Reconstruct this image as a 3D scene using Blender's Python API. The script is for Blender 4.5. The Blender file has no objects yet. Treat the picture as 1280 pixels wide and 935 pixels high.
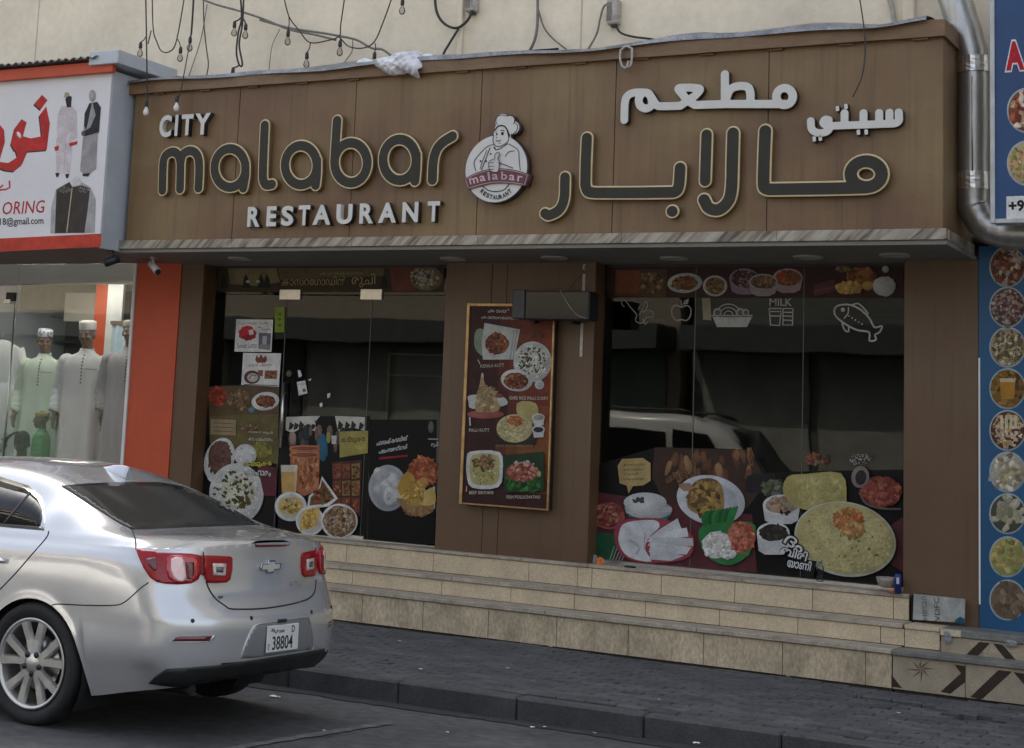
import bpy, bmesh, math, random
import numpy as np
from mathutils import Vector, Matrix
from mathutils.bvhtree import BVHTree
from mathutils.geometry import delaunay_2d_cdt, tessellate_polygon
rnd = random.Random(7)
PI = math.pi
scene = bpy.context.scene
COL = scene.collection

# ------------------------------------------------------------------ camera
# street frame: X along the shop front, Y into the building, Z up, metres, Z = 0 at the foot of the steps
CR = np.array([[0.8452198, 0.5315471, 0.0553283], [-0.0311514, 0.152357, -0.9878345], [-0.5335102, 0.8332137, 0.1453336]])
CP = np.array([4.8775981, -13.6281581, 1.579708]); CF = 2149.6698; CX, CY = 377.261, 222.414
cam = bpy.data.objects.new('camera', bpy.data.cameras.new('camera')); COL.objects.link(cam)
cam.matrix_world = Matrix(((CR[0][0], -CR[1][0], -CR[2][0], CP[0]), (CR[0][1], -CR[1][1], -CR[2][1], CP[1]),
                           (CR[0][2], -CR[1][2], -CR[2][2], CP[2]), (0, 0, 0, 1)))
cam.data.sensor_width = 36; cam.data.lens = 36 * CF / 1280
cam.data.shift_x = (640 - CX) / 1280; cam.data.shift_y = -(467.5 - CY) / 1280
cam.data.clip_start = .1; cam.data.clip_end = 3000
scene.camera = cam

# ------------------------------------------------------------------ light: shop front in open shade, sun behind the building
SUN_EL, SUN_ROT = math.radians(52), math.radians(-28)
world = bpy.data.worlds.new('World'); scene.world = world; world.use_nodes = True
wn = world.node_tree.nodes; wl = world.node_tree.links
bg = wn['Background']; sky = wn.new('ShaderNodeTexSky'); sky.sky_type = 'NISHITA'
sky.sun_disc = False; sky.sun_elevation = SUN_EL; sky.sun_rotation = SUN_ROT
sky.air_density = 1.0; sky.dust_density = 4.0; sky.ozone_density = 1.0
hs = wn.new('ShaderNodeHueSaturation'); hs.inputs['Saturation'].default_value = .5      # hazy Gulf sky
wl.new(sky.outputs[0], hs.inputs['Color']); wl.new(hs.outputs[0], bg.inputs[0]); bg.inputs[1].default_value = 0.13
sl = bpy.data.lights.new('sun', 'SUN'); sl.energy = 4.0; sl.angle = math.radians(.5); sl.color = (1, .93, .83)
so = bpy.data.objects.new('sun', sl); COL.objects.link(so)
sd = Vector((math.sin(SUN_ROT) * math.cos(SUN_EL), math.cos(SUN_ROT) * math.cos(SUN_EL), math.sin(SUN_EL)))
so.rotation_euler = (-sd).to_track_quat('-Z', 'Y').to_euler()
scene.view_settings.view_transform = 'Standard'; scene.view_settings.look = 'None'
scene.view_settings.gamma = 1; scene.view_settings.exposure = 1.55
scene.cycles.max_bounces = 8; scene.cycles.transparent_max_bounces = 12

# ------------------------------------------------------------------ helpers
def ray(px, py):
    return CR.T @ np.array([(px - CX) / CF, (py - CY) / CF, 1.0])
def at(px, py, Y):            # survey: point of the photograph on the plane Y = const (real distance)
    d = ray(px, py); p = CP + d * (Y - CP[1]) / d[1]; return Vector(p)
def atz(px, py, Z):
    d = ray(px, py); p = CP + d * (Z - CP[2]) / d[2]; return Vector(p)
def atx(px, py, X):
    d = ray(px, py); p = CP + d * (X - CP[0]) / d[0]; return Vector(p)

MATS = {}
def mat(name, col, rough=.55, metal=0, var=.12, scale=6, bump=0, bscale=60, stretch=None, spec=.5, coat=0, fine=0, det=6):
    if name in MATS: return MATS[name]
    m = bpy.data.materials.new(name); m.use_nodes = True; MATS[name] = m
    n, l = m.node_tree.nodes, m.node_tree.links; b = n['Principled BSDF']
    b.inputs['Roughness'].default_value = rough; b.inputs['Metallic'].default_value = metal
    b.inputs['Specular IOR Level'].default_value = spec; b.inputs['Coat Weight'].default_value = coat
    b.inputs['Coat Roughness'].default_value = .04
    b.inputs['Base Color'].default_value = (*col, 1)
    g = n.new('ShaderNodeNewGeometry'); src = g.outputs['Position']
    if stretch:
        mp = n.new('ShaderNodeMapping'); mp.inputs['Scale'].default_value = stretch; l.new(src, mp.inputs[0]); src = mp.outputs[0]
    if var:
        t = n.new('ShaderNodeTexNoise'); t.inputs['Scale'].default_value = scale; t.inputs['Detail'].default_value = det
        t.inputs['Roughness'].default_value = .65; l.new(src, t.inputs['Vector'])
        r = n.new('ShaderNodeValToRGB'); e = r.color_ramp.elements
        e[0].position = .3; e[1].position = .7
        e[0].color = (*[c * (1 - var) for c in col], 1); e[1].color = (*[min(1, c * (1 + var)) for c in col], 1)
        l.new(t.outputs[0], r.inputs[0]); out = r.outputs[0]
        if fine:
            t2 = n.new('ShaderNodeTexNoise'); t2.inputs['Scale'].default_value = scale * 14; t2.inputs['Detail'].default_value = 4
            l.new(src, t2.inputs['Vector']); mr = n.new('ShaderNodeMapRange')
            mr.inputs['From Min'].default_value = .3; mr.inputs['From Max'].default_value = .7
            mr.inputs['To Min'].default_value = 1 - fine; mr.inputs['To Max'].default_value = 1 + fine * .5
            l.new(t2.outputs[0], mr.inputs[0])
            mx = n.new('ShaderNodeMix'); mx.data_type = 'RGBA'; mx.blend_type = 'MULTIPLY'; mx.inputs[0].default_value = 1
            l.new(out, mx.inputs[6]); l.new(mr.outputs[0], mx.inputs[7]); out = mx.outputs[2]
        l.new(out, b.inputs['Base Color'])
    if bump:
        t3 = n.new('ShaderNodeTexNoise'); t3.inputs['Scale'].default_value = bscale; t3.inputs['Detail'].default_value = 5
        l.new(src, t3.inputs['Vector'])
        bp = n.new('ShaderNodeBump'); bp.inputs['Strength'].default_value = bump; bp.inputs['Distance'].default_value = .01
        l.new(t3.outputs[0], bp.inputs['Height']); l.new(bp.outputs[0], b.inputs['Normal'])
    return m

def glass(name, tint, gloss=1.0, ior=1.5):
    m = bpy.data.materials.new(name); m.use_nodes = True; n, l = m.node_tree.nodes, m.node_tree.links
    for x in list(n): n.remove(x)
    o = n.new('ShaderNodeOutputMaterial'); t = n.new('ShaderNodeBsdfTransparent'); t.inputs[0].default_value = (*tint, 1)
    g = n.new('ShaderNodeBsdfGlossy'); g.inputs['Roughness'].default_value = .012; g.inputs[0].default_value = (gloss, gloss, gloss, 1)
    f = n.new('ShaderNodeFresnel'); f.inputs[0].default_value = ior; mx = n.new('ShaderNodeMixShader')
    nt = n.new('ShaderNodeTexNoise'); nt.inputs['Scale'].default_value = .9; ge = n.new('ShaderNodeNewGeometry'); l.new(ge.outputs['Position'], nt.inputs['Vector'])
    bp = n.new('ShaderNodeBump'); bp.inputs['Strength'].default_value = .03; bp.inputs['Distance'].default_value = .05
    l.new(nt.outputs[0], bp.inputs['Height']); l.new(bp.outputs[0], g.inputs['Normal'])
    l.new(f.outputs[0], mx.inputs[0]); l.new(t.outputs[0], mx.inputs[1]); l.new(g.outputs[0], mx.inputs[2]); l.new(mx.outputs[0], o.inputs[0])
    MATS[name] = m; return m

def printmat(name='printed_vinyl', rough=.45, blot=.22):
    m = bpy.data.materials.new(name); m.use_nodes = True; n, l = m.node_tree.nodes, m.node_tree.links; b = n['Principled BSDF']
    b.inputs['Roughness'].default_value = rough; b.inputs['Specular IOR Level'].default_value = .18
    a = n.new('ShaderNodeVertexColor'); a.layer_name = 'Col'
    g = n.new('ShaderNodeNewGeometry'); t = n.new('ShaderNodeTexNoise'); t.inputs['Scale'].default_value = 55; t.inputs['Detail'].default_value = 6
    l.new(g.outputs['Position'], t.inputs['Vector']); mr = n.new('ShaderNodeMapRange')
    mr.inputs['From Min'].default_value = .3; mr.inputs['From Max'].default_value = .7; mr.inputs['To Min'].default_value = .86; mr.inputs['To Max'].default_value = 1.08
    l.new(t.outputs[0], mr.inputs[0]); mx = n.new('ShaderNodeMix'); mx.data_type = 'RGBA'; mx.blend_type = 'MULTIPLY'; mx.inputs[0].default_value = 1
    l.new(a.outputs[0], mx.inputs[6]); l.new(mr.outputs[0], mx.inputs[7])
    t2 = n.new('ShaderNodeTexNoise'); t2.inputs['Scale'].default_value = 9; t2.inputs['Detail'].default_value = 5; l.new(g.outputs['Position'], t2.inputs['Vector'])
    m2 = n.new('ShaderNodeMapRange'); m2.inputs['From Min'].default_value = .3; m2.inputs['From Max'].default_value = .7; m2.inputs['To Min'].default_value = 1 - blot; m2.inputs['To Max'].default_value = 1 + blot * .6; l.new(t2.outputs[0], m2.inputs[0])
    mx2 = n.new('ShaderNodeMix'); mx2.data_type = 'RGBA'; mx2.blend_type = 'MULTIPLY'; mx2.inputs[0].default_value = 1; l.new(mx.outputs[2], mx2.inputs[6]); l.new(m2.outputs[0], mx2.inputs[7]); l.new(mx2.outputs[2], b.inputs['Base Color'])
    return m

def link(name, me, parent=None, label=None, cat=None, group=None, kind=None, mats=None, smooth=False):
    o = bpy.data.objects.new(name, me); COL.objects.link(o)
    if parent: o.parent = parent
    if label: o['label'] = label
    if cat: o['category'] = cat
    if group: o['group'] = group
    if kind: o['kind'] = kind
    if mats is not None and me is not None:
        for m in (mats if isinstance(mats, (list, tuple)) else [mats]): me.materials.append(m)
    if smooth and me is not None:
        me.polygons.foreach_set('use_smooth', [True] * len(me.polygons))
    return o
def thing(name, label, cat, loc=(0, 0, 0), rz=0, group=None):
    o = link(name, None, None, label, cat, group); o.location = loc; o.rotation_euler = (0, 0, rz); o.empty_display_size = .1; return o
def pyd(name, v, f):
    me = bpy.data.meshes.new(name); me.from_pydata([tuple(x) for x in v], [], f); me.update(); return me
def bmm(name, bm, sharp=None):
    me = bpy.data.meshes.new(name); bm.normal_update(); bm.to_mesh(me); bm.free()
    return me
def box(bm, x0, x1, y0, y1, z0, z1, bev=0, mi=0):
    vs = [bm.verts.new(p) for p in ((x0, y0, z0), (x1, y0, z0), (x1, y1, z0), (x0, y1, z0), (x0, y0, z1), (x1, y0, z1), (x1, y1, z1), (x0, y1, z1))]
    fs = [bm.faces.new([vs[i] for i in q]) for q in ((0, 3, 2, 1), (4, 5, 6, 7), (0, 1, 5, 4), (1, 2, 6, 5), (2, 3, 7, 6), (3, 0, 4, 7))]
    for f in fs: f.material_index = mi
    if bev:
        es = list({e for f in fs for e in f.edges})
        bmesh.ops.bevel(bm, geom=es, offset=bev, segments=1, affect='EDGES', profile=.5)
def mbox(name, x0, x1, y0, y1, z0, z1, m, parent=None, bev=0, **k):
    bm = bmesh.new(); box(bm, x0, x1, y0, y1, z0, z1, bev); return link(name, bmm(name, bm), parent, mats=m, **k)
def catmull(pts, n=6, closed=False):
    P = [np.array(p, float) for p in pts]; out = []; N = len(P)
    if N < 3: return [tuple(p) for p in P]
    rng = range(N if closed else N - 1)
    for i in rng:
        p0 = P[(i - 1) % N] if closed or i > 0 else 2 * P[0] - P[1]
        p1, p2 = P[i], P[(i + 1) % N]
        p3 = P[(i + 2) % N] if closed or i + 2 < N else 2 * P[-1] - P[-2]
        for k in range(n):
            t = k / n
            out.append(tuple(.5 * ((2 * p1) + (-p0 + p2) * t + (2 * p0 - 5 * p1 + 4 * p2 - p3) * t * t + (-p0 + 3 * p1 - 3 * p2 + p3) * t ** 3)))
    if not closed: out.append(tuple(P[-1]))
    return out
def tube(bm, pts, r, seg=6, cap=True, mi=0):
    pts = [Vector(p) for p in pts]; rr = r if isinstance(r, (list, tuple)) else [r] * len(pts); rings = []
    d0 = (pts[1] - pts[0]).normalized(); up = Vector((0, 0, 1)) if abs(d0.z) < .9 else Vector((1, 0, 0)); s = d0.cross(up).normalized()
    for i, p in enumerate(pts):
        d = (pts[min(i + 1, len(pts) - 1)] - pts[max(i - 1, 0)])
        d = d.normalized() if d.length > 1e-9 else d0
        s = (s - d * s.dot(d)); s = s.normalized() if s.length > 1e-6 else d.orthogonal().normalized()
        t = d.cross(s)
        rings.append([bm.verts.new(p + (s * math.cos(2 * PI * k / seg) + t * math.sin(2 * PI * k / seg)) * rr[i]) for k in range(seg)])
    for a, b in zip(rings, rings[1:]):
        for k in range(seg):
            f = bm.faces.new((a[k], a[(k + 1) % seg], b[(k + 1) % seg], b[k])); f.smooth = True; f.material_index = mi
    if cap:
        f = bm.faces.new(rings[0][::-1]); f.material_index = mi; f = bm.faces.new(rings[-1]); f.material_index = mi
def mtube(name, pts, r, m, parent=None, seg=6, **k):
    bm = bmesh.new(); tube(bm, pts, r, seg); return link(name, bmm(name, bm), parent, mats=m, **k)
def rings(bm, rows, closed=True, cap0=False, cap1=False, smooth=True, mi=0):
    R_ = [[bm.verts.new(p) for p in row] for row in rows]
    for a, b in zip(R_, R_[1:]):
        n = len(a)
        for k in range(n if closed else n - 1):
            f = bm.faces.new((a[k], a[(k + 1) % n], b[(k + 1) % n], b[k])); f.smooth = smooth; f.material_index = mi
    if cap0: bm.faces.new(R_[0][::-1]).material_index = mi
    if cap1: bm.faces.new(R_[-1]).material_index = mi
    return R_
def lathe(name, prof, m, parent=None, loc=(0, 0, 0), seg=16, axis='z', **k):
    bm = bmesh.new(); rows = []
    for r, h in prof:
        row = []
        for i in range(seg):
            c, s = math.cos(2 * PI * i / seg) * max(r, 1e-4), math.sin(2 * PI * i / seg) * max(r, 1e-4)
            q = (c, s, h) if axis == 'z' else ((c, -h, s) if axis == 'y' else (h, c, s))
            row.append((q[0] + loc[0], q[1] + loc[1], q[2] + loc[2]))
        rows.append(row)
    rings(bm, rows, True, True, True); bmesh.ops.recalc_face_normals(bm, faces=bm.faces)
    return link(name, bmm(name, bm), parent, mats=m, **k)

# ---- flat outlines -> solids (letters, plates): distance field round a skeleton, traced by marching squares
def sdf_loops(strokes, r, res=.005, square=False):
    """strokes: list of (polyline[(x,z)], radius or None). returns closed loops"""
    allp = np.array([p for s, _ in strokes for p in s]); pad = max(r, max((q or r) for _, q in strokes)) + 3 * res
    x0, z0 = allp.min(0) - pad; x1, z1 = allp.max(0) + pad
    nx, nz = int((x1 - x0) / res) + 2, int((z1 - z0) / res) + 2
    gx, gz = np.meshgrid(x0 + np.arange(nx) * res, z0 + np.arange(nz) * res, indexing='ij')
    D = np.full(gx.shape, 1e9)
    for s, q in strokes:
        q = q or r
        if len(s) == 1: s = [s[0], (s[0][0] + 1e-4, s[0][1])]
        for (ax, az), (bx, bz) in zip(s, s[1:]):
            dx, dz = bx - ax, bz - az; L = dx * dx + dz * dz + 1e-12
            if square:
                ln = math.sqrt(L); ux, uz = dx / ln, dz / ln
                u = (gx - ax) * ux + (gz - az) * uz; w = np.abs((gx - ax) * -uz + (gz - az) * ux)
                du = np.maximum(-u, u - ln); d = np.maximum(du - q * .15, w - q)
            else:
                t = np.clip(((gx - ax) * dx + (gz - az) * dz) / L, 0, 1)
                d = np.hypot(gx - ax - t * dx, gz - az - t * dz) - q
            D = np.minimum(D, d)
        if square:
            for (ax, az) in s[1:-1]: D = np.minimum(D, np.hypot(gx - ax, gz - az) - q)
    return march(D, x0, z0, res)
def march(D, x0, z0, res):
    nx, nz = D.shape; I = D < 0; segs = {}
    act = np.argwhere((I[:-1, :-1].astype(int) + I[1:, :-1] + I[:-1, 1:] + I[1:, 1:]) % 4 != 0)
    P = {}
    def ept(a, b):
        k = (a, b) if a < b else (b, a)
        if k not in P:
            va, vb = D[k[0]], D[k[1]]; t = va / (va - vb)
            P[k] = (x0 + (k[0][0] + t * (k[1][0] - k[0][0])) * res, z0 + (k[0][1] + t * (k[1][1] - k[0][1])) * res)
        return k
    for i, j in act:
        i, j = int(i), int(j); c = [(i, j), (i + 1, j), (i + 1, j + 1), (i, j + 1)]; ins = [I[q] for q in c]; ed = []
        for k in range(4):
            a, b = k, (k + 1) % 4
            if ins[a] != ins[b]: ed.append((ept(c[a], c[b]), ins[a]))
        if len(ed) == 2:
            (e0, i0), (e1, i1) = ed
            if i0: segs[e0] = e1
            else: segs[e1] = e0
        elif len(ed) == 4:
            for q in range(4):
                if ed[q][1]: segs[ed[q][0]] = ed[(q + 1) % 4][0] if False else ed[(q - 1) % 4][0]
    loops = []; used = set()
    for st in list(segs):
        if st in used: continue
        lp = []; k = st
        while k not in used and k in segs:
            used.add(k); lp.append(P[k]); k = segs[k]
        if len(lp) > 6:
            # thin out nearly straight runs
            q = [lp[0]]
            for a in range(1, len(lp) - 1):
                v1 = np.subtract(lp[a], q[-1]); v2 = np.subtract(lp[a + 1], lp[a]); cr = abs(v1[0] * v2[1] - v1[1] * v2[0])
                if cr > .02 * res * (np.hypot(*v1)) or np.hypot(*v1) > 14 * res: q.append(lp[a])
            loops.append(q)
    return loops
def loops_mesh(name, loops, depth, bevel=0):
    """fill closed 2-D loops (even-odd), give them thickness, stand them up facing -Y with the back at y = 0"""
    cu = bpy.data.curves.new(name, 'CURVE'); cu.dimensions = '2D'; cu.fill_mode = 'BOTH'
    cu.extrude = max(depth / 2 - bevel, 0); cu.bevel_depth = bevel; cu.bevel_resolution = 1
    for lp in loops:
        sp = cu.splines.new('POLY'); sp.points.add(len(lp) - 1)
        sp.points.foreach_set('co', [c for p in lp for c in (p[0], p[1], 0, 1)]); sp.use_cyclic_u = True
    o = bpy.data.objects.new(name, cu); COL.objects.link(o); me = bpy.data.meshes.new_from_object(o)
    bpy.data.objects.remove(o); me.transform(Matrix(((1, 0, 0, 0), (0, 0, -1, -depth / 2), (0, 1, 0, 0), (0, 0, 0, 1)))); me.name = name
    bm = bmesh.new(); bm.from_mesh(me); bmesh.ops.remove_doubles(bm, verts=bm.verts, dist=1e-6); bmesh.ops.recalc_face_normals(bm, faces=bm.faces); bm.to_mesh(me); bm.free()
    return me
_fonts = {}
def text_tris(s, bold=0.0, res=2):
    k = (s, bold, res)
    if k in _fonts: return _fonts[k]
    c = bpy.data.curves.new('t', 'FONT'); c.body = s; c.resolution_u = res; c.offset = bold
    o = bpy.data.objects.new('t', c); COL.objects.link(o); bpy.context.view_layer.update()
    me = bpy.data.meshes.new_from_object(o); bpy.data.objects.remove(o)
    v = np.array([x.co[:2] for x in me.vertices]) if len(me.vertices) else np.zeros((0, 2)); f = [tuple(p.vertices) for p in me.polygons]
    _fonts[k] = (v, f); return v, f
def text_solid(name, s, depth, bold=0.0, bevel=0):
    c = bpy.data.curves.new('t', 'FONT'); c.body = s; c.resolution_u = 4; c.offset = bold; c.extrude = .5
    o = bpy.data.objects.new('t', c); COL.objects.link(o); me = bpy.data.meshes.new_from_object(o); bpy.data.objects.remove(o)
    me.name = name; return me

# ---- flat print: coloured polygons in thin steps on one plane, one mesh per film or poster
PRINT = printmat()
class Print:
    def __init__(s, Y, dz=.00012): s.Y = Y; s.dz = dz; s.v = []; s.f = []; s.c = []; s.k = 1
    def P(s, p):
        q = at(p[0], p[1], s.Y); return (q.x, q.z)
    def raw(s, xz, faces, col, step=1):
        b = len(s.v); y = s.Y - s.k * s.dz; s.v += [(x, y, z) for x, z in xz]
        s.f += [tuple(b + i for i in f) for f in faces]; s.c += [col] * len(faces) if not isinstance(col, list) else [[col[i] for i in f] for f in faces]; s.k += step
    def poly(s, pts, col, px=True, step=1):
        q = [s.P(p) for p in pts] if px else list(pts)
        tr = tessellate_polygon([[Vector((x, z, 0)) for x, z in q]]); s.raw(q, tr, col, step)
    def ell(s, cx, cy, rx, ry, col, rot=0, n=26, jit=0, step=1, a0=0, a1=360):
        r = math.radians(rot); pts = []
        for i in range(n if a1 - a0 >= 360 else n + 1):
            t = math.radians(a0 + (a1 - a0) * i / n); k = 1 + rnd.uniform(-jit, jit); x, y = rx * k * math.cos(t), ry * k * math.sin(t)
            pts.append((cx + x * math.cos(r) - y * math.sin(r), cy + x * math.sin(r) + y * math.cos(r)))
        if a1 - a0 < 360: s.poly(pts, col, step=step); return
        q = [s.P((cx, cy))] + [s.P(p) for p in pts]; m = len(pts); cl = [tuple(min(1, c * 1.1) for c in col)]
        for p in pts:         # the picture's own tonal modelling: lit from upper left
            w = .86 + .2 * (-(p[0] - cx) / (abs(rx) + abs(ry)) - (p[1] - cy) / (abs(rx) + abs(ry))); cl.append(tuple(max(0, min(1, c * w)) for c in col))
        s.raw(q, [(0, 1 + i, 1 + (i + 1) % m) for i in range(m)], cl, step)
    def rect(s, x0, y0, x1, y1, col): s.poly([(x0, y0), (x1, y0), (x1, y1), (x0, y1)], col)
    def line(s, pts, w, col, closed=False, step=1):
        if closed: pts = list(pts) + [pts[0]]
        xz = []; fs = []
        for i, p in enumerate(pts):
            a = pts[max(i - 1, 0)]; b = pts[min(i + 1, len(pts) - 1)]
            if closed and i in (0, len(pts) - 1): a, b = pts[-2], pts[1]
            dx, dy = b[0] - a[0], b[1] - a[1]; L = math.hypot(dx, dy) or 1
            for sg in (1, -1): xz.append(s.P((p[0] - dy / L * w / 2 * sg, p[1] + dx / L * w / 2 * sg)))
        for i in range(len(pts) - 1): fs.append((2 * i, 2 * i + 1, 2 * i + 3, 2 * i + 2))
        s.raw(xz, fs, col, step)
    def bits(s, cx, cy, rx, ry, n, size, cols, asp=1.6, rot=0, ang=None, jr=(.62, 1.32)):
        k0 = s.k; r = math.radians(rot); lv = []; n = int(n * 1.7); size *= .8
        for i in range(n):
            t = rnd.uniform(0, 2 * PI); q = math.sqrt(rnd.random()); x, y = rx * q * math.cos(t), ry * q * math.sin(t)
            x, y = cx + x * math.cos(r) - y * math.sin(r), cy + x * math.sin(r) + y * math.cos(r)
            sz = size * rnd.uniform(.6, 1.3); c = rnd.choice(cols); j = rnd.uniform(*jr); R = sz * .6 * max(asp, 1) * 1.26
            for l in range(60):          # lowest layer where it touches nothing
                if l == len(lv): lv.append([])
                if all((x - a) ** 2 + (y - b) ** 2 > (R + d) ** 2 for a, b, d in lv[l]): break
            lv[l].append((x, y, R)); s.k = k0 + l
            m = rnd.randint(5, 7); a = rnd.uniform(0, 360) if ang is None else ang + rnd.uniform(-25, 25)
            s.ell(x, y, sz * asp * .6, sz * .6, tuple(min(1, v * j) for v in c), a, m, .25, step=0)
        s.k = k0 + len(lv)
    def text(s, t, x0, y0, x1, y1, h, col, bold=0.0, shear=0, halo=None, hw=0):
        """t between two baseline points (px), letter box h px high"""
        v, f = text_tris(t, bold)
        if not len(v): return
        if halo is not None:
            v2, f2 = text_tris(t, bold + hw); s._put(v2, f2, v, x0, y0, x1, y1, h, halo, shear)
        s._put(v, f, v, x0, y0, x1, y1, h, col, shear)
    def _put(s, v, f, ref, x0, y0, x1, y1, h, col, shear):
        mn, mx = ref.min(0), ref.max(0); L = math.hypot(x1 - x0, y1 - y0); ux, uy = (x1 - x0) / L, (y1 - y0) / L
        xz = []
        for x, y in v:
            a = (x - mn[0]) / (mx[0] - mn[0]); b = (y - mn[1]) / (mx[1] - mn[1])
            xz.append(s.P((x0 + ux * L * a + uy * h * b + shear * h * b, y0 + uy * L * a - ux * h * b)))
        s.raw(xz, f, col)
    def build(s, name, parent=None, mat=None, **k):
        me = bpy.data.meshes.new(name); me.from_pydata(s.v, [], s.f)
        at_ = me.color_attributes.new('Col', 'FLOAT_COLOR', 'CORNER')
        buf = np.ones((len(me.loops), 4), np.float32); i = 0
        for f, c in zip(s.f, s.c): buf[i:i + len(f), :3] = np.array(c); i += len(f)
        at_.data.foreach_set('color', buf.ravel())
        bm = bmesh.new(); bm.from_mesh(me)
        for f in bm.faces:
            if f.normal.y > 0: f.normal_flip()
        bm.to_mesh(me); bm.free()
        return link(name, me, parent, mats=mat or PRINT, **k)
# ------------------------------------------------------------------ materials of the place
M_asph = mat('asphalt', (.08, .08, .079), .85, var=.42, scale=.9, bump=.6, bscale=170, fine=.35)
M_pave = mat('grey_paver', (.078, .078, .078), .85, var=.36, scale=3.2, bump=.3, bscale=120, fine=.3)
M_joint = mat('sand_joint', (.03, .03, .03), .95, var=.3, scale=20)
M_kerb = mat('kerb_concrete', (.068, .068, .068), .85, var=.3, scale=4, bump=.5, bscale=90, fine=.25)
M_tile = mat('travertine_tile', (.61, .495, .33), .5, var=.13, scale=5, bump=.12, bscale=70, fine=.2)
M_tile2 = mat('stained_travertine_tile', (.53, .43, .285), .55, var=.3, scale=4, bump=.12, bscale=70, fine=.3, stretch=(1, 1, .5))
M_tread = mat('tread_marble', (.42, .36, .28), .45, var=.35, scale=7, bump=.1, bscale=50, fine=.3)
M_grout = mat('dirty_grout', (.05, .042, .032), .9, var=.3, scale=20)
M_clad = None
def fascia_mat(name, c1, c2, dark):
    m = mat(name, c1, .45, var=0, bump=.06, bscale=9); n, l = m.node_tree.nodes, m.node_tree.links; b = n['Principled BSDF']; g = n.new('ShaderNodeNewGeometry')
    def noise(sc, st, det, lo, hi):
        mp = n.new('ShaderNodeMapping'); mp.inputs['Scale'].default_value = st; l.new(g.outputs['Position'], mp.inputs[0]); t = n.new('ShaderNodeTexNoise'); t.inputs['Scale'].default_value = sc; t.inputs['Detail'].default_value = det; l.new(mp.outputs[0], t.inputs['Vector'])
        r = n.new('ShaderNodeMapRange'); r.inputs['From Min'].default_value = lo; r.inputs['From Max'].default_value = hi; l.new(t.outputs[0], r.inputs[0]); return r
    def mix(a, bb, f, mode='MIX'):
        x = n.new('ShaderNodeMix'); x.data_type = 'RGBA'; x.blend_type = mode; l.new(f.outputs[0], x.inputs[0])
        for v, i in ((a, 6), (bb, 7)):
            if isinstance(v, tuple): x.inputs[i].default_value = (*v, 1)
            else: l.new(v, x.inputs[i])
        return x.outputs[2]
    o = mix(c1, c2, noise(.9, (1, 1, 1.3), 4, .35, .65)); gr = noise(5, (5, 5, .3), 6, .3, .9); gr.inputs['To Max'].default_value = .22; o = mix(o, dark, gr)
    st = noise(3, (7, 7, .25), 4, .56, .8); st.inputs['To Max'].default_value = .5; o = mix(o, dark, st)       # rain streaks
    sp = noise(40, (1, 1, 1), 3, .66, .72); sp.inputs['To Max'].default_value = .35; o = mix(o, dark, sp); l.new(o, b.inputs['Base Color']); return m
M_clad2 = fascia_mat('brown_fascia', (.16, .082, .038), (.24, .155, .064), (.05, .03, .018))
M_clad = fascia_mat('brown_cladding', (.12, .062, .03), (.15, .09, .045), (.055, .032, .018))
M_cap = mat('brown_cap', (.2, .115, .055), .5, var=.2, scale=5, stretch=(1, 1, 3), fine=.2)
M_dark = mat('dark_recess', (.012, .011, .011), .8, var=.2)
M_cream = mat('cream_render', (.82, .715, .55), .85, var=.14, scale=.9, bump=.25, bscale=35, fine=.06)
M_soff = mat('soffit_board', (.2, .19, .165), .6, var=.1, scale=3)
M_flash = mat('galvanised_flashing', (.27, .28, .295), .5, .45, var=.45, scale=7, fine=.45)
M_steel = mat('brushed_steel', (.62, .6, .56), .28, 1, var=.1, scale=30)
M_int = mat('dark_interior', (.3, .31, .29), .8, var=.2, scale=2)
M_black = mat('black_plastic', (.014, .015, .016), .45, var=.2, scale=8)
M_orange = mat('orange_paint', (.55, .075, .022), .5, var=.08, scale=2, fine=.05, bump=.05, bscale=15)
M_white = mat('white_paint', (.78, .77, .74), .5, var=.05, scale=3)
G_shop = glass('shop_glass', (.45, .48, .45), .8, 1.45)
G_tail = glass('clear_glass', (.95, .96, .95), .8, 1.4)

def stripes(name):
    m = bpy.data.materials.new(name); m.use_nodes = True; n, l = m.node_tree.nodes, m.node_tree.links; b = n['Principled BSDF']
    g = n.new('ShaderNodeNewGeometry'); mp = n.new('ShaderNodeMapping'); mp.vector_type = 'TEXTURE'; mp.inputs['Rotation'].default_value = (0, math.radians(46), 0); mp.inputs['Scale'].default_value = (1, 1, 9)
    t = n.new('ShaderNodeTexNoise'); t.inputs['Scale'].default_value = 24; t.inputs['Detail'].default_value = 5; t.inputs['Distortion'].default_value = .5
    r = n.new('ShaderNodeValToRGB'); e = r.color_ramp.elements
    e[0].position = .33; e[0].color = (.085, .068, .05, 1); e[1].position = .66; e[1].color = (.42, .38, .31, 1)
    x = e.new(.45); x.color = (.24, .2, .15, 1)
    l.new(g.outputs['Position'], mp.inputs[0]); l.new(mp.outputs[0], t.inputs['Vector']); l.new(t.outputs[0], r.inputs[0]); l.new(r.outputs[0], b.inputs['Base Color'])
    b.inputs['Roughness'].default_value = .3; MATS[name] = m; return m
M_trim = stripes('striped_marble')

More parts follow.
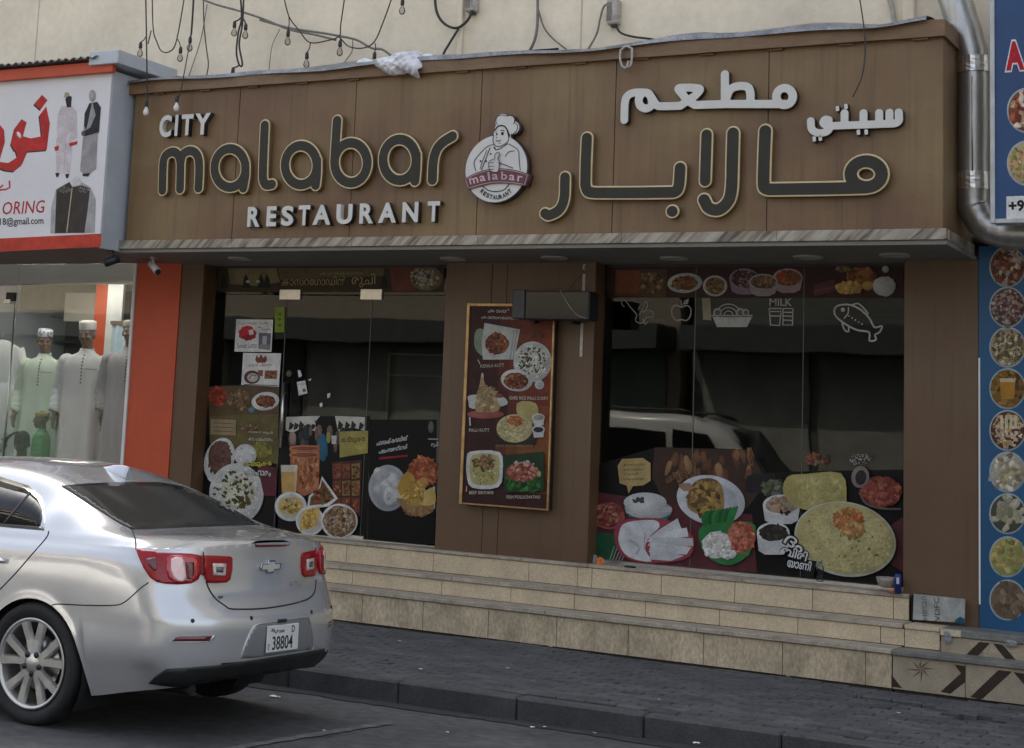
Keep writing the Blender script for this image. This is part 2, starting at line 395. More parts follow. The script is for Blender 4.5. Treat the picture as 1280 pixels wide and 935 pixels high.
# ------------------------------------------------------------------ road, kerb, pavement
KS = .0418
def kerb_y(x): return -3.390 + KS * x
def road_z(y):
    d = max(0, -3.39 - y); return -.15 + .03 * min(1, d / 1.9) + .02 * max(0, min(1, (d - 1.9) / 4)) - .06 * max(0, min(1, (d - 8) / 8))
ys = [12, -2.2, -3.2, -3.8, -4.4, -5.2, -6, -7, -8, -10, -12, -15, -20, -30, -60, -200, -900]
xs = [-900, -200, -60, -30, -15, -8, -4, -2, 0, 2, 4, 8, 15, 30, 60, 200, 900]
v = [(x, y, road_z(y) if y > -3.3 or True else 0) for y in ys for x in xs]; n_ = len(xs)
f = [(i * n_ + j, (i + 1) * n_ + j, (i + 1) * n_ + j + 1, i * n_ + j + 1) for i in range(len(ys) - 1) for j in range(n_ - 1)]
link('road', pyd('road', v, f), kind='structure', mats=M_asph)
# worn lane mark
a = [(-.44, -6.0), (-.325, -4.2)]
bm = bmesh.new(); n = 30; L = []; 
for i in range(n + 1):
    t = i / n; x = a[0][0] + (a[1][0] - a[0][0]) * t; y = a[0][1] + (a[1][1] - a[0][1]) * t; w = .04 + rnd.uniform(-.012, .012)
    L.append((bm.verts.new((x - w, y, road_z(y) + .006)), bm.verts.new((x + w, y, road_z(y) + .006))))
for p, q in zip(L, L[1:]): bm.faces.new((p[0], p[1], q[1], q[0]))
M_mark = mat('worn_road_paint', (.135, .135, .13), .8, var=.5, scale=9, fine=.5)
link('parking_bay_mark', bmm('m', bm), kind='structure', mats=M_mark)
# pavement bed
v = [(-30, kerb_y(-30) + .15, -.055), (30, kerb_y(30) + .15, -.055), (30, .3, -.055), (-30, .3, -.055)]
pav = link('pavement', pyd('pavement', v, [(0, 1, 2, 3)]), kind='structure', mats=M_joint)
pm = []; M_pvs = [M_pave, mat('light_grey_paver', (.094, .094, .092), .85, var=.36, scale=3.2, bump=.3, bscale=120, fine=.3), mat('dark_grey_paver', (.062, .062, .063), .85, var=.36, scale=3.2, bump=.3, bscale=120, fine=.3)]
brk = [atz(1150, 879, 0), atz(1090, 872, 0), atz(1210, 893, 0)]
for k in range(6):
    bm = bmesh.new(); box(bm, -.098, .098, -.048, .048, -.05, 0, .006)
    for q in bm.verts: q.co.z += rnd.uniform(-.0015, .0015)
    me = bmm('paver', bm); me.materials.append(M_pvs[k % 3]); pm.append(me)
def in_view(p):
    q = CR @ (np.array(p) - CP); x, y = CX + CF * q[0] / q[2], CY + CF * q[1] / q[2]
    return -20 < x < 1300 and 560 < y < 955, q[2]
cand = []
iy = 0; y = -.70
while y > -3.6:
    x = -5.2 + (.1 if iy % 2 else 0)
    while x < 4.6:
        if y - .05 > kerb_y(x) + .15:
            ok, d = in_view((x, y, 0)); cand.append((0 if ok else 1, d, x, y))
        x += .2
    y -= .1; iy += 1
cand.sort(); bm = bmesh.new()
def paver_mat(x, y):
    dz = .006 * math.sin(x * 3.1 + y * 2) + .004 * math.sin(x * 1.3 - y * 4.3) + rnd.uniform(-.0025, .0025) - .01
    if min((Vector((x, y, 0)) - q).length for q in brk) < .14: dz -= .03; return Matrix.Translation((x, y, dz)) @ Matrix.Rotation(rnd.uniform(-.15, .15), 4, 'X') @ Matrix.Rotation(rnd.uniform(-.12, .12), 4, 'Y') @ Matrix.Rotation(rnd.uniform(-.1, .1), 4, 'Z')
    return Matrix.Translation((x, y, dz)) @ Matrix.Rotation(rnd.uniform(-.03, .03), 4, 'Z') @ Matrix.Rotation(rnd.uniform(-.022, .022), 4, 'X') @ Matrix.Rotation(rnd.uniform(-.015, .015), 4, 'Y')
for i, (o_, d, x, y) in enumerate(cand):
    M = paver_mat(x, y); i_m = rnd.choice((0, 0, 1, 2, 3, 3, 4, 5))
    if i < 299:
        o = link('paver', pm[i_m], pav); o.matrix_local = M
    else:
        s0 = len(bm.verts); bm.from_mesh(pm[i % 6 // 3 * 3]); bm.verts.ensure_lookup_table()
        for q in bm.verts[s0:]: q.co = M @ q.co
link('paver_field', bmm('paver_field', bm), pav, kind='stuff', mats=M_pave)
kerb = link('kerb', None, kind='structure')
kx = [atz(487, 853, 0).x, atz(637, 872, 0).x, atz(802, 893, 0).x]
st = sum(kx[i + 1] - kx[i] for i in range(2)) / 2; x = kx[0] - st * 12
for i in range(26):
    bm = bmesh.new(); box(bm, .003, st - .003, 0, .15, -.3, 0, .014)
    o = link('kerb_stone', bmm('kerb_stone', bm), kerb, mats=M_kerb); o.location = (x, kerb_y(x) + rnd.uniform(-.004, .004), rnd.uniform(-.004, .002)); o.rotation_euler = (0, 0, math.atan(KS)); x += st

# ------------------------------------------------------------------ steps
steps = thing('front_steps', 'three beige stone tiled steps in front of the restaurant', 'steps', (0, 0, 0))
mbox('step_core', -5.7, 1.785, -.635, .05, -.05, .236, M_grout, steps); mbox('step_core', -5.7, 1.775, -.335, .05, .2, .396, M_grout, steps); mbox('step_core', -5.7, 1.765, -.035, .3, .39, .59, M_grout, steps)
def tile_row(xs_, y, z0, z1, m):
    for a, b in zip(xs_, xs_[1:]):
        if b - a < .03: continue
        bm = bmesh.new(); j = rnd.uniform(-.0015, .0015); box(bm, a + .0022, b - .0022, y + j, y + .014 + j, z0 + .003, z1 - .003, .0015)
        link('riser_tile', bmm('riser_tile', bm), steps, mats=m)
def tread_row(xs_, y0, y1, z0, z1, m):
    for a, b in zip(xs_, xs_[1:]):
        bm = bmesh.new(); j = rnd.uniform(-.002, .002); box(bm, a + .0015, b - .0015, y0 + j, y1, z0, z1 + j * .6, .004)
        link('tread_slab', bmm('tread_slab', bm), steps, mats=m)
X1 = [-5.6, -5.0, -4.4, -3.8, -3.2] + [atz(451, 779, 0).x] + [-2 + .6 * i for i in range(7)] + [1.785]
tile_row(X1[:10], -.65, 0, .240, M_tile2); tile_row(X1[9:], -.65, 0, .240, M_tile2)
X2 = [-5.6, -5, -4.4, -3.8] + [at(p, 730, -.35).x for p in (440, 552, 639, 718.6, 807.5, 900, 998, 1101)] + [1.8]
tile_row(X2, -.35, .274, .400, M_tile)
X3 = [-5.6, -5, -4.4, -3.8] + [at(p, 715, -.05).x for p in (432, 541, 661, 722, 740, 827, 919, 1016, 1117)] + [1.765]
tile_row(X3, -.05, .433, .597, M_tile)
tread_row([-5.6, -4.4, -3.2, -2.1, -.9, .35, 1.785], -.668, -.35, .240, .274, M_tread)
tread_row([-5.6, -4.2, -3.0, -1.9, -.4, .6, 1.79], -.364, -.05, .400, .433, M_tread)
tread_row([-5.6, -3.9, -2.9, -1.4, -.8, .5, 1.765], -.064, .22, .597, .625, M_tread)
tile_row([0, 1], 50, 0, .1, M_tile) if False else None

# ------------------------------------------------------------------ upper building
upper = thing('upper_building', 'cream rendered upper storeys of the building above the shop signs', 'building')
mbox('wall', -14, 14, .0, 12, 3.32, 12.5, M_cream, upper)
mbox('parapet', -14.1, 14.1, -.12, 12.1, 12.5, 13.1, M_cream, upper)
q0, q1 = at(582, 74, -.004), at(698, 60, -.004)
mbox('wall_slot', q0.x, q1.x, -.012, .05, 4.75, q1.z, M_dark, upper)
M_crk = mat('wall_patch', (.56, .47, .35), .9, var=.2, scale=6, bump=.3, bscale=40)
for px, w in ((578, .05), (1137, .09)):
    p = at(px, 10, 0); mbox('conduit', p.x - w / 2, p.x + w / 2, -.045, -.001, 4.7, 9, M_cream, upper, .008)
for px in (727, 48): 
    p = at(px, 20, 0); mbox('plaster_seam', p.x - .006, p.x + .006, -.004, .01, 4.6, 9, M_crk, upper)
for k in range(5):      # windows of the storeys above
    x = -9 + k * 4.2
    for z in (6.6, 9.6):
        fr = mbox('window', x, x + 1.5, -.05, .02, z, z + 1.3, M_white, upper, .01); mbox('pane', x + .06, x + 1.44, -.056, -.051, z + .06, z + 1.24, M_black, fr)

# ------------------------------------------------------------------ restaurant ground floor
rest = thing('restaurant', 'brown clad restaurant ground floor with dark glazed front', 'restaurant')
def panel(x0, x1, z0, z1, m=M_clad, y=0, name='wall_panel'):
    return mbox(name, x0 + .002, x1 - .002, y, y + .02, z0, z1, m, rest, .002)
zt = 3.136
panel(-5.186, -4.918, .2, zt); mbox('pillar_return', -4.938, -4.916, .021, .24, .2, zt, M_clad, rest)
mbox('pillar_core', -5.18, -4.94, .021, .6, 0, zt, M_dark, rest); mbox('pillar_core', -2.24, -.853, .021, .4, .5, zt, M_dark, rest); mbox('pillar_core', 1.73, 2.245, .021, .4, .3, zt, M_dark, rest)
xa, xb = at(615, 350, 0).x, at(634, 350, 0).x
panel(-2.26, xa, .622, zt); panel(xa, xb, .622, zt); panel(xb, -.83, .622, zt)
mbox('pillar_return', -.852, -.832, .021, .24, .6, zt, M_clad, rest); mbox('pillar_return', -2.258, -2.238, .021, .24, .6, zt, M_clad, rest)
panel(1.706, 2.249, .43, zt); mbox('pillar_return', 1.71, 1.73, .021, .24, .6, zt, M_clad, rest)
# soffit
mbox('soffit', -5.19, 2.23, -1.0, .3, zt, zt + .03, M_soff, rest)
for px, py in ((842, 322.5), (1118, 318.5), (566, 323), (693, 322), (1010, 321), (300, 323)):
    p = atz(px, py, zt - .002)
    bm = bmesh.new(); seg = 20
    pr = [(.02, -.001), (.085, -.001), (.1, -.012), (.112, -.014), (.115, 0)]
    rings(bm, [[(p.x + r * math.cos(2 * PI * i / seg), p.y + r * math.sin(2 * PI * i / seg), zt + h) for i in range(seg)] for r, h in pr], True, True, False)
    link('downlight', bmm('downlight', bm), rest, mats=mat('downlight_trim', (.36, .34, .3), .4))
# interior shell
M_floor = mat('interior_floor', (.16, .14, .12), .4)
mbox('interior_floor', -5.18, 2.24, .24, 6, .5, .6, M_floor, rest); mbox('interior_wall', -5.18, 2.24, 6, 6.1, .5, 3.3, M_int, rest)
mbox('interior_wall', -5.28, -5.185, .6, 6.1, .3, 3.3, M_int, rest); mbox('interior_wall', 2.25, 2.35, .4, 6.1, .3, 3.3, M_int, rest)
mbox('interior_ceiling', -5.18, 2.24, .31, 6, 3.14, 3.25, M_int, rest)
# table and framed notice board inside
p0, p1 = at(486, 441, 1.1), at(553, 498, 1.1)
nb = mbox('notice_board', p0.x, p1.x + .3, 1.1, 1.13, p1.z - .9, p0.z, M_int, rest)
for a, b, c, d in ((p0.x, p0.x + .02, p1.z - .9, p0.z), (p0.x, p1.x + .3, p0.z - .02, p0.z), (p0.x, p1.x + .3, p1.z + .2, p1.z + .215)): mbox('frame_bar', a, b, 1.085, 1.099, c, d, M_white, nb)
# glazing, plane Y = .2
GY = .2
def pane(name, x0, x1, z0, z1, parent=rest, y=GY): return mbox(name, x0, x1, y, y + .01, z0, z1, G_shop, parent)
dl, dr = at(352, 500, GY).x, at(459, 500, GY).x
zb, zd, zc = .64, 2.86, zt - .02
pane('side_pane', -4.914, dl - .004, zb, zd); pane('transom_pane', -4.914, -2.262, zd + .006, zc)
door = pane('glass_door', dl, dr - .003, zb + .01, zd - .006); pane('side_pane', dr + .003, -2.262, zb, zd)
def plate(name, px0, py0, px1, py1, parent, m=M_steel, y=GY):
    a, b = at(px0, py0, y), at(px1, py1, y); return mbox(name, a.x, b.x, y - .02, y + .03, b.z, a.z, m, parent, .003)
h = plate('hinge_plate', 351, 362, 376, 375, door); k0 = at(361, 371, GY)
lathe('lock', [(.001, -.024), (.014, -.024), (.014, -.015)], M_black, h, (k0.x, GY, k0.z), 10, 'y')
h = plate('hinge_plate', 452, 361.5, 478, 375, rest); plate('hinge_plate', 434, 668, 455, 677, door)
lathe('door_closer_cover', [(.001, -.024), (.02, -.022), (.02, -.01)], M_steel, h, (at(471, 370, GY).x, GY, at(471, 370, GY).z), 10, 'y')
hb, ht = at(349.5, 560, GY - .05), at(354, 478, GY - .05)
mtube('handle', [(dl + .05, GY - .05, hb.z), (dl + .05, GY - .05, ht.z)], .014, M_steel, door, 10)
for z in (hb.z + .1, ht.z - .1): mtube('handle_post', [(dl + .05, GY - .05, z), (dl + .05, GY + .005, z)], .009, M_steel, door, 8)
kp = at(361, 467, GY); lathe('door_lock', [(.001, -.03), (.025, -.03), (.03, -.02), (.03, 0)], M_steel, door, (kp.x, GY, kp.z), 12, 'y')
# threshold bars
mbox('threshold', -4.914, -2.262, GY - .03, GY + .03, .626, .64, M_steel, rest, .003)
m1, m2 = at(868, 450, GY).x, at(1004, 450, GY).x
for a, b in ((-.828, m1), (m1, m2), (m2, 1.704)): pane('window_pane', a + .003, b - .003, .66, zc)
mbox('window_sill', -.828, 1.704, GY - .05, GY + .05, .626, .66, M_steel, rest, .004)
mbox('window_head', -.828, 1.704, GY - .02, GY + .03, zc, zt - .002, M_black, rest)
mbox('door_head', -4.914, -2.262, GY - .02, GY + .03, zc, zt - .002, M_black, rest)

M_gedge = mat('polished_glass_edge', (.09, .1, .09), .3, var=.1)
for x, z0 in ((m1, .66), (m2, .66), (dr, zb), (dl - .002, zb)): mbox('glass_edge', x - .003, x + .003, GY - .004, GY + .014, z0, zc if z0 == .66 else zd, M_gedge, rest)
mbox('ground_floor_wall', -16, -9.52, .02, .4, -.1, 3.31, M_cream, upper); mbox('ground_floor_wall', 4.25, 16, .02, .4, -.1, 3.31, M_cream, upper)

# dark ragged strip on the road along the kerb
M_gutter = mat('gutter_strip', (.035, .034, .032), .9, var=.4, scale=12, fine=.4, bump=.5, bscale=120)
def ragged_strip(name, xs0, xs1, n, yf, w0, w1, zf, up):
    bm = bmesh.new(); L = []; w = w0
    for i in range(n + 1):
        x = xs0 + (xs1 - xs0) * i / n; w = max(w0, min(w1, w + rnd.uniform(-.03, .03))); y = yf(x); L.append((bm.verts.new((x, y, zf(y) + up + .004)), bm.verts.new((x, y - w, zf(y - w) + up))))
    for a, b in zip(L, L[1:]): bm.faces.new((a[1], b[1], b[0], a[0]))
    link(name, bmm(name, bm), kind='structure', mats=M_gutter)
ragged_strip('gutter_strip', -6, 5, 160, lambda x: kerb_y(x) + .012, .05, .2, road_z, .006)
# ------------------------------------------------------------------ fascia sign
M_gold = mat('gold_letter_rim', (.62, .5, .28), .4, .15, var=.12, scale=12)
M_bronze = mat('bronze_letter_side', (.2, .14, .07), .45, .2, var=.15, scale=12)
M_lface = mat('charcoal_letter_face', (.033, .030, .022), .5, var=.15, scale=9, spec=.3)
M_wface = mat('white_letter_face', (.62, .605, .56), .45, var=.06, scale=8)
M_lside = mat('dark_letter_side', (.035, .03, .027), .5, var=.2)
fas = thing('fascia_sign', 'long brown restaurant fascia sign with raised English and Arabic letters', 'sign')
FY = -.98; ZB, ZT = 3.251, 4.645
sx = [-5.143] + [at((a + b) / 2, 190, FY).x for a, b in ((301, 291), (446, 437), (604, 594), (772, 763), (963, 956))] + [2.198]
for a, b in zip(sx, sx[1:]):
    o = mbox('fascia_panel', a + .003, b - .003, FY, FY + .012, ZB, ZT, M_clad2, fas, .0015)
mbox('sign_box', -5.138, 2.193, FY + .0125, -.012, ZB + .002, ZT - .002, M_lside, fas)
mbox('end_panel', 2.1935, 2.2, FY + .002, -.012, ZB, ZT, M_clad2, fas)
# cap and flashing with uneven edge
def ztop(x): return 4.742 + .012 * math.sin(x * 2.3) + .008 * math.sin(x * 5.1 + 1) + (.045 * math.exp(-((x - 2.1) / .25) ** 2))
N = 60; bm = bmesh.new(); R_ = []
for i in range(N + 1):
    x = -5.27 + (2.222 + 5.27) * i / N; w = .004 * math.sin(x * 7) + rnd.uniform(-.002, .002)
    R_.append([(x, FY - .055 + w, ZT - .002), (x, FY - .05 + w, ztop(x)), (x, -.02, ztop(x) + .02), (x, -.02, ZT)])
rings(bm, R_, True, True, True, False); bmesh.ops.recalc_face_normals(bm, faces=bm.faces); link('cap', bmm('cap', bm), fas, mats=M_cap)
bm = bmesh.new(); R_ = []
for i in range(N + 1):
    x = -5.2 + (2.1 + 5.2) * i / N; z0 = ztop(x); t = .05 + .02 * math.sin(x * 1.7) + .012 * math.sin(x * 6) + rnd.uniform(-.004, .004); dy = .02 * math.sin(x * 2.9) + rnd.uniform(-.005, .005)
    R_.append([(x, FY - .085 + dy, z0 - .006 + .25 * dy), (x, FY - .07 + dy * .5, z0 + .026 + .5 * dy), (x, FY + .06, z0 + t + .01), (x, -.03, z0 + t + .1), (x, -.03, z0 + t + .08)])
rings(bm, R_, False, False, False, True); link('flashing', bmm('flashing', bm), fas, mats=M_flash)
for i in range(14):    # fixing clips under the cap
    x = -4.9 + i * .53; mbox('cap_clip', x, x + .11, FY - .03, FY - .003, ZT - .016, ZT - .004, M_cap, fas)
tx = [-5.193, -3.9, -2.65, -1.45, -.2, 1.02, 2.232]
for a, b in zip(tx, tx[1:]): mbox('trim_strip', a + .001, b - .001, FY - .042, FY + .03, 3.168, ZB - .003, M_trim, fas, .003)
mbox('trim_strip', 2.2, 2.232, FY + .032, -.05, 3.168, ZB - .003, M_trim, fas, .003); mbox('trim_strip', -5.193, -5.15, FY + .032, -.05, 3.168, ZB - .003, M_trim, fas, .003)

LY = -1.06
def c2(x, y): return (180 + x / 4, 80 + y / 4)
def c3(x, y): return (480 + x / 3.897, 60 + y / 3.897)
def c4(x, y): return (760 + x / 3.2, 60 + y / 3.2)
def to_xz(pts, Y): return [(at(x, y, Y).x, at(x, y, Y).z) for x, y in pts]
def arc(cx, cy, rx, ry, a0=0, a1=360, n=28): return [(cx + rx * math.cos(math.radians(a0 + (a1 - a0) * i / n)), cy + ry * math.sin(math.radians(a0 + (a1 - a0) * i / n))) for i in range(n + 1)]
def letter(strokes, r, conv, gold=True, smooth=5, square=False, parent=fas, depth=.058, name='letter'):
    st = []
    for s in strokes:
        s = list(s); rad = None
        if s and isinstance(s[-1], (int, float)): rad = s.pop()
        px = [conv(*p) for p in s]; px = catmull(px, smooth) if smooth and 2 < len(px) < 20 else px
        st.append((to_xz(px, LY), rad))
    if gold:
        rim = link(name, loops_mesh(name, sdf_loops(st, r, .006), depth, .003), parent, mats=M_gold)
        rim.data.materials.append(M_bronze)
        for pg in rim.data.polygons:
            if abs(pg.normal.y) < .3: pg.material_index = 1
        st2 = [(s, (q - .0105) if q else None) for s, q in st]
        fc = link('letter_face', loops_mesh('letter_face', sdf_loops(st2, r - .0105, .006), depth + .006), rim, mats=M_lface)
    else:
        rim = link(name, loops_mesh(name, sdf_loops(st, r, .005, square), depth - .004), parent, mats=M_lside)
        fc = link('letter_face', loops_mesh('letter_face', sdf_loops([(s, (q - .002) if q else None) for s, q in st], r - .002, .005, square), depth), rim, mats=M_wface)
    rim.location = (0, FY - .002, 0); return rim
RM = .052
letter([[(86, 630), (88, 540), (92, 480), (108, 450), (138, 438), (162, 450), (175, 485), (176, 540), (174, 623)], [(176, 500), (186, 456), (206, 437), (230, 433), (254, 446), (268, 480), (270, 540), (266, 618)]], RM, c2)
def ring_a(cx, cy, rx, ry, tail, conv): letter([arc(cx, cy, rx, ry), tail], RM, conv)
ring_a(424, 518, 78, 97, [(501, 500), (500, 560), (490, 618)], c2)
letter([[(598, 304), (593, 420), (589, 530), (590, 575), (604, 602), (634, 600)]], RM, c2)
ring_a(779, 504, 80, 98, [(859, 480), (858, 550), (852, 604)], c2)
letter([arc(1029, 492, 82, 100), [(960, 281), (952, 400), (947, 490)]], RM, c2)
ring_a(71, 543, 81, 100, [(152, 520), (150, 590), (145, 645)], c3)
letter([[(230, 640), (235, 550), (252, 492), (283, 456), (328, 428)]], RM, c3)
RA = .054
letter([arc(1030, 503, 62, 52), [(1030, 556), (900, 560), (640, 564)], [(640, 564), (622, 556), (619, 528)], [(619, 528), (622, 420), (626, 330)]], RA, c4, smooth=4)
letter([[(391, 345), (388, 440), (385, 530)]], RA * .93, c4)
letter([[(497, 339), (494, 450), (491, 555), (478, 610), (440, 645), (400, 638), (381, 606)]], RA, c4)
letter([[(849, 209.5), (847.5, 231), (843, 239), (832, 240)], [(832, 240), (790, 240.5), (744, 240.6)], [(744, 240.6), (734, 239), (730.5, 231)], [(730.5, 231), (731, 205), (732.4, 172)]], RA * .97, lambda x, y: (x, y), smooth=3)
letter([[(839, 263.7), (839.4, 263.7)]], .052, lambda x, y: (x, y), smooth=0)
letter([[(705, 221), (704, 247), (698, 261.5), (685.5, 268.5), (680, 266.4)]], RA * .93, lambda x, y: (x, y))
# white arabic letters
W = .0335
letter([arc(703, 192, 33, 34), [(703, 222), (470, 222)], [(470, 222), (345, 226)], [(464, 103), (464, 215)], [(464, 216), (485, 165), (522, 150), (556, 155), (566, 180), (566, 214)],
        [(345, 226), (316, 208), (290, 178), (278, 160), (300, 157), (335, 157), (364, 163), (345, 188), (316, 208), (286, 229)], [(286, 229), (215, 231), (190, 226), (172, 200), (158, 180), (140, 176), (100, 177), (76, 188), (64, 214), (61, 286)],
        [(170, 200), (172, 225), (150, 240), (126, 230), (119, 205), (128, 184)]], W, c4, gold=False, smooth=4, depth=.06)
letter([[(1160, 255), (1160, 288), (1146, 299), (1124, 301)], [(1124, 301), (905, 309)], [(1123, 256), (1123, 296)], [(1082, 257), (1082, 296)], [(1019, 258), (1019, 300)], [(943, 258), (943, 302)],
        [(905, 309), (874, 309), (858, 297), (866, 284), (880, 286)], [(888, 310), (872, 332), (838, 338), (812, 322), (808, 290)]], .030, c4, gold=False, smooth=4, depth=.06)
for a in ((915, 240), (949, 232), (999, 335), (1030, 334), (822, 362), (846, 359)):
    letter([[(a[0] - 5, a[1] + .6), (a[0] + 5, a[1] - .6)]], .021, c4, gold=False, smooth=0, square=True, depth=.06)
# block capitals
def cap_letter(ch, x0, y0, x1, y1, bold=.035, depth=.06):
    me = text_solid('letter', ch, 1, bold); v = np.array([q.co[:] for q in me.vertices]); mn, mx = v.min(0), v.max(0)
    a, b = at(x0, y1, LY), at(x1, y0, LY)
    def fit(me, d, ins):
        for q in me.vertices:
            x, y, z = q.co; q.co = (a.x + ins + (b.x - a.x - 2 * ins) * (x - mn[0]) / (mx[0] - mn[0]), -d * (z - mn[2]) / (mx[2] - mn[2]), a.z + ins + (b.z - a.z - 2 * ins) * (y - mn[1]) / (mx[1] - mn[1]))
        bm = bmesh.new(); bm.from_mesh(me); bmesh.ops.recalc_face_normals(bm, faces=bm.faces); bm.to_mesh(me); bm.free()
    me2 = me.copy(); fit(me, depth - .004, .001); fit(me2, depth, .003)
    o = link('letter', me, fas, mats=M_lside); o.location = (0, FY - .002, 0); link('letter_face', me2, o, mats=M_wface)
for ch, x0, x1, t, b in (('C', 196.5, 214, 142.5, 172), ('I', 216, 222, 142.5, 170), ('T', 224, 241, 141.5, 169.5), ('Y', 241, 262.5, 140, 168.8)): cap_letter(ch, x0, t, x1, b)
def rl(x): return 257.7 - (x - 307) * .031, 284 - (x - 307) * .0293
for ch, x0, x1 in (('R', 306.8, 324.5), ('E', 330.7, 345), ('S', 349, 366.5), ('T', 370.5, 387), ('A', 388.5, 413), ('U', 418, 440), ('R', 447, 466.5), ('A', 470.5, 495), ('N', 500.5, 522.3), ('T', 532, 549.3)):
    t, b = rl((x0 + x1) / 2); cap_letter(ch, x0, t, x1, b)
# round emblem
def c8(x, y): return (555 + x / 6.923, 130 + y / 6.923)
ctr = at(*c8(450, 560), LY); rr = (at(*c8(450, 270), LY).z - at(*c8(450, 848), LY).z) / 2
hat = [[(505, 150), (505.5, 150), .062], [(560, 150), (560.5, 150), .05], [(600, 205), (600.5, 205), .052], [(500, 215), (540, 215), .062], [(490, 265), (495, 300), .062], [(520, 290), (520, 330), .06]]
def logo_st(gr):
    st = [([(ctr.x, ctr.z)], rr + gr)]
    for h in hat: st.append((to_xz([c8(*p) for p in h[:-1]], LY), h[-1] + gr))
    return st
M_logo = mat('emblem_white', (.62, .605, .57), .45, var=.05)
em = link('emblem', loops_mesh('emblem', sdf_loops(logo_st(.006), .3, .006), .075), fas, mats=M_lside); em.location = (0, FY - .002, 0)
ef = link('emblem_face', loops_mesh('emblem_face', sdf_loops(logo_st(0), .3, .006), .08), em, mats=M_logo)
p = Print(FY - .0835); K = (.03, .027, .025); WH = (.62, .605, .57)
def L8(pts, w=1.0, col=K, sm=5): p.line(catmull([c8(*q) for q in pts], sm), w, col, step=1)
p.k = 1
L8([(435, 350), (380, 365), (320, 420), (265, 490), (262, 530), (275, 580)]); L8([(560, 345), (640, 400), (650, 480), (660, 575)]); L8([(530, 455), (560, 415), (610, 405)])
L8([(430, 270), (424, 320), (440, 356), (470, 368), (520, 350), (555, 318), (562, 285)]); L8([(440, 228), (470, 192), (520, 192), (552, 235), (562, 285)], 1.8)
p.poly([c8(*q) for q in ((540, 215), (560, 240), (575, 280), (560, 290), (550, 262))], K)
L8([(462, 180), (450, 150), (462, 110), (500, 95), (540, 105)], .8); L8([(540, 105), (575, 98), (610, 120), (610, 155), (635, 185), (632, 225), (600, 258)], .9); L8([(610, 155), (600, 175)], .8)
p.ell(*c8(506, 256), 1.8, 2.2, K); p.ell(*c8(457, 262), 1.1, 1.5, K); L8([(488, 232), (508, 226), (526, 236)], .9); L8([(444, 244), (460, 240)], .7); L8([(462, 285), (450, 292), (460, 296)], .6)
p.poly([c8(*q) for q in ((440, 308), (470, 318), (498, 304), (480, 326), (455, 326))], (.25, .1, .1)); L8([(470, 342), (490, 338)], .6)
L8([(430, 368), (448, 396), (480, 388), (556, 340)], 1.0); L8([(448, 396), (440, 372)], .8)
L8([(400, 378), (372, 450), (345, 520), (325, 575)], 1); L8([(372, 400), (340, 480), (312, 565)], .8)
for q in ((405, 432), (365, 495), (318, 495)): p.ell(*c8(*q), 1.2, 1.2, K)
L8([(478, 510), (540, 532), (600, 556)], 1)
top = catmull([c8(*q) for q in ((168, 648), (300, 585), (450, 556), (600, 568), (735, 604))], 6); bot = catmull([c8(*q) for q in ((706, 708), (570, 688), (440, 686), (320, 708), (206, 742))], 6)
mid = [c8(720, 655)]; midl = [c8(186, 695)]
rib = to_xz(top + bot, FY - .1)
rb = link('ribbon', loops_mesh('ribbon', [rib], .095), em, mats=mat('maroon_ribbon', (.13, .035, .045), .45, var=.1))
p2 = Print(FY - .0985); inn = [c8(*q) for q in ((184, 650), (306, 596), (450, 567), (598, 579), (722, 612))]; inb = [c8(*q) for q in ((697, 697), (570, 678), (440, 676), (316, 698), (213, 730))]
p2.line(catmull(inn, 6) + catmull(inb, 6), .7, (.5, .42, .4), closed=True)
for ch, x0, x1, y0, y1, hh in (('m', 226, 300, 697, 680, 52), ('a', 312, 362, 672, 664, 50), ('l', 384, 400, 660, 658, 70), ('a', 416, 468, 655, 655, 50), ('b', 494, 546, 655, 657, 70), ('a', 560, 612, 660, 664, 50), ('r', 632, 676, 668, 674, 50)):
    p2.text(ch, *c8(x0, y0), *c8(x1, y1), hh / 6.923, (.6, .42, .45), .015)
p2.build('ribbon_lettering', rb).location = (0, -(FY - .002), 0)
hp = [c8(*q) for q in catmull([(400, 490), (438, 472), (440, 440), (462, 420), (478, 424), (476, 446), (464, 472), (476, 500), (470, 580), (432, 590), (396, 572), (386, 520)], 4, True)]
p3 = Print(FY - .1005); p3.poly(hp, WH); p3.line(hp, .9, K, closed=True)
for a, b in (((388, 512), (430, 506)), ((384, 540), (430, 538)), ((392, 566), (430, 566))): p3.line([c8(*a), c8(*b)], .8, K)
p3.build('thumb_up_hand', em).location = (0, -(FY - .002), 0)
for i, ch in enumerate('RESTAURANT'):
    t = math.radians(128 - i * 8.5); cx, cy = 450 + 212 * math.cos(t), 560 + 268 * math.sin(t); dx, dy = math.sin(t), -math.cos(t)
    p.text(ch, *c8(cx - dx * 13, cy - dy * 13), *c8(cx + dx * 13, cy + dy * 13), 5.6, K, .03)
L8([(330, 705), (380, 745), (450, 758), (520, 742), (566, 695)], 1.1)
p.build('emblem_drawing', em).location = (0, -(FY - .002), 0)

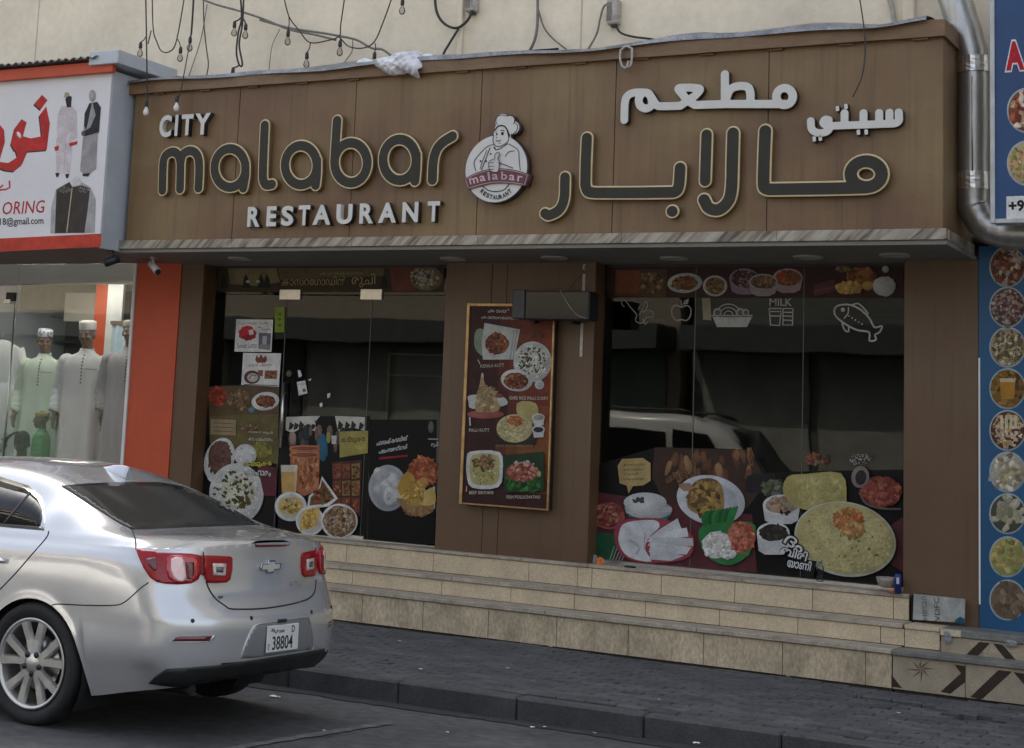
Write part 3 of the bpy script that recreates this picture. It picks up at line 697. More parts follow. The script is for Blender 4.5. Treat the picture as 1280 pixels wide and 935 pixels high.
# ------------------------------------------------------------------ tailor's sign on the left
M_vinyl = mat('white_vinyl', (.70, .68, .68), .5, var=.05, scale=2)
ts = thing('tailor_sign', 'white and red tailor shop sign box with Arabic lettering', 'sign'); TY = -1.3
zb_, zt_ = 3.165, 4.80
mbox('sign_panel', -9.4, -5.192, TY, TY + .02, zb_, zt_, M_vinyl, ts, .003)
M_gpan = mat('grey_side_sheet', (.5, .53, .57), .5, .1, var=.1, scale=3)
mbox('sign_side', -5.21, -5.188, TY + .021, -.02, zb_ - .02, zt_ + .02, M_gpan, ts, .002); mbox('sign_side', -5.187, -5.180, TY + .3, -.02, 4.3, 4.304, M_gpan, ts)
mbox('sign_base', -9.4, -5.211, TY + .021, -.02, zb_ - .02, zb_, mat('sign_base_board', (.2, .13, .11), .7), ts)
mbox('red_beam', -9.4, -5.14, TY - .06, TY - .003, zt_ - .01, zt_ + .1, M_orange, ts, .004)
bm = bmesh.new(); n = 150; R_ = []
for i in range(n + 1):
    x = -9.3 + 4.02 * i / n; w = .018 * math.sin(x * 2 * PI / .09)
    R_.append([(x, TY - .14, zt_ + .125 + w), (x, -.02, zt_ + .2 + w)])
rings(bm, R_, False); link('corrugated_roof', bmm('corrugated_roof', bm), ts, mats=mat('old_roof_sheet', (.2, .2, .21), .6, .3, var=.3, scale=4))
mbox('roof_flashing', -5.4, -5.05, TY - .1, -.47, zt_ + .06, zt_ + .19, M_gpan, ts, .006)
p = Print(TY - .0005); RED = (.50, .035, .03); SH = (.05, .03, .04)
def c6(x, y): return (x / 3.893, 80 + y / 3.893)
dot_ = [(205, 150), (232, 176), (198, 222), (166, 194)]
A_ = [(192, 250), (225, 206), (243, 290), (228, 418), (120, 427), (70, 420), (54, 390), (72, 312), (105, 268), (130, 284), (120, 318), (112, 352), (150, 362), (203, 352)]
B_ = [(76, 421), (134, 427), (108, 488), (66, 522), (22, 516), (-40, 490), (-40, 470), (40, 482), (86, 452)]
C_ = [(-60, 280), (0, 296), (20, 322), (24, 380), (0, 462), (-60, 470)]
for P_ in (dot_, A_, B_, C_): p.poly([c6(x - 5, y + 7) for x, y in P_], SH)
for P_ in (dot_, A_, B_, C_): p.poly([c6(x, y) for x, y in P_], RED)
p.ell(*c6(93, 345), 2.2, 4.5, (.7, .68, .68), -30)
for s in ([(46, 568), (48, 600), (30, 610), (-20, 616)], [(-20, 616), (8, 596), (14, 588)]): p.line([c6(*q) for q in s], 2, RED)
p.text('ORING', 2, 268.6, 54.6, 266.0, 16.2, RED, .005, shear=.18); p.text('18@gmail.com', 0.5, 284.2, 54.6, 282.6, 12, (.03, .03, .035), .012)
p.poly([(-330, 314), (127, 292), (126.4, 308.4), (-330, 331)], (.52, .06, .035))
gr = (.33, .31, .31); dk = (.03, .03, .035); pk = (.62, .55, .56)
p.poly([c6(*q) for q in ((300, 205), (345, 200), (372, 230), (376, 360), (352, 372), (340, 530), (276, 530), (272, 380), (282, 350), (275, 330), (284, 240))], pk)
p.poly([c6(*q) for q in ((318, 170), (330, 150), (350, 160), (346, 210), (326, 212))], dk); p.poly([c6(*q) for q in ((310, 165), (318, 138), (336, 140), (338, 156))], (.4, .32, .22))
p.poly([c6(*q) for q in ((264, 405), (288, 395), (286, 420), (270, 424))], RED); p.poly([c6(*q) for q in ((336, 386), (378, 374), (376, 390), (340, 402))], RED)
for q in ((270, 530), (318, 535)): p.poly([c6(q[0], q[1]), c6(q[0] + 20, q[1]), c6(q[0] + 14, q[1] + 20), c6(q[0] + 4, q[1] + 20)], dk)
p.line([c6(322, 330), c6(312, 530)], .7, (.5, .42, .44))
p.poly([c6(*q) for q in ((436, 190), (470, 184), (490, 210), (484, 330), (476, 345), (468, 510), (420, 545), (390, 520), (405, 350), (412, 240))], gr)
p.poly([c6(*q) for q in ((414, 240), (436, 192), (448, 190), (428, 290), (420, 320), (410, 300))], dk); p.poly([c6(*q) for q in ((452, 190), (474, 184), (492, 212), (482, 332), (440, 345), (414, 352), (404, 330), (440, 310), (466, 250))], dk)
p.ell(*c6(450, 155), 4.3, 7.5, (.42, .38, .36)); p.ell(*c6(406, 338), 2.4, 3.2, (.12, .1, .09)); p.poly([c6(*q) for q in ((402, 535), (440, 530), (430, 548), (404, 546))], dk)
p.poly([c6(*q) for q in ((274, 610), (340, 572), (400, 575), (440, 600), (466, 660), (460, 820), (415, 822), (246, 824), (250, 700))], (.4, .4, .39))
p.poly([c6(*q) for q in ((276, 612), (340, 574), (356, 600), (340, 822), (268, 824))], (.055, .04, .035)); p.poly([c6(*q) for q in ((356, 600), (400, 590), (440, 606), (424, 740), (412, 822), (340, 822))], (.06, .045, .04))
p.line([c6(352, 604), c6(326, 820)], 1.4, (.45, .38, .27)); p.poly([c6(*q) for q in ((338, 572), (352, 596), (386, 590), (400, 574), (380, 545))], (.65, .63, .62))
p.bits(*c6(312, 612), 9, 4, 60, .9, [(.3, .27, .25), (.12, .1, .09)]); p.bits(*c6(410, 612), 8, 4, 50, .9, [(.3, .27, .25), (.12, .1, .09)])
p.build('printed_face', ts, MATS.setdefault('vinyl_print', printmat('vinyl_print', .5)))

# ------------------------------------------------------------------ right-hand neighbour
M_blue = mat('blue_sign_face', (.012, .055, .16), .4, var=.2, scale=1.5); M_blue2 = mat('blue_panel', (.004, .075, .18), .4, var=.15, scale=1.2)
M_alu = mat('sign_frame', (.45, .46, .45), .45, .3, var=.15, scale=9)
bs = thing('blue_sign_box', 'blue food sign box with red lettering and round dish pictures', 'sign'); BY = -.9
bx0, bz0 = 2.503, 3.292
mbox('sign_face', bx0 + .03, 4.6, BY + .006, BY + .02, bz0 + .03, 5.6, M_blue, bs); mbox('sign_back', bx0 + .01, 4.6, BY + .021, BY + .2, bz0 + .01, 5.6, M_alu, bs)
mbox('sign_frame', bx0, bx0 + .032, BY - .012, BY + .03, bz0, 5.6, M_alu, bs, .004); mbox('sign_frame', bx0 + .033, 4.6, BY - .012, BY + .03, bz0, bz0 + .032, M_alu, bs, .004)
def dish(p, cx, cy, r, base, cols, size=3, n=90, rim=(.4, .42, .42), asp=1.6, extra=None):
    p.ell(cx, cy, r, r * 1.12, rim, n=32); p.ell(cx, cy, r * .92, r * 1.03, base, n=30, jit=.01)
    p.bits(cx, cy, r * .82, r * .94, n, size, cols, asp)
    if extra: extra(p, cx, cy, r)
def dish_part(parent, Y, cx, cy, r, *a, **k):
    q = Print(Y); dish(q, cx, cy, r, *a, **k); return q.build('dish_picture', parent)
dish_part(bs, BY + .005, 1284, 138, 25.5, (.2, .07, .03), [(.4, .1, .04), (.5, .35, .2), (.15, .03, .02), (.6, .5, .4)], size=6, n=60)
dish_part(bs, BY + .005, 1284, 204, 25.5, (.45, .36, .2), [(.5, .42, .2), (.35, .25, .08), (.2, .25, .08), (.55, .15, .06)], size=4, n=80)
p = Print(BY + .005)
p.text('A', 1257.6, 88.5, 1281, 87.2, 36.5, (.45, .015, .03), .05, halo=(.75, .72, .72), hw=.045); p.build('letter', bs); p = Print(BY + .005)
p.poly([(1258, 245.5), (1340, 243), (1340, 271), (1258, 273.5)], (.72, .71, .69)); p.text('+9', 1261, 265, 1281, 264, 14.5, (.01, .01, .01), .04)
p.build('phone_label', bs)
bc = thing('dish_panel', 'blue wall panel with a column of nine round dish pictures', 'sign'); PY = -.012
mbox('panel', 2.2515, 4.2, PY, PY + .03, .43, 3.24, M_blue2, bc, .002); mbox('panel_edge', 2.2505, 2.262, PY - .004, PY - .0005, .6, 2.4, M_white, bc)
pal = [((.2, .1, .06), [(.35, .2, .14), (.2, .06, .03), (.5, .42, .36), (.1, .05, .03)], 5, 80), ((.12, .06, .05), [(.3, .2, .17), (.12, .05, .04), (.42, .36, .32)], 3.4, 120), ((.3, .25, .15), [(.5, .45, .3), (.25, .17, .08), (.12, .08, .04)], 4, 90),
       ((.22, .12, .03), [(.1, .05, .02), (.3, .16, .04)], 5, 25), ((.1, .04, .02), [(.55, .4, .25), (.4, .25, .1), (.6, .5, .4)], 3.2, 90), ((.4, .36, .27), [(.5, .42, .25), (.3, .24, .14), (.6, .56, .48)], 7, 30),
       ((.07, .075, .05), [(.35, .33, .2), (.4, .37, .28)], 9, 16), ((.3, .3, .1), [(.35, .33, .12), (.22, .22, .06), (.45, .3, .12)], 6, 26), ((.18, .13, .085), [(.22, .16, .1), (.13, .09, .055)], 8, 24)]
for (b_, c_, s_, n_2), y in zip(pal, (333.5, 384, 434, 485.8, 538, 590, 642, 696, 750)):
    ex = None
    if y == 485.8: ex = lambda p, cx, cy, r: (p.poly([(cx - 10, cy - 13), (cx + 10, cy - 13), (cx + 8, cy + 13), (cx - 8, cy + 13)], (.4, .2, .03)), p.poly([(cx - 10, cy - 13), (cx + 10, cy - 13), (cx + 9.5, cy - 8), (cx - 9.5, cy - 8)], (.55, .42, .25)))
    if y == 538: ex = lambda p, cx, cy, r: [p.poly([(cx - 9 + i * 6, cy - 19), (cx - 6 + i * 6, cy - 19), (cx - 5 + i * 5.6, cy - 2), (cx - 9 + i * 5.6, cy - 2)], (.65, .55, .35)) for i in range(4)]
    dish_part(bc, PY - .0005, 1259.5, y, 23, b_, c_, s_, n_2, rim=(.35, .42, .45), extra=ex)
duct = thing('exhaust_duct', 'silver foil exhaust duct running down beside the fascia sign', 'duct')
M_duct = mat('duct_metal', (.45, .44, .42), .33, .85, var=.22, scale=3, stretch=(6, 6, .5), fine=.12)
DY = -.45
dp = [at(*q, DY) for q in ((1163, -70), (1190, -10), (1208, 45), (1216, 80), (1217.5, 120), (1217.5, 240), (1220, 262), (1234, 282), (1262, 291), (1330, 292))]
dp = [Vector(q) for q in catmull(dp, 5)]
bm = bmesh.new(); tube(bm, dp, [.118 + .003 * math.sin(i * 2.1) for i in range(len(dp))], 20); link('duct_pipe', bmm('duct_pipe', bm), duct, mats=M_duct)
for y0, y1 in ((72, 92), (216, 238)):
    a, b = at(1217, y0, DY), at(1217.5, y1, DY); bm = bmesh.new(); rows = []
    for i in range(9):
        t = i / 8; c = a.lerp(b, t); rows.append([(c.x + (.123 + rnd.uniform(0, .004)) * math.cos(2 * PI * k / 24), c.y + (.123 + rnd.uniform(0, .004)) * math.sin(2 * PI * k / 24), c.z) for k in range(24)])
    rings(bm, rows, True, False, False, False); link('foil_tape', bmm('foil_tape', bm), duct, mats=mat('foil_tape', (.75, .74, .72), .3, 1, var=.15, scale=30))
mtube('seam', [at(1215, 95, DY - .121), at(1215.5, 214, DY - .121)], .006, M_steel, duct)
# ------------------------------------------------------------------ printed films on the glazing
FYM = GY - .003
def f2(x, y): return (240 + x / 4, 480 + y / 4)
def g1(x, y): return (240 + x / 4, 320 + y / 4)
def w1(x, y): return (740 + x / 3.2, 320 + y / 3.2)
def w2(x, y): return (740 + x / 3.2, 540 + y / 3.2)
def m1_(x, y): return (540 + x / 2.923, 340 + y / 2.923)
CUR = None
def use(p, conv, s):
    global CUR; CUR = (p, conv, s)
def E_(cx, cy, rx, ry, col, rot=0, n=26, jit=0, **k): p, c, s = CUR; p.ell(*c(cx, cy), rx / s, ry / s, col, rot, n, jit, **k)
def Q_(pts, col, sm=0): p, c, s = CUR; q = [c(*a) for a in pts]; p.poly(catmull(q, 3, True) if sm else q, col)
def B_(cx, cy, rx, ry, n, size, cols, **k): p, c, s = CUR; p.bits(*c(cx, cy), rx / s, ry / s, n, size / s, cols, **k)
def T_(t, x0, y0, x1, y1, h, col, **k): p, c, s = CUR; p.text(t, *c(x0, y0), *c(x1, y1), h / s, col, **k)
def L_(pts, w, col, sm=0, closed=False): p, c, s = CUR; q = [c(*a) for a in pts]; p.line(catmull(q, 4, closed) if sm else q, w / s, col, closed and not sm)
def shade_food(cx, cy, rx, ry, base, cols, n, size, **k): E_(cx, cy, rx, ry, base, jit=.06); B_(cx, cy, rx * .92, ry * .92, n, size, cols, **k)
WHT = (.62, .62, .6); LEAF = [(.05, .09, .02), (.08, .12, .03), (.1, .06, .03)]
MEAT = [(.16, .05, .025), (.25, .08, .035), (.1, .03, .02), (.33, .14, .06)]; RICE = [(.62, .6, .54), (.55, .52, .42), (.68, .66, .6)]
YEL = [(.5, .33, .08), (.6, .42, .14), (.4, .24, .05)]; BRN = [(.2, .12, .06), (.3, .19, .1), (.12, .07, .03)]
# left side film
p = Print(FYM); use(p, f2, 4)
Q_([(60, 10), (436, -4), (428, 830), (-20, 830)], (.010, .008, .008)); Q_([(80, 14), (436, 0), (434, 150), (86, 162)], (.11, .07, .035)); Q_([(86, 160), (432, 150), (430, 400), (250, 380), (90, 300)], (.13, .105, .04))
shade_food(130, 62, 46, 48, (.3, .05, .03), [(.35, .06, .03), (.22, .04, .02)], 30, 16); shade_food(240, 80, 60, 55, (.13, .08, .04), BRN, 50, 14)
E_(368, 86, 70, 46, WHT, -8); shade_food(370, 86, 50, 30, (.17, .06, .03), MEAT, 40, 12); E_(300, 130, 16, 14, (.1, .22, .28))
Q_([(96, 175), (222, 180), (222, 258), (94, 252)], (.3, .22, .13)); 
for y in (195, 215, 235): L_([(110, y), (205, y + 3)], 5, (.16, .11, .06))
shade_food(350, 330, 55, 40, (.22, .2, .05), [(.25, .24, .06), (.18, .15, .03)], 30, 14); shade_food(290, 215, 50, 20, (.09, .08, .04), BRN, 25, 10)
for y in (240, 275): T_('നാടൻ രുചി' if y == 240 else 'കട പലഹാരം', 285, y + 6, 405, y + 12, 14, WHT)
E_(140, 378, 74, 112, WHT, 18); shade_food(142, 370, 58, 88, (.14, .07, .05), [(.16, .08, .06), (.12, .06, .045)], 60, 14, rot=18); Q_([(62, 420), (120, 470), (110, 500), (84, 478)], WHT)
E_(270, 356, 56, 56, (.58, .57, .55)); B_(270, 356, 48, 48, 30, 8, [(.6, .59, .57), (.54, .53, .5)])
E_(226, 548, 136, 152, (.6, .6, .58), 0, 36); E_(226, 548, 122, 138, (.56, .56, .53), 0, 36); E_(232, 540, 90, 80, (.55, .54, .4), jit=.1); B_(226, 548, 115, 130, 260, 6, RICE, asp=2.4); B_(215, 535, 100, 100, 34, 13, LEAF, asp=1.8); B_(255, 590, 40, 30, 12, 16, LEAF, asp=2)
Q_([(330, 400), (430, 420), (425, 560), (365, 560)], (.1, .025, .035))
T_('തട്ടുകട', 264, 420, 404, 412, 32, (.55, .5, .06), bold=.02, halo=(.03, .03, .01), hw=.05); T_('പലഹാരം', 268, 452, 398, 462, 26, WHT, bold=.01, halo=(.02, .02, .02), hw=.04)
p.build('window_film', rest)
# door film
p = Print(FYM); use(p, f2, 4)
Q_([(446, 160), (890, 160), (868, 790), (414, 790)], (.009, .008, .008)); Q_([(470, 165), (610, 160), (625, 240), (560, 215), (500, 245), (468, 230)], (.52, .5, .44)); Q_([(715, 160), (865, 165), (862, 235), (800, 215), (730, 240)], (.5, .48, .42)); Q_([(590, 160), (640, 160), (620, 185)], (.55, .52, .47))
for x in (490, 515, 540, 575, 600, 735, 770, 800, 840): Q_([(x, 190 + rnd.uniform(-10, 10)), (x + 22, 205), (x + 10, 225), (x - 8, 230)], (.03, .03, .025))
for i in range(26): E_(470 + rnd.uniform(0, 390), 255 + rnd.uniform(-20, 60), rnd.uniform(8, 18), rnd.uniform(15, 40), rnd.choice([(.05, .04, .035), (.09, .07, .06), (.03, .04, .05), (.16, .11, .09)]), jit=.1)
E_(655, 320, 26, 70, (.03, .12, .2), jit=.1); E_(684, 268, 11, 28, (.32, .3, .08)); Q_([(698, 258), (725, 258), (722, 300), (700, 300)], (.55, .54, .5)); E_(505, 270, 18, 30, (.35, .25, .2), jit=.1)
Q_([(738, 238), (882, 234), (880, 345), (740, 368)], (.32, .27, .08)); T_('തട്ടുകട', 750, 300, 868, 292, 36, (.06, .05, .02), bold=.02); T_('രുചി', 820, 330, 870, 326, 26, (.5, .45, .05), bold=.02)
Q_([(490, 310), (640, 306), (636, 535), (560, 560), (500, 520)], (.36, .13, .06))
for i in range(4): Q_([(500 + i * 36, 335), (530 + i * 36, 335), (526 + i * 34, 520), (504 + i * 34, 520)], rnd.choice([(.42, .17, .08), (.3, .1, .05), (.46, .2, .1)]))
B_(566, 430, 66, 95, 70, 14, [(.42, .16, .07), (.28, .09, .04), (.5, .24, .12)], asp=2.5, ang=90)
for y in (322, 355): E_(564, y, 76, 16, (.5, .22, .12)); E_(564, y, 66, 10, (.26, .08, .04))
Q_([(447, 412), (530, 412), (522, 545), (452, 545)], (.5, .3, .1)); Q_([(447, 405), (530, 405), (528, 440), (448, 440)], (.56, .5, .42)); Q_([(520, 420), (530, 420), (522, 540), (512, 540)], (.55, .42, .25))
Q_([(700, 390), (852, 380), (845, 660), (720, 650)], (.07, .03, .02))
for i in range(3):
    for j in range(3): Q_([(706 + i * 48, 400 + j * 86), (748 + i * 48, 396 + j * 86), (746 + i * 48, 470 + j * 86), (708 + i * 48, 474 + j * 86)], rnd.choice([(.2, .06, .035), (.16, .05, .03), (.26, .09, .05), (.22, .15, .06)])); B_(727 + i * 48, 436 + j * 86, 18, 30, 14, 10, MEAT)
Q_([(655, 460), (735, 572), (690, 612), (580, 625), (590, 560), (640, 520)], WHT); Q_([(655, 478), (718, 570), (680, 598), (592, 608), (600, 565), (645, 525)], (.18, .07, .035)); B_(655, 560, 48, 36, 50, 14, MEAT + [(.1, .14, .04)])
E_(500, 612, 80, 74, WHT); E_(500, 612, 66, 60, (.5, .49, .46)); Q_([(448, 575), (545, 570), (560, 620), (520, 655), (450, 640)], (.5, .36, .15), 1); B_(500, 610, 46, 32, 40, 13, YEL + [(.55, .45, .28), (.14, .17, .05)])
E_(597, 684, 71, 74, WHT); E_(597, 684, 60, 62, (.5, .48, .44))
for i in range(4): E_(565 + i * 20, 682 - i * 6, 17, 54, rnd.choice(YEL), 14, jit=.06); 
B_(595, 684, 42, 48, 30, 9, YEL)
E_(744, 686, 92, 88, WHT); shade_food(744, 686, 82, 78, (.26, .17, .11), BRN + [(.5, .4, .3), (.4, .28, .18)], 150, 13)
p.build('door_film', door)
# right film
p = Print(FYM); use(p, f2, 4)
Q_([(888, 178), (1222, 178), (1212, 800), (880, 800)], (.005, .005, .0055))
T_('ചായക്കടയിൽ', 922, 308, 1084, 280, 26, WHT, bold=.02); T_('പലഹാരങ്ങൾ', 934, 350, 1082, 322, 24, WHT, bold=.02); L_([(936, 372), (1080, 358)], 10, (.3, .02, .03)); T_('രുചി', 1196, 318, 1232, 316, 28, WHT, bold=.01); E_(1195, 215, 14, 30, (.12, .12, .12)); L_([(1180, 275), (1230, 276)], 5, (.4, .4, .4))
E_(980, 520, 97, 116, (.38, .39, .4), 0, 32); E_(980, 520, 84, 102, (.33, .34, .35), 0, 32)
for i in range(12): E_(930 + rnd.uniform(0, 100), 440 + rnd.uniform(0, 140), 22, 27, rnd.choice([(.5, .5, .49), (.42, .42, .41), (.56, .55, .53)]), rnd.uniform(-30, 30))
E_(985, 560, 28, 46, (.55, .55, .54)); E_(985, 560, 12, 22, (.4, .4, .4))
shade_food(1160, 440, 76, 78, (.2, .05, .025), [(.38, .1, .04), (.28, .07, .03), (.45, .16, .07)], 120, 16, asp=2.5)
Q_([(1005, 520), (1110, 560), (1218, 510), (1218, 620), (1160, 660), (1070, 640)], (.5, .48, .43)); Q_([(1020, 570), (1218, 590), (1206, 640), (1150, 666), (1060, 630)], (.3, .18, .08)); B_(1130, 635, 70, 22, 40, 12, [(.34, .2, .09), (.22, .12, .05)])
for a in (((1030, 520), (1075, 440), (1120, 480), (1085, 590)), ((1085, 580), (1130, 480), (1170, 500), (1140, 610)), ((1140, 600), (1190, 520), (1218, 540), (1215, 600))): Q_(a, rnd.choice(YEL), 1)
E_(1160, 492, 26, 26, (.5, .25, .08), jit=.1); B_(1110, 545, 60, 60, 40, 11, YEL)
p.build('window_film', rest)
# transom film
p = Print(FYM); use(p, g1, 4)
Q_([(125, 45), (1262, 45), (1258, 180), (128, 180)], (.05, .035, .02)); Q_([(180, 60), (420, 55), (440, 130), (330, 150), (190, 140)], (.2, .16, .08)); Q_([(430, 55), (960, 55), (960, 100), (440, 120)], (.13, .095, .05))
for x in (160, 270, 345, 375, 960): Q_([(x - 18, 160), (x - 10, 110), (x, 90), (x + 12, 115), (x + 22, 160)], (.02, .018, .015))
for x in (280, 330): E_(x, 128, 10, 8, (.4, .38, .34))
Q_([(990, 60), (1130, 55), (1120, 175), (1000, 175)], (.16, .05, .035)); E_(1172, 112, 82, 62, (.2, .15, .08)); B_(1160, 112, 68, 48, 70, 13, [(.35, .34, .32), (.1, .07, .04), (.26, .17, .07), (.42, .38, .3)])
T_('കാസറേഗാഡിൻ', 450, 148, 768, 146, 46, (.42, .36, .16), bold=.0, halo=(.03, .02, .01), hw=.03); T_('രുചി', 800, 158, 918, 156, 70, (.42, .36, .16), halo=(.03, .02, .01), hw=.03); T_('കടൽകടന്ന', 640, 96, 855, 94, 18, (.3, .26, .12))
p.build('transom_film', rest)
# window: upper strip
p = Print(FYM); use(p, w1, 3.2)
Q_([(60, 38), (1246, 38), (1246, 168), (60, 166)], (.05, .022, .018)); Q_([(95, 55), (300, 52), (296, 165), (90, 160)], (.1, .055, .035)); Q_([(95, 60), (190, 58), (185, 150), (95, 150)], (.2, .06, .025)); shade_food(235, 105, 48, 45, (.09, .055, .03), BRN, 50, 14)
E_(372, 108, 70, 40, (.5, .5, .48), -4); shade_food(372, 108, 52, 28, (.14, .08, .045), BRN + MEAT, 50, 12); E_(493, 120, 49, 42, (.5, .5, .48)); shade_food(493, 120, 38, 33, (.15, .09, .05), BRN, 50, 11)
def bowl(cx, cy, rx, ry, dp, col, food, cols):
    Q_([(cx - rx, cy), (cx + rx, cy), (cx + rx * .82, cy + dp), (cx + rx * .4, cy + dp * 1.25), (cx - rx * .4, cy + dp * 1.25), (cx - rx * .82, cy + dp)], tuple(v * .8 for v in col)); E_(cx, cy, rx, ry, col); shade_food(cx, cy + 1, rx * .86, ry * .8, food, cols, 40, rx * .2)
bowl(610, 92, 60, 42, 50, (.3, .22, .28), (.07, .03, .03), [(.12, .05, .05), (.2, .14, .15), (.05, .02, .02)]); bowl(785, 88, 60, 38, 48, (.42, .32, .34), (.28, .06, .02), [(.35, .09, .03), (.25, .05, .02), (.2, .12, .05)]); bowl(687, 104, 58, 32, 46, (.42, .38, .4), (.1, .06, .03), BRN)
for i in range(4): L_([(890, 120 + i * 12), (975, 98 + i * 12)], 11, rnd.choice([(.16, .05, .06), (.12, .04, .05)]))
shade_food(1080, 82, 60, 36, (.26, .1, .03), [(.3, .13, .04), (.2, .07, .025)], 40, 16); shade_food(1030, 128, 56, 26, (.34, .25, .09), YEL, 30, 14); E_(1105, 120, 22, 18, (.4, .26, .08)); E_(1172, 122, 46, 40, (.46, .46, .44), jit=.06); E_(1176, 54, 14, 14, (.4, .4, .38)); shade_food(1010, 54, 35, 12, (.18, .09, .06), BRN, 20, 10)
p.build('window_film', rest)
# line drawings stuck on the window
p = Print(FYM); use(p, w1, 3.2); LC = (.33, .33, .32)
for s in ([(130, 205), (118, 190), (128, 175), (150, 200), (180, 235)], [(190, 235), (205, 205), (216, 180), (222, 200), (210, 225)], [(180, 235), (175, 260), (200, 268), (222, 245), (244, 245), (244, 225), (225, 218), (200, 225)], [(205, 250), (212, 272), (224, 262)], [(150, 180), (172, 175)], [(185, 215), (200, 190)]): L_(s, 4, LC, 1)
p.build('drawing_sticker', rest); p = Print(FYM); use(p, w1, 3.2); L_([(358, 205), (335, 198), (320, 212), (322, 240), (338, 258), (358, 254), (378, 258), (393, 240), (395, 212), (380, 198), (358, 205)], 5, LC, 1); L_([(358, 203), (356, 182), (350, 176)], 5, LC, 1); Q_([(362, 196), (370, 178), (388, 170), (384, 190)], LC)
p.build('drawing_sticker', rest); p = Print(FYM); use(p, w1, 3.2); Q_([(482, 244), (640, 244), (620, 284), (500, 284)], (.42, .41, .38)); L_([(478, 238), (642, 238)], 6, LC)
for r in (44, 30, 16): L_([(546 + r * 1.1 * math.cos(math.radians(a)), 236 + r * math.sin(math.radians(a))) for a in range(-180, 1, 15)], 5, LC)
for cx, r in ((502, 18), (594, 18), (615, 15)): E_(cx, 226, r, r, LC, n=14); E_(cx, 226, r * .6, r * .6, (.1, .1, .1), n=12)
L_([(432, 168), (474, 168), (476, 258), (440, 254)], .1, (.01, .01, .01)); Q_([(440, 168), (474, 168), (478, 258), (444, 254)], (.3, .25, .17))
p.build('drawing_sticker', rest); p = Print(FYM); use(p, w1, 3.2); T_('MILK', 710, 200, 800, 200, 30, (.42, .42, .41), bold=.015)
for s in ([(708, 210), (758, 210), (756, 222), (708, 222), (708, 210)], [(710, 226), (714, 276), (750, 278), (756, 226)], [(764, 210), (804, 210), (802, 276), (764, 276), (764, 210)], [(764, 225), (804, 226)], [(764, 240), (804, 241)], [(764, 256), (802, 258)], [(712, 240), (754, 240)]): L_(s, 5, (.4, .4, .39))
p.build('drawing_sticker', rest); p = Print(FYM); use(p, w1, 3.2); L_([(968, 215), (985, 198), (1030, 195), (1075, 215), (1110, 250), (1130, 285), (1160, 280), (1150, 305), (1132, 315), (1136, 335), (1110, 338), (1108, 305), (1060, 296), (1010, 270), (975, 240), (968, 215)], 7, (.45, .45, .44), 1); L_([(1040, 195), (1068, 192), (1105, 232), (1082, 225)], 6, (.45, .45, .44), 1); L_([(1000, 268), (1010, 295), (1026, 302), (1026, 278)], 6, (.45, .45, .44), 1)
E_(1004, 215, 9, 9, (.45, .45, .44), n=12); L_([(1026, 205), (1024, 230), (1008, 250)], 5, (.45, .45, .44), 1)
for i in range(5): E_(1028 + i * 13, 240 + i * 8, 3.5, 3.5, (.45, .45, .44), n=8)
p.build('drawing_sticker', rest)
# window: lower food film
p = Print(FYM); use(p, w2, 3.2)
Q_([(25, 130), (260, 60), (640, 70), (700, 160), (1246, 150), (1246, 640), (8, 560), (12, 540)], (.007, .006, .006)); Q_([(250, 62), (630, 72), (700, 200), (600, 330), (300, 300), (240, 180)], (.05, .028, .02)); Q_([(20, 240), (420, 300), (640, 330), (660, 560), (20, 530)], (.09, .025, .03)); Q_([(1150, 400), (1246, 340), (1246, 560), (1180, 520)], (.09, .025, .03))
for i in range(26): x = rnd.uniform(280, 640); E_(x, rnd.uniform(90, 180), rnd.uniform(8, 18), rnd.uniform(20, 50), rnd.choice([(.22, .11, .05), (.15, .07, .035), (.28, .16, .08), (.11, .05, .03)]), rnd.uniform(-20, 20), 12, .25)
for i in range(8): Q_([(620 + i * 12, 170 + rnd.uniform(-8, 8)), (650 + i * 12, 165), (640 + i * 12, 245), (612 + i * 12, 240)], (.02, .018, .02))
B_(730, 225, 55, 30, 40, 18, [(.1, .12, .06), (.18, .19, .14), (.05, .06, .03)]); B_(900, 110, 50, 22, 25, 14, [(.2, .07, .04), (.1, .04, .03), (.25, .16, .1)])
Q_([(122, 108), (205, 104), (236, 125), (236, 195), (205, 214), (166, 216), (148, 246), (140, 214), (112, 205), (104, 135)], (.42, .31, .13), 0)
for i, t in enumerate(('കടൽകടന്ന', 'കാസറേഗാഡൻ', 'രുചി', 'വിഭവങ്ങൾ')): T_(t, 128, 136 + i * 19, 212 - (i == 2) * 25, 135 + i * 19, 11, (.06, .04, .02))
T_('പത്തിരിേകാട', 300, 204, 438, 168, 34, (.06, .025, .015), bold=.02, halo=(.3, .18, .09), hw=.05)
shade_food(62, 330, 72, 48, (.2, .05, .04), [(.3, .07, .05), (.15, .035, .03), (.34, .16, .1)], 70, 14); L_([(20, 372), (80, 385), (128, 350), (120, 320)], 8, (.3, .08, .07), 1)
Q_([(20, 400), (110, 410), (90, 530), (14, 522)], (.02, .085, .04)); 
for i in range(5): L_([(70 + i * 12, 520), (92 + i * 14, 455)], 3, (.3, .32, .3))
Q_([(130, 285), (310, 290), (320, 330), (300, 350), (150, 340)], (.02, .15, .16)); E_(232, 312, 92, 36, (.42, .43, .42)); Q_([(132, 300), (320, 300), (318, 320), (140, 325)], (.44, .45, .44)); E_(215, 282, 86, 40, (.55, .56, .55)); B_(188, 272, 22, 12, 8, 14, [(.06, .07, .05)])
Q_([(90, 400), (110, 360), (180, 345), (300, 350), (390, 400), (412, 440), (390, 500), (300, 522), (180, 518), (110, 480)], (.28, .05, .07), 1)
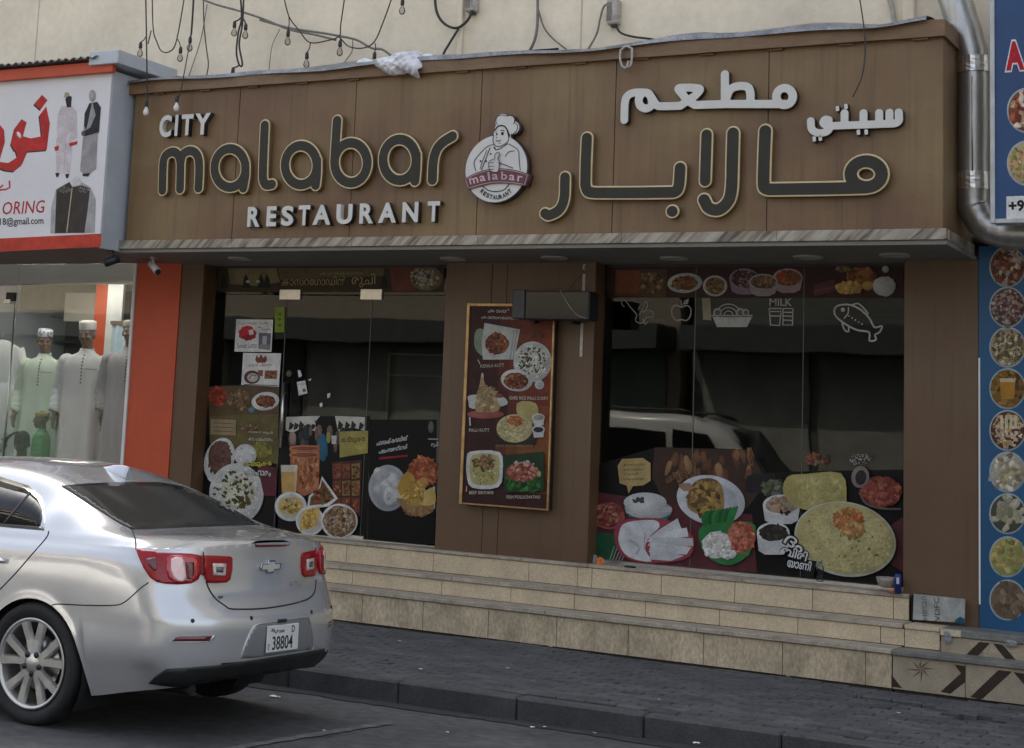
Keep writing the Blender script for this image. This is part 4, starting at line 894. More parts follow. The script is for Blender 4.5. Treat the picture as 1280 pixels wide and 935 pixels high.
Q_([(112, 400), (140, 362), (250, 352), (272, 380), (230, 420), (215, 470), (240, 518), (150, 500), (112, 450)], (.6, .61, .62), 1)
for i, a in enumerate(((272, 390, 345, 345, 362, 392, 215, 432), (260, 405, 382, 382, 388, 418, 220, 440), (250, 420, 405, 425, 408, 456, 225, 455), (240, 440, 400, 460, 380, 490, 230, 480), (235, 460, 370, 495, 320, 515, 235, 510))): Q_([(a[0], a[1]), (a[2], a[3]), (a[4], a[5]), (a[6], a[7])], [(.52, .53, .54), (.6, .61, .61), (.48, .49, .5), (.57, .58, .58), (.5, .51, .52)][i])
L_([(150, 430), (190, 460), (180, 490)], 10, (.42, .43, .44), 1); L_([(215, 400), (212, 470)], 5, (.4, .41, .42))
E_(478, 272, 138, 98, (.56, .57, .6), 12, 36); E_(478, 272, 108, 74, (.5, .51, .55), 12, 32); Q_([(388, 240), (420, 195), (480, 185), (522, 215), (532, 300), (505, 345), (430, 330), (385, 300)], (.3, .19, .07), 1)
Q_([(388, 240), (420, 195), (480, 186), (505, 205), (440, 240), (410, 300), (388, 290)], (.16, .09, .04), 1); B_(455, 265, 60, 62, 60, 18, [(.32, .2, .07), (.42, .27, .08), (.2, .11, .05), (.12, .07, .035)], asp=2.2); Q_([(350, 210), (395, 205), (400, 230), (370, 236)], (.3, .2, .14), 1)
for i in range(10): Q_([(440 + i * 14, 345 - i * 4), (452 + i * 15, 320 - i * 3), (470 + i * 13, 312 - i * 1), (470 + i * 11, 400 - i * 5), (455 + i * 9, 420)], rnd.choice([(.02, .13, .03), (.03, .18, .05), (.015, .09, .025)]))
Q_([(430, 400), (470, 370), (640, 360), (656, 420), (640, 470), (620, 500), (560, 532), (500, 520), (450, 480)], (.03, .17, .05), 1); E_(622, 488, 10, 10, (.03, .2, .05))
shade_food(600, 420, 56, 64, (.4, .1, .06), [(.5, .15, .09), (.35, .08, .05), (.55, .22, .14)], 90, 15); shade_food(502, 450, 58, 54, (.6, .59, .55), [(.66, .65, .62), (.52, .51, .47), (.6, .58, .52)], 60, 17, asp=1.1); shade_food(550, 490, 30, 18, (.6, .58, .55), [(.64, .62, .6), (.55, .53, .5)], 14, 15, asp=1.1)
def cup(cx, cy, rx, ry, dp, food, cols): Q_([(cx - rx, cy), (cx + rx, cy), (cx + rx * .88, cy + dp), (cx + rx * .5, cy + dp * 1.22), (cx - rx * .5, cy + dp * 1.22), (cx - rx * .88, cy + dp)], (.48, .48, .47)); E_(cx, cy, rx, ry, (.6, .6, .59)); shade_food(cx, cy, rx * .87, ry * .8, food, cols, 30, rx * .16)
cup(762, 292, 75, 42, 62, (.34, .27, .2), [(.38, .3, .23), (.3, .2, .13), (.36, .16, .1)]); B_(775, 322, 20, 6, 6, 10, [(.03, .025, .02)])
Q_([(785, 180), (860, 168), (1000, 165), (1022, 260), (1000, 300), (850, 310), (772, 250)], (.38, .33, .12), 1); B_(905, 235, 100, 55, 90, 16, [(.42, .37, .15), (.38, .33, .12), (.45, .4, .18)], asp=2, jr=(.9, 1.1))
shade_food(1160, 240, 82, 62, (.14, .035, .025), [(.26, .06, .04), (.18, .04, .03), (.33, .1, .07)], 90, 17); L_([(1074, 240), (1100, 285), (1160, 305), (1240, 308)], 8, (.13, .1, .09), 1); E_(1078, 180, 36, 44, (.2, .18, .16), 8); E_(1080, 182, 22, 30, (.03, .025, .025), 8); B_(1078, 110, 42, 24, 50, 4, [(.3, .29, .27)])
E_(1018, 428, 205, 148, (.5, .5, .42), 12, 44); E_(1018, 426, 198, 141, (.47, .41, .19), 12, 44, .01); B_(1018, 426, 186, 130, 420, 9, [(.48, .42, .2), (.5, .45, .23), (.44, .38, .16)], rot=12, asp=2.2, jr=(.93, 1.05)); B_(1018, 430, 180, 126, 22, 8, [(.2, .18, .05), (.14, .14, .04), (.28, .2, .07)], rot=12)
shade_food(1030, 350, 62, 44, (.42, .15, .05), [(.46, .17, .06), (.38, .12, .04), (.44, .24, .1)], 100, 12, asp=2.4); B_(1050, 390, 44, 28, 50, 11, [(.44, .17, .06), (.42, .3, .12)], asp=2.4)
cup(732, 402, 66, 42, 72, (.03, .022, .02), [(.035, .025, .022), (.05, .04, .035)])
Q_([(868, 510), (906, 516), (890, 586), (850, 572)], (.012, .012, .012))
for t, a in (('ദം', (770, 440, 838, 490, 44)), ('ബിരി', (758, 486, 862, 518, 40)), ('യാണി', (786, 538, 880, 556, 40))): T_(t, *a, (.62, .62, .61), bold=.02, halo=(.012, .012, .012), hw=.075)
p.build('window_film', rest)

# ------------------------------------------------------------------ posters and stickers on the door glass
def sheet(name, label, cat, pts, draw, group=None, Y=FYM - .012, col=(.66, .65, .62)):
    p = Print(Y); p.poly(pts, col); draw(p); q = [p.P(a) for a in pts]
    o = p.build(name, None, label=label, cat=cat, group=group); return o
def d1(p):
    use(p, g1, 4); T_('Your Health Guide', 230, 344, 380, 342, 16, (.12, .12, .12)); E_(276, 385, 44, 36, (.5, .03, .04), jit=.1); Q_([(250, 405), (320, 380), (318, 410), (270, 425)], (.3, .02, .03)); Q_([(282, 372), (306, 366), (308, 392), (288, 396)], (.66, .6, .6)); T_('Sweet Letto', 226, 462, 324, 458, 26, (.15, .15, .15), bold=.005); Q_([(334, 384), (396, 386), (390, 470), (332, 464)], (.12, .13, .15)); Q_([(352, 400), (374, 400), (372, 460), (352, 458)], (.4, .4, .42)); Q_([(340, 440), (392, 442), (390, 470), (332, 464)], (.25, .24, .24)); L_([(330, 356), (345, 356)], 4, (.1, .1, .1)); T_('Twelve', 348, 374, 392, 372, 14, (.12, .12, .12))
sheet('poster', 'white paper poster with a red heart shaped picture on door glass', 'poster', [g1(222, 316), g1(406, 318), g1(397, 480), g1(212, 478)], d1)
def d2(p):
    use(p, g1, 4); Q_([(316, 520), (322, 496), (334, 510), (345, 490), (356, 510), (370, 496), (376, 520), (366, 534), (326, 534)], (.2, .06, .05)); T_('ഫുഡ് പ്ലാസ', 282, 556, 402, 554, 18, (.22, .06, .05), bold=.01); E_(300, 606, 40, 34, (.1, .05, .04)); E_(304, 608, 28, 22, (.5, .47, .42)); L_([(285, 615), (300, 595), (320, 600)], 6, (.2, .12, .08), 1); Q_([(328, 572), (356, 570), (354, 600), (330, 602)], (.24, .09, .06)); Q_([(364, 572), (428, 572), (424, 616), (362, 614)], (.22, .12, .08)); B_(395, 594, 26, 16, 20, 9, MEAT); L_([(262, 642), (430, 648)], 4, (.1, .08, .07))
sheet('poster', 'white paper poster with a brown crown and coffee cup below the other poster', 'poster', [g1(256, 484), g1(446, 487), g1(434, 654), g1(246, 644)], d2, Y=FYM - .014)
def d3(p):
    use(p, g1, 4)
    for y in (290, 316, 345): E_(438, y, 9, 8, (.08, .14, .02), n=12)
sheet('sticker', 'narrow yellow green sticker at the upper corner of the glass door', 'sticker', [g1(414, 256), g1(464, 256), g1(462, 382), g1(414, 382)], d3, col=(.2, .27, .03))
def d4(p):
    use(p, g1, 4); T_('PUSH', 532, 648, 566, 644, 10, (.1, .1, .1)); Q_([(552, 664), (568, 662), (570, 678), (554, 680)], (.12, .12, .12))
sheet('sticker', 'white paper tag with small print beside the door handle', 'sticker', [g1(524, 630), g1(566, 622), g1(578, 686), g1(534, 698)], d4)
for pts, lb in (([(528, 570), (542, 572), (550, 600), (534, 608)], 'torn white tape scrap above the white tag on the door'), ([(580, 618), (598, 612), (590, 626)], 'tiny white tape scrap right of the white tag'), ([(676, 690), (692, 684), (690, 706), (676, 712)], 'upper small white tape scrap at mid door'), ([(638, 738), (652, 732), (652, 752), (640, 756)], 'lower small white tape scrap at mid door')):
    sheet('tape_scrap', lb, 'tape', [g1(*q) for q in pts], lambda p: None, 'tape scraps on the glass door')

# ------------------------------------------------------------------ menu board on the middle pillar
mb = thing('menu_board', 'tall maroon menu board with gilt frame and dish pictures on pillar', 'menu board')
MY = -.085; a, b = at(585, 379, MY), at(574.5, 629, MY); mx0, mx1 = -1.992, -1.155; mz0, mz1 = b.z - .005, a.z
mbox('board', mx0 + .005, mx1 - .005, MY + .002, -.001, mz0 + .005, mz1 - .005, M_black, mb)
M_gilt = mat('gilt_frame', (.45, .28, .12), .35, .6, var=.35, scale=14)
for q in ((mx0, mx0 + .028, mz0, mz1), (mx1 - .016, mx1, mz0, mz1), (mx0 + .0285, mx1 - .0165, mz1 - .026, mz1), (mx0 + .0285, mx1 - .0165, mz0, mz0 + .014)): mbox('frame_bar', q[0], q[1], MY - .014, MY + .012, q[2], q[3], M_gilt, mb, .003)
p = Print(MY); use(p, m1_, 2.923)
x0, x1 = mx0 + .02, mx1 - .01; NG = 8
for i in range(NG):
    for j in range(14):
        u, v_ = (i + .5) / NG, (j + .5) / 14; k = max(0, 1 - ((u - .95) ** 2 * 2.2 + (v_ - .25) ** 2 * 5)); k2 = max(0, 1 - ((u - .9) ** 2 * 3 + (v_ - .72) ** 2 * 16))
        c_ = (.045 + .16 * k + .16 * k2, .018 + .03 * k + .06 * k2, .016 + .012 * k + .012 * k2); xa_ = x0 + (x1 - x0) * i / NG; xb_ = x0 + (x1 - x0) * (i + 1) / NG; za = mz1 - .02 - (mz1 - mz0 - .03) * j / 14; zb2 = mz1 - .02 - (mz1 - mz0 - .03) * (j + 1) / 14
        p.raw([(xa_, zb2), (xb_, zb2), (xb_, za), (xa_, za)], [(0, 1, 2, 3)], c_, 0)
p.k += 2; GW = (.5, .45, .36)
T_('കടൽ കടന്ന', 204, 148, 392, 152, 15, GW, bold=.015); T_('കാസറേഗാഡൻ രുചി', 180, 174, 402, 180, 17, GW, bold=.015)
Q_([(158, 220), (176, 206), (196, 220), (186, 250), (196, 290), (188, 308), (164, 290), (154, 262)], (.2, .26, .18), 1); Q_([(192, 186), (322, 210), (300, 320), (186, 320), (182, 260)], (.45, .46, .42)); L_([(300, 212), (286, 318)], 3, (.25, .27, .24)); L_([(310, 212), (296, 318)], 3, (.25, .27, .24)); shade_food(237, 262, 42, 40, (.14, .04, .03), MEAT, 70, 10)
T_('KERALA KUTT', 178, 350, 264, 346, 12, GW); L_([(176, 336), (168, 320)], 3, GW)
E_(368, 328, 70, 74, (.52, .52, .5), 0, 36); E_(368, 328, 62, 66, (.47, .47, .44), 0, 36); B_(368, 328, 58, 62, 120, 5, RICE, asp=2.2); B_(368, 322, 52, 52, 40, 7, LEAF)
E_(310, 396, 58, 40, (.52, .52, .5), 8); shade_food(308, 398, 44, 30, (.12, .045, .025), MEAT, 50, 9); E_(394, 412, 17, 17, (.5, .5, .48)); E_(394, 412, 11, 10, (.36, .36, .35)); B_(382, 240 - 10, 30, 14, 12, 8, [(.12, .05, .03)])
T_('GHEE RICE PALLI CURRY', 284, 466, 426, 468, 12, GW, bold=.01)
E_(198, 520, 68, 16, (.28, .09, .07)); Q_([(140, 450), (240, 448), (276, 470), (262, 490), (150, 500), (136, 476)], (.47, .46, .44), 1); Q_([(182, 372), (190, 372), (196, 410), (240, 470), (246, 506), (170, 512), (160, 480), (176, 410)], (.36, .25, .13), 1); B_(204, 462, 34, 44, 50, 13, [(.4, .29, .15), (.28, .18, .08), (.46, .36, .22)], asp=2); E_(248, 452, 16, 8, (.2, .08, .05)); L_([(186, 372), (187, 385)], 7, (.48, .46, .42)); T_('PALLI KUTT', 138, 584, 212, 584, 12, GW, bold=.01); L_([(142, 562), (140, 530)], 6, (.45, .45, .43))
Q_([(230, 596), (392, 590), (376, 632), (226, 626)], (.03, .025, .022)); Q_([(312, 480), (382, 480), (386, 540), (330, 560)], (.38, .32, .13), 1); E_(304, 572, 66, 52, (.48, .42, .22)); B_(304, 572, 60, 46, 140, 7, [(.48, .42, .22), (.42, .36, .16), (.52, .46, .28)], asp=2); B_(308, 545, 28, 18, 40, 7, [(.42, .15, .05), (.36, .12, .04)], asp=2)
for cy, fc in ((540, (.3, .26, .22)), (584, (.04, .03, .03))): Q_([(370, cy - 8), (414, cy - 8), (410, cy + 20), (376, cy + 22)], (.46, .46, .45)); E_(392, cy - 8, 24, 15, (.52, .52, .5)); E_(392, cy - 8, 18, 10, fc)
T_('CHICKEN BIRIYANI', 236, 640, 370, 640, 9, (.3, .2, .1))
Q_([(144, 656), (250, 658), (262, 720), (246, 786), (150, 788), (130, 740), (130, 690)], (.55, .55, .53), 1); Q_([(152, 668), (242, 670), (250, 720), (238, 774), (156, 774), (142, 730)], (.4, .36, .16), 1); B_(194, 726, 46, 48, 120, 7, [(.5, .47, .3), (.42, .37, .12), (.36, .3, .1)], asp=2.2); B_(194, 696, 40, 26, 40, 11, BRN)
T_('BEEF BIRIYANI', 140, 812, 228, 812, 12, GW, bold=.01); L_([(130, 802), (131, 782)], 3, GW)
Q_([(262, 670), (412, 656), (414, 800), (270, 806)], (.02, .045, .022)); B_(338, 770, 66, 34, 50, 16, [(.03, .12, .03), (.05, .18, .04), (.02, .07, .02)]); shade_food(335, 732, 60, 34, (.24, .06, .04), [(.36, .11, .08), (.28, .07, .04), (.45, .22, .16), (.2, .05, .03)], 90, 11); E_(396, 738, 8, 11, (.4, .36, .12)); B_(340, 700, 40, 8, 12, 8, [(.45, .33, .28)])
T_('FISH POLLICHATHU', 278, 828, 400, 828, 12, GW, bold=.01)
p.build('printed_menu', mb)

# ------------------------------------------------------------------ light box, trunking, cameras
lb = thing('led_display', 'black scrolling LED display box hung in front of the pillar', 'display'); Yl = -.36
a, b = at(657, 362.5, Yl), at(736, 401.5, Yl); c = at(640, 398, Yl)
mbox('display_body', a.x, b.x, Yl, Yl + .2, b.z + .012, a.z - .006, M_black, lb, .006); mbox('end_cap', c.x, a.x - .002, Yl - .012, Yl + .21, c.z, at(640, 362, Yl).z, mat('end_cap_black', (.022, .026, .032), .35), lb, .006)
mbox('bezel', a.x + .01, b.x - .01, Yl - .004, Yl - .001, b.z + .03, a.z - .02, mat('smoked_acrylic', (.012, .013, .013), .12), lb)
mtube('cord', [at(*q, Yl - .014) for q in catmull([(700, 363), (706, 372), (713, 384), (722, 394), (733, 398)], 4)], .003, M_int, lb)
mbox('bracket', -1.35, -1.31, Yl + .201, -.001, 2.6, 2.64, M_black, lb); mbox('bracket', -1.0, -.96, Yl + .201, -.001, 2.6, 2.64, M_black, lb)
tk = thing('cable_trunking', 'thin worn white cable strip running down the middle pillar', 'cable strip'); Yk = -.008
M_strip = mat('worn_white_strip', (.5, .47, .42), .6, var=.35, scale=25)
def stripq(ax, ay, bx, by):
    a, b = at(ax, ay, Yk), at(bx, by, Yk); bm = bmesh.new(); box(bm, b.x - .013, b.x + .013, Yk, -.001, b.z, a.z, .002); link('strip_length', bmm('s', bm), tk, mats=M_strip)
stripq(730.5, 330, 730, 338); stripq(730, 342, 729, 369); stripq(728, 404, 726, 446)
mtube('loose_wire', [at(*q, -.02) for q in catmull([(731, 334), (726, 345), (718, 352), (710, 366)], 4)], .002, M_black, tk)
def cctv(label, px, py, Y, dirv, m, ln=.16, r=.035):
    t = thing('security_camera', label, 'camera', group='security cameras'); a = at(px, py, Y); d = Vector(dirv).normalized()
    mtube('camera_body', [a - d * ln / 2, a + d * ln / 2], r, m, t, 14); mtube('lens_hood', [a + d * ln / 2, a + d * (ln / 2 + .012)], r * .8, M_black, t, 14)
    mtube('mount', [a - d * .02 + Vector((0, 0, r * .8)), a - d * .02 + Vector((-.02, 0, .085))], .012, m, t, 8); mtube('mount_base', [a + Vector((-.02, 0, .085)), a + Vector((-.02, 0, .1))], .035, m, t, 12)
cctv('white bullet security camera in front of the orange pillar', 193, 334.5, -.8, (.75, -.3, -.5), mat('camera_white', (.45, .42, .38), .4))
cctv('dark bullet security camera beneath the tailor sign', 140, 326, -1.1, (-.5, -.6, -.35), M_black, .13, .04)

# ------------------------------------------------------------------ cables and bulbs over the sign
M_cab = mat('black_cable', (.035, .032, .03), .6, var=.3, scale=20); M_gcab = mat('grey_cable', (.19, .17, .145), .6, var=.3, scale=14)
M_bulb = mat('pale_bulb_glass', (.75, .7, .66), .12, 0, var=.05, scale=30, coat=.5); M_clear = glass('clear_bulb', (.8, .78, .74), .9, 1.45)
def cable(name, label, pts, Y, r, m=None, group='loose cables on the wall'):
    return mtube(name, [at(*q, Y) for q in catmull(pts, 5)], r, m or M_cab, None, 6, label=label, cat='cable', group=group)
def bulb(par, px, py, Y, ang=0, m=None, s=1.0):
    a = at(px, py, Y); o = lathe('bulb_socket', [(.004, .062), (.011, .058), (.017, .04), (.018, 0), (.014, -.004)], M_cab, par, (a.x, a.y, a.z), 10)
    lathe('bulb', [(.012, 0), (.014, -.012), (.026, -.035), (.03, -.055), (.024, -.075), (.008, -.086)], m or M_clear, par, (a.x, a.y, a.z - .004), 12)
def festoon(label, runs, bulbs, Y, r=.0062, white=False):
    t = thing('festoon_light', label, 'string light', group='festoon lights hanging above the signs')
    for k in runs: mtube('cord', [at(*q, Y) for q in catmull(k, 5)], r, M_cab, t, 6)
    for b_ in bulbs:
        s_ = b_[2:] if len(b_) > 2 else None
        bulb(t, b_[0], b_[1], Y, m=M_bulb if white else M_clear)
        if s_: mtube('cord', [at(*q, Y) for q in catmull([s_[:2], ((s_[0] + b_[0]) / 2 + 1, (s_[1] + b_[1]) / 2 - 3), (b_[0], b_[1] - 7)], 4)], r * .8, M_cab, t, 6)
    return t
festoon('leftmost hanging light cord ending in a pale bulb beside the word CITY', [[(182, -12), (183, 45), (184, 113), (184, 124), (183, 131)]], [(183, 133)], -1.09, .007, True)
festoon('festoon cord dipping in a loop over the grey roof edge', [[(190, -12), (191.5, 36), (196, 52), (202, 64), (213, 64), (221, 49), (232, -12)], [(189, 38), (185, 55)]], [(175.5, 60, 182, 46), (225.5, 66, 222, 49)], -.6)
festoon('thin light cord ending in a pale round bulb above the word CITY', [[(242, -12), (239, 37), (236, 60), (227, 108), (224, 120), (221, 126)]], [(221, 127.5)], -1.08, .005, True)
festoon('short festoon cord with one clear bulb above the left end of the fascia', [[(243, -12), (240, 37), (237.5, 48)]], [(237.5, 53)], -.6)
festoon('tangled festoon cord with three clear bulbs in a long narrow loop', [[(300, -12), (302, 22), (298, 40), (295.5, 65), (299, 81), (303, 80), (299, 55), (303, 30), (305, -12)]], [(293, 34, 301, 22), (307, 37, 303, 22), (291, 92, 299, 81)], -.6, .009)
festoon('festoon cord sagging with clear bulbs left of the white cloth', [[(353, -12), (361, 20), (374, 38), (387, 53), (408, 51), (424, 45), (426, 30), (432, -12)]], [(360, 45, 361, 21), (383.5, 73, 388, 54), (425, 58, 424, 46)], -.6)
festoon('festoon cord with a clear bulb hanging just behind the white cloth', [[(424, 46), (436, 58), (454, 60), (468, 52), (480, 25), (493, -12)]], [(468, 73, 469, 54), (503, 6, 502, -12)], -.58)
cable('cable', 'thick paired grey cable running diagonally down to the festoon knot', [(240, -6), (268, 5), (300, 14), (330, 24), (362, 37), (392, 43), (420, 50)], -.15, .012, M_gcab)
cable('cable', 'grey cable sagging from the festoon knot towards the white cloth', [(325, 25), (362, 35), (395, 40), (424, 45), (446, 50), (464, 60), (478, 62), (492, 72)], -.15, .012, M_gcab)
cable('cable', 'thin black wire bent down to the flashing above the letter a', [(254, -10), (255, 30), (258, 60), (260.5, 80), (258, 96)], -.12, .006)
cable('cable', 'thin grey wire with a faint line beside the bent black wire', [(259, 5), (252, 45), (243, 75), (235, 98)], -.03, .005, M_gcab)
cable('cable', 'short thin wire dropping from the grey cable to the flashing', [(350, 36), (340, 58), (336, 90)], -.05, .004, M_gcab)
cable('cable', 'short thin wire curving behind the festoon bulb to the flashing', [(441, 50), (440, 64), (432, 76), (427, 84)], -.05, .005, M_gcab)
cable('cable', 'heavy black cable looping up into the middle junction box', [(543, -12), (546, 15), (556, 30), (571, 35), (584, 26), (591, 13)], -.08, .013)
cable('cable', 'heavy black cable tail dropping behind the fascia near middle junction box', [(573, 36), (562, 54), (555, 66), (551, 80)], -.08, .011)
cable('cable', 'thick grey cable dropping behind fascia above the wall slot', [(672, -12), (672, 25), (669, 48), (659, 70)], -.06, .013, M_gcab)
cable('cable', 'thin grey cable branching right from the thick grey cable', [(673, 12), (680, 34), (692, 49), (711, 64)], -.05, .008, M_gcab)
cable('cable', 'grey cable looping down left of the right junction box', [(764, 3), (755, 8), (750, 24), (746, 42), (734, 64)], -.06, .009, M_gcab)
cable('cable', 'black cable sloping right from the right junction box', [(770, 32), (776, 41), (792, 46), (815, 49), (842, 55)], -.06, .010)
cable('cable', 'single thin black wire hanging in front of the sign beside small Arabic word', [(1073, -12), (1078, 20), (1081, 45), (1081, 70), (1077, 97), (1066, 121)], -1.1, .005)
cable('cable', 'pale stained pipe like cable at the right end of the upper wall', [(1109, -12), (1115, 10), (1119, 35)], -.03, .02, mat('stained_cable', (.4, .37, .32), .8, var=.3, scale=10))
for px, py, lb_ in ((590, 0, 'weathered grey junction box at the top middle of the cream wall'), (767, 15, 'weathered grey junction box with an open side on the cream wall')):
    t = thing('junction_box', lb_, 'junction box', group='junction boxes on the upper wall'); a = at(px, py, -.06)
    mbox('box', a.x - .06, a.x + .05, -.09, -.002, a.z - .11, a.z + .11, mat('weathered_plastic', (.42, .38, .33), .7, var=.35, scale=18), t, .012); mbox('opening', a.x - .05, a.x - .005, -.094, -.091, a.z - .08, a.z + .08, M_gcab, t); mbox('gland', a.x - .02, a.x + .03, -.07, -.02, a.z - .135, a.z - .112, M_cab, t, .004)

# ------------------------------------------------------------------ cloth bundle and rag on the flashing
def clothmesh(name, outline, Y, depth, seed, nz=18, amp=.05):
    r = random.Random(seed); ol = [at(*q, Y) for q in catmull(outline, 5, True)]; n = len(ol); c = sum(ol, Vector()) / n; bm = bmesh.new(); rows = []
    ph = [r.uniform(0, 6.28) for _ in range(6)]
    for j in range(nz + 1):
        t = j / nz; k = math.sin(t * PI * .5) if t < 1 else 1; row = []
        for i in range(n):
            q = c + (ol[i] - c) * (1 - (1 - k) * .98) if False else c + (ol[i] - c) * k
            w = 1 - k * k; a = 2 * PI * i / n
            y = Y - depth * math.sqrt(max(0, w)) + amp * k * (math.sin(q.x * 23 + q.z * 31 + ph[0]) * .5 + abs(math.sin(q.x * 41 - q.z * 57 + ph[1])) * .55 + math.sin(q.x * 90 + q.z * 75 + ph[3]) * .16 + math.sin(a * 5 + ph[2]) * .3)
            row.append((q.x, y, q.z))
        rows.append(row)
    rings(bm, rows[1:], True, True, False); return bmm(name, bm)
M_cloth = mat('white_cloth', (.8, .8, .84), .85, var=.08, scale=14, bump=.5, bscale=16)
link('cloth', clothmesh('cloth', [(470, 84), (480, 72), (500, 66), (520, 63), (528, 74), (522, 96), (508, 92), (496, 95), (484, 92), (476, 86)], -1.05, .13, 3, 30, .085), None, 'crumpled white cloth bundle lying on the metal flashing', 'cloth', mats=M_cloth, smooth=True)
link('paper_scrap', clothmesh('paper_scrap', [(445, 78), (455, 73), (467, 76), (470, 82), (456, 83)], -1.0, .03, 5, 8, .015), None, 'flat white scrap lying left of the cloth bundle', 'scrap', mats=M_cloth, smooth=True)
link('paper_scrap', clothmesh('paper_scrap', [(527, 69), (538, 67), (541, 75), (530, 77)], -1.0, .03, 6, 8, .015), None, 'small white scrap poking out right of the cloth bundle', 'scrap', mats=M_cloth, smooth=True)
bm = bmesh.new(); M_bag = mat('clear_plastic_strip', (.42, .39, .36), .3, var=.3, scale=40)
for s in ([(776, 62), (775, 72), (778, 83), (783, 84), (786, 76)], [(790, 60), (790, 72), (788, 82), (783, 84)], [(776, 63), (783, 58), (790, 61)]): tube(bm, [at(*q, -1.07) for q in catmull(s, 4)], .010, 5)
link('plastic_strip', bmm('plastic_strip', bm), None, 'looped strip of clear plastic hanging over the fascia cap', 'plastic', mats=M_bag)

# ------------------------------------------------------------------ neighbour's step, offcut slab and things left on the steps
ns = thing('neighbour_step', 'stone step with star and chevron tiles at right of the steps', 'steps')
mbox('step_core', 1.80, 4.2, -.635, .0, -.05, .225, M_grout, ns); mbox('step_core', 2.06, 4.2, -.335, .0, .2, .385, M_grout, ns)
M_ntile = mat('neighbour_tile', (.36, .3, .21), .5, var=.22, scale=6, fine=.2); xs_ = [1.79, 2.283, 2.776, 3.27, 3.76, 4.2]
for a, b in zip(xs_, xs_[1:]): mbox('riser_tile', a + .002, b - .002, -.655, -.64, .002, .235, M_ntile, ns, .0015)
xs2 = [1.80, 2.06, 2.34, 2.9, 3.4, 4.2]
mbox('riser_tile', 1.803, 2.048, -.352, -.336, .272, .400, M_tile, ns, .0015)
for a, b in zip(xs2[1:], xs2[2:]): mbox('riser_tile', a + .002, b - .002, -.372, -.356, .262, .378, M_ntile, ns, .0015)
M_gtread = mat('grey_tread_marble', (.19, .19, .17), .45, var=.35, scale=6, fine=.3)
mbox('tread_slab', 1.79, 4.2, -.675, -.3, .237, .268, M_gtread, ns, .004); mbox('tread_slab', 1.803, 2.05, -.364, 0, .402, .43, M_tile, ns, .003); mbox('tread_slab', 2.055, 4.2, -.385, .0, .38, .432, M_gtread, ns, .005)
mbox('tread_edge', 2.06, 2.2, -.389, -.3861, .384, .43, M_tile, ns, .001)
M_foil = MATS['foil_tape']
for x in (2.045, 2.42):
    o = link('corner_tape', clothmesh('corner_tape', [(1180, 790), (1187, 791), (1189, 802), (1182, 804)] if x < 2.1 else [(1258, 800), (1270, 802), (1270, 808), (1258, 808)], -.392, .004, 9, 6, .003), ns, mats=M_flash)
p = Print(-.6556); DB = (.05, .035, .025)
def n1(x, y): return (1080 + x / 6.4, 770 + y / 6.4)
use(p, n1, 6.4)
for i in range(8):
    a0 = math.radians(i * 45 - 90); cx, cy = 455, 425; R1, R2 = (120 if i % 2 == 0 else 100), 36
    tip = (cx + R1 * math.cos(a0), cy + R1 * math.sin(a0) * .95); l = (cx + R2 * math.cos(a0 - .39), cy + R2 * math.sin(a0 - .39)); r_ = (cx + R2 * math.cos(a0 + .39), cy + R2 * math.sin(a0 + .39))
    if tip[1] < 345: tip = (cx + (tip[0] - cx) * .7, 346)
    Q_([(cx, cy), l, tip], (.13, .1, .07)); Q_([(cx, cy), tip, r_], (.34, .29, .21))
p.build('star_inlay', ns); p = Print(-.6556); use(p, n1, 6.4); Q_([(222, 480), (236, 490), (305, 578), (222, 566)], DB); p.build('tile_inlay', ns); p = Print(-.6556); use(p, n1, 6.4); Q_([(722, 388), (812, 402), (812, 530), (790, 545), (690, 622), (612, 606), (776, 458)], DB)
p.build('tile_inlay', ns); p = Print(-.6556); use(p, n1, 6.4); Q_([(1075, 432), (1185, 445), (950, 662), (925, 668), (850, 648)], DB); p.build('tile_inlay', ns); p = Print(-.6556); use(p, n1, 6.4); Q_([(1195, 448), (1290, 462), (1290, 560)], DB); 
p.build('tile_inlay', ns)
p = Print(-.3725); use(p, n1, 6.4); Q_([(922, 208), (1010, 216), (900, 332), (806, 318)], DB); p.build('tile_inlay', ns); p = Print(-.3725); use(p, n1, 6.4); Q_([(1030, 218), (1110, 230), (1228, 366), (1140, 358)], DB); p.build('tile_inlay', ns)
# offcut
sl_ = thing('stone_offcut', 'grey marble offcut with handwriting leaning against the brown pillar', 'stone slab')
def c1a(x, y): return (1080 + x / 6.4, 700 + y / 6.4)
q = [at(*c1a(*z), -.06) for z in ((402, 270), (812, 312), (812, 500), (402, 474))]
bm = bmesh.new(); fr = [bm.verts.new((v.x, -.075 - (.03 if i > 1 else 0), v.z)) for i, v in enumerate(q)]; bk = [bm.verts.new((v.x, -.05 - (.03 if i > 1 else 0), v.z)) for i, v in enumerate(q)]
bm.faces.new(fr[::-1]); bm.faces.new(bk)
for i in range(4): bm.faces.new((fr[i], fr[(i + 1) % 4], bk[(i + 1) % 4], bk[i]))
bmesh.ops.recalc_face_normals(bm, faces=bm.faces); link('slab', bmm('slab', bm), sl_, mats=mat('grey_marble', (.3, .31, .28), .4, var=.3, scale=14, fine=.2))
p = Print(-.108); use(p, c1a, 6.4); GR = (.1, .1, .09)
p.text('VDFC', *c1a(608, 490), *c1a(600, 300), 6.5, GR, .0); p.text('HBS20', *c1a(508, 480), *c1a(500, 290), 6, (.16, .16, .145), .0); Q_([(720, 500), (740, 470), (770, 452), (800, 470), (808, 505)], (.02, .1, .16)); p.build('handwriting', sl_)
mbox('skirting', 1.775, 1.86, -.03, -.001, .43, .62, M_dark, ns); 
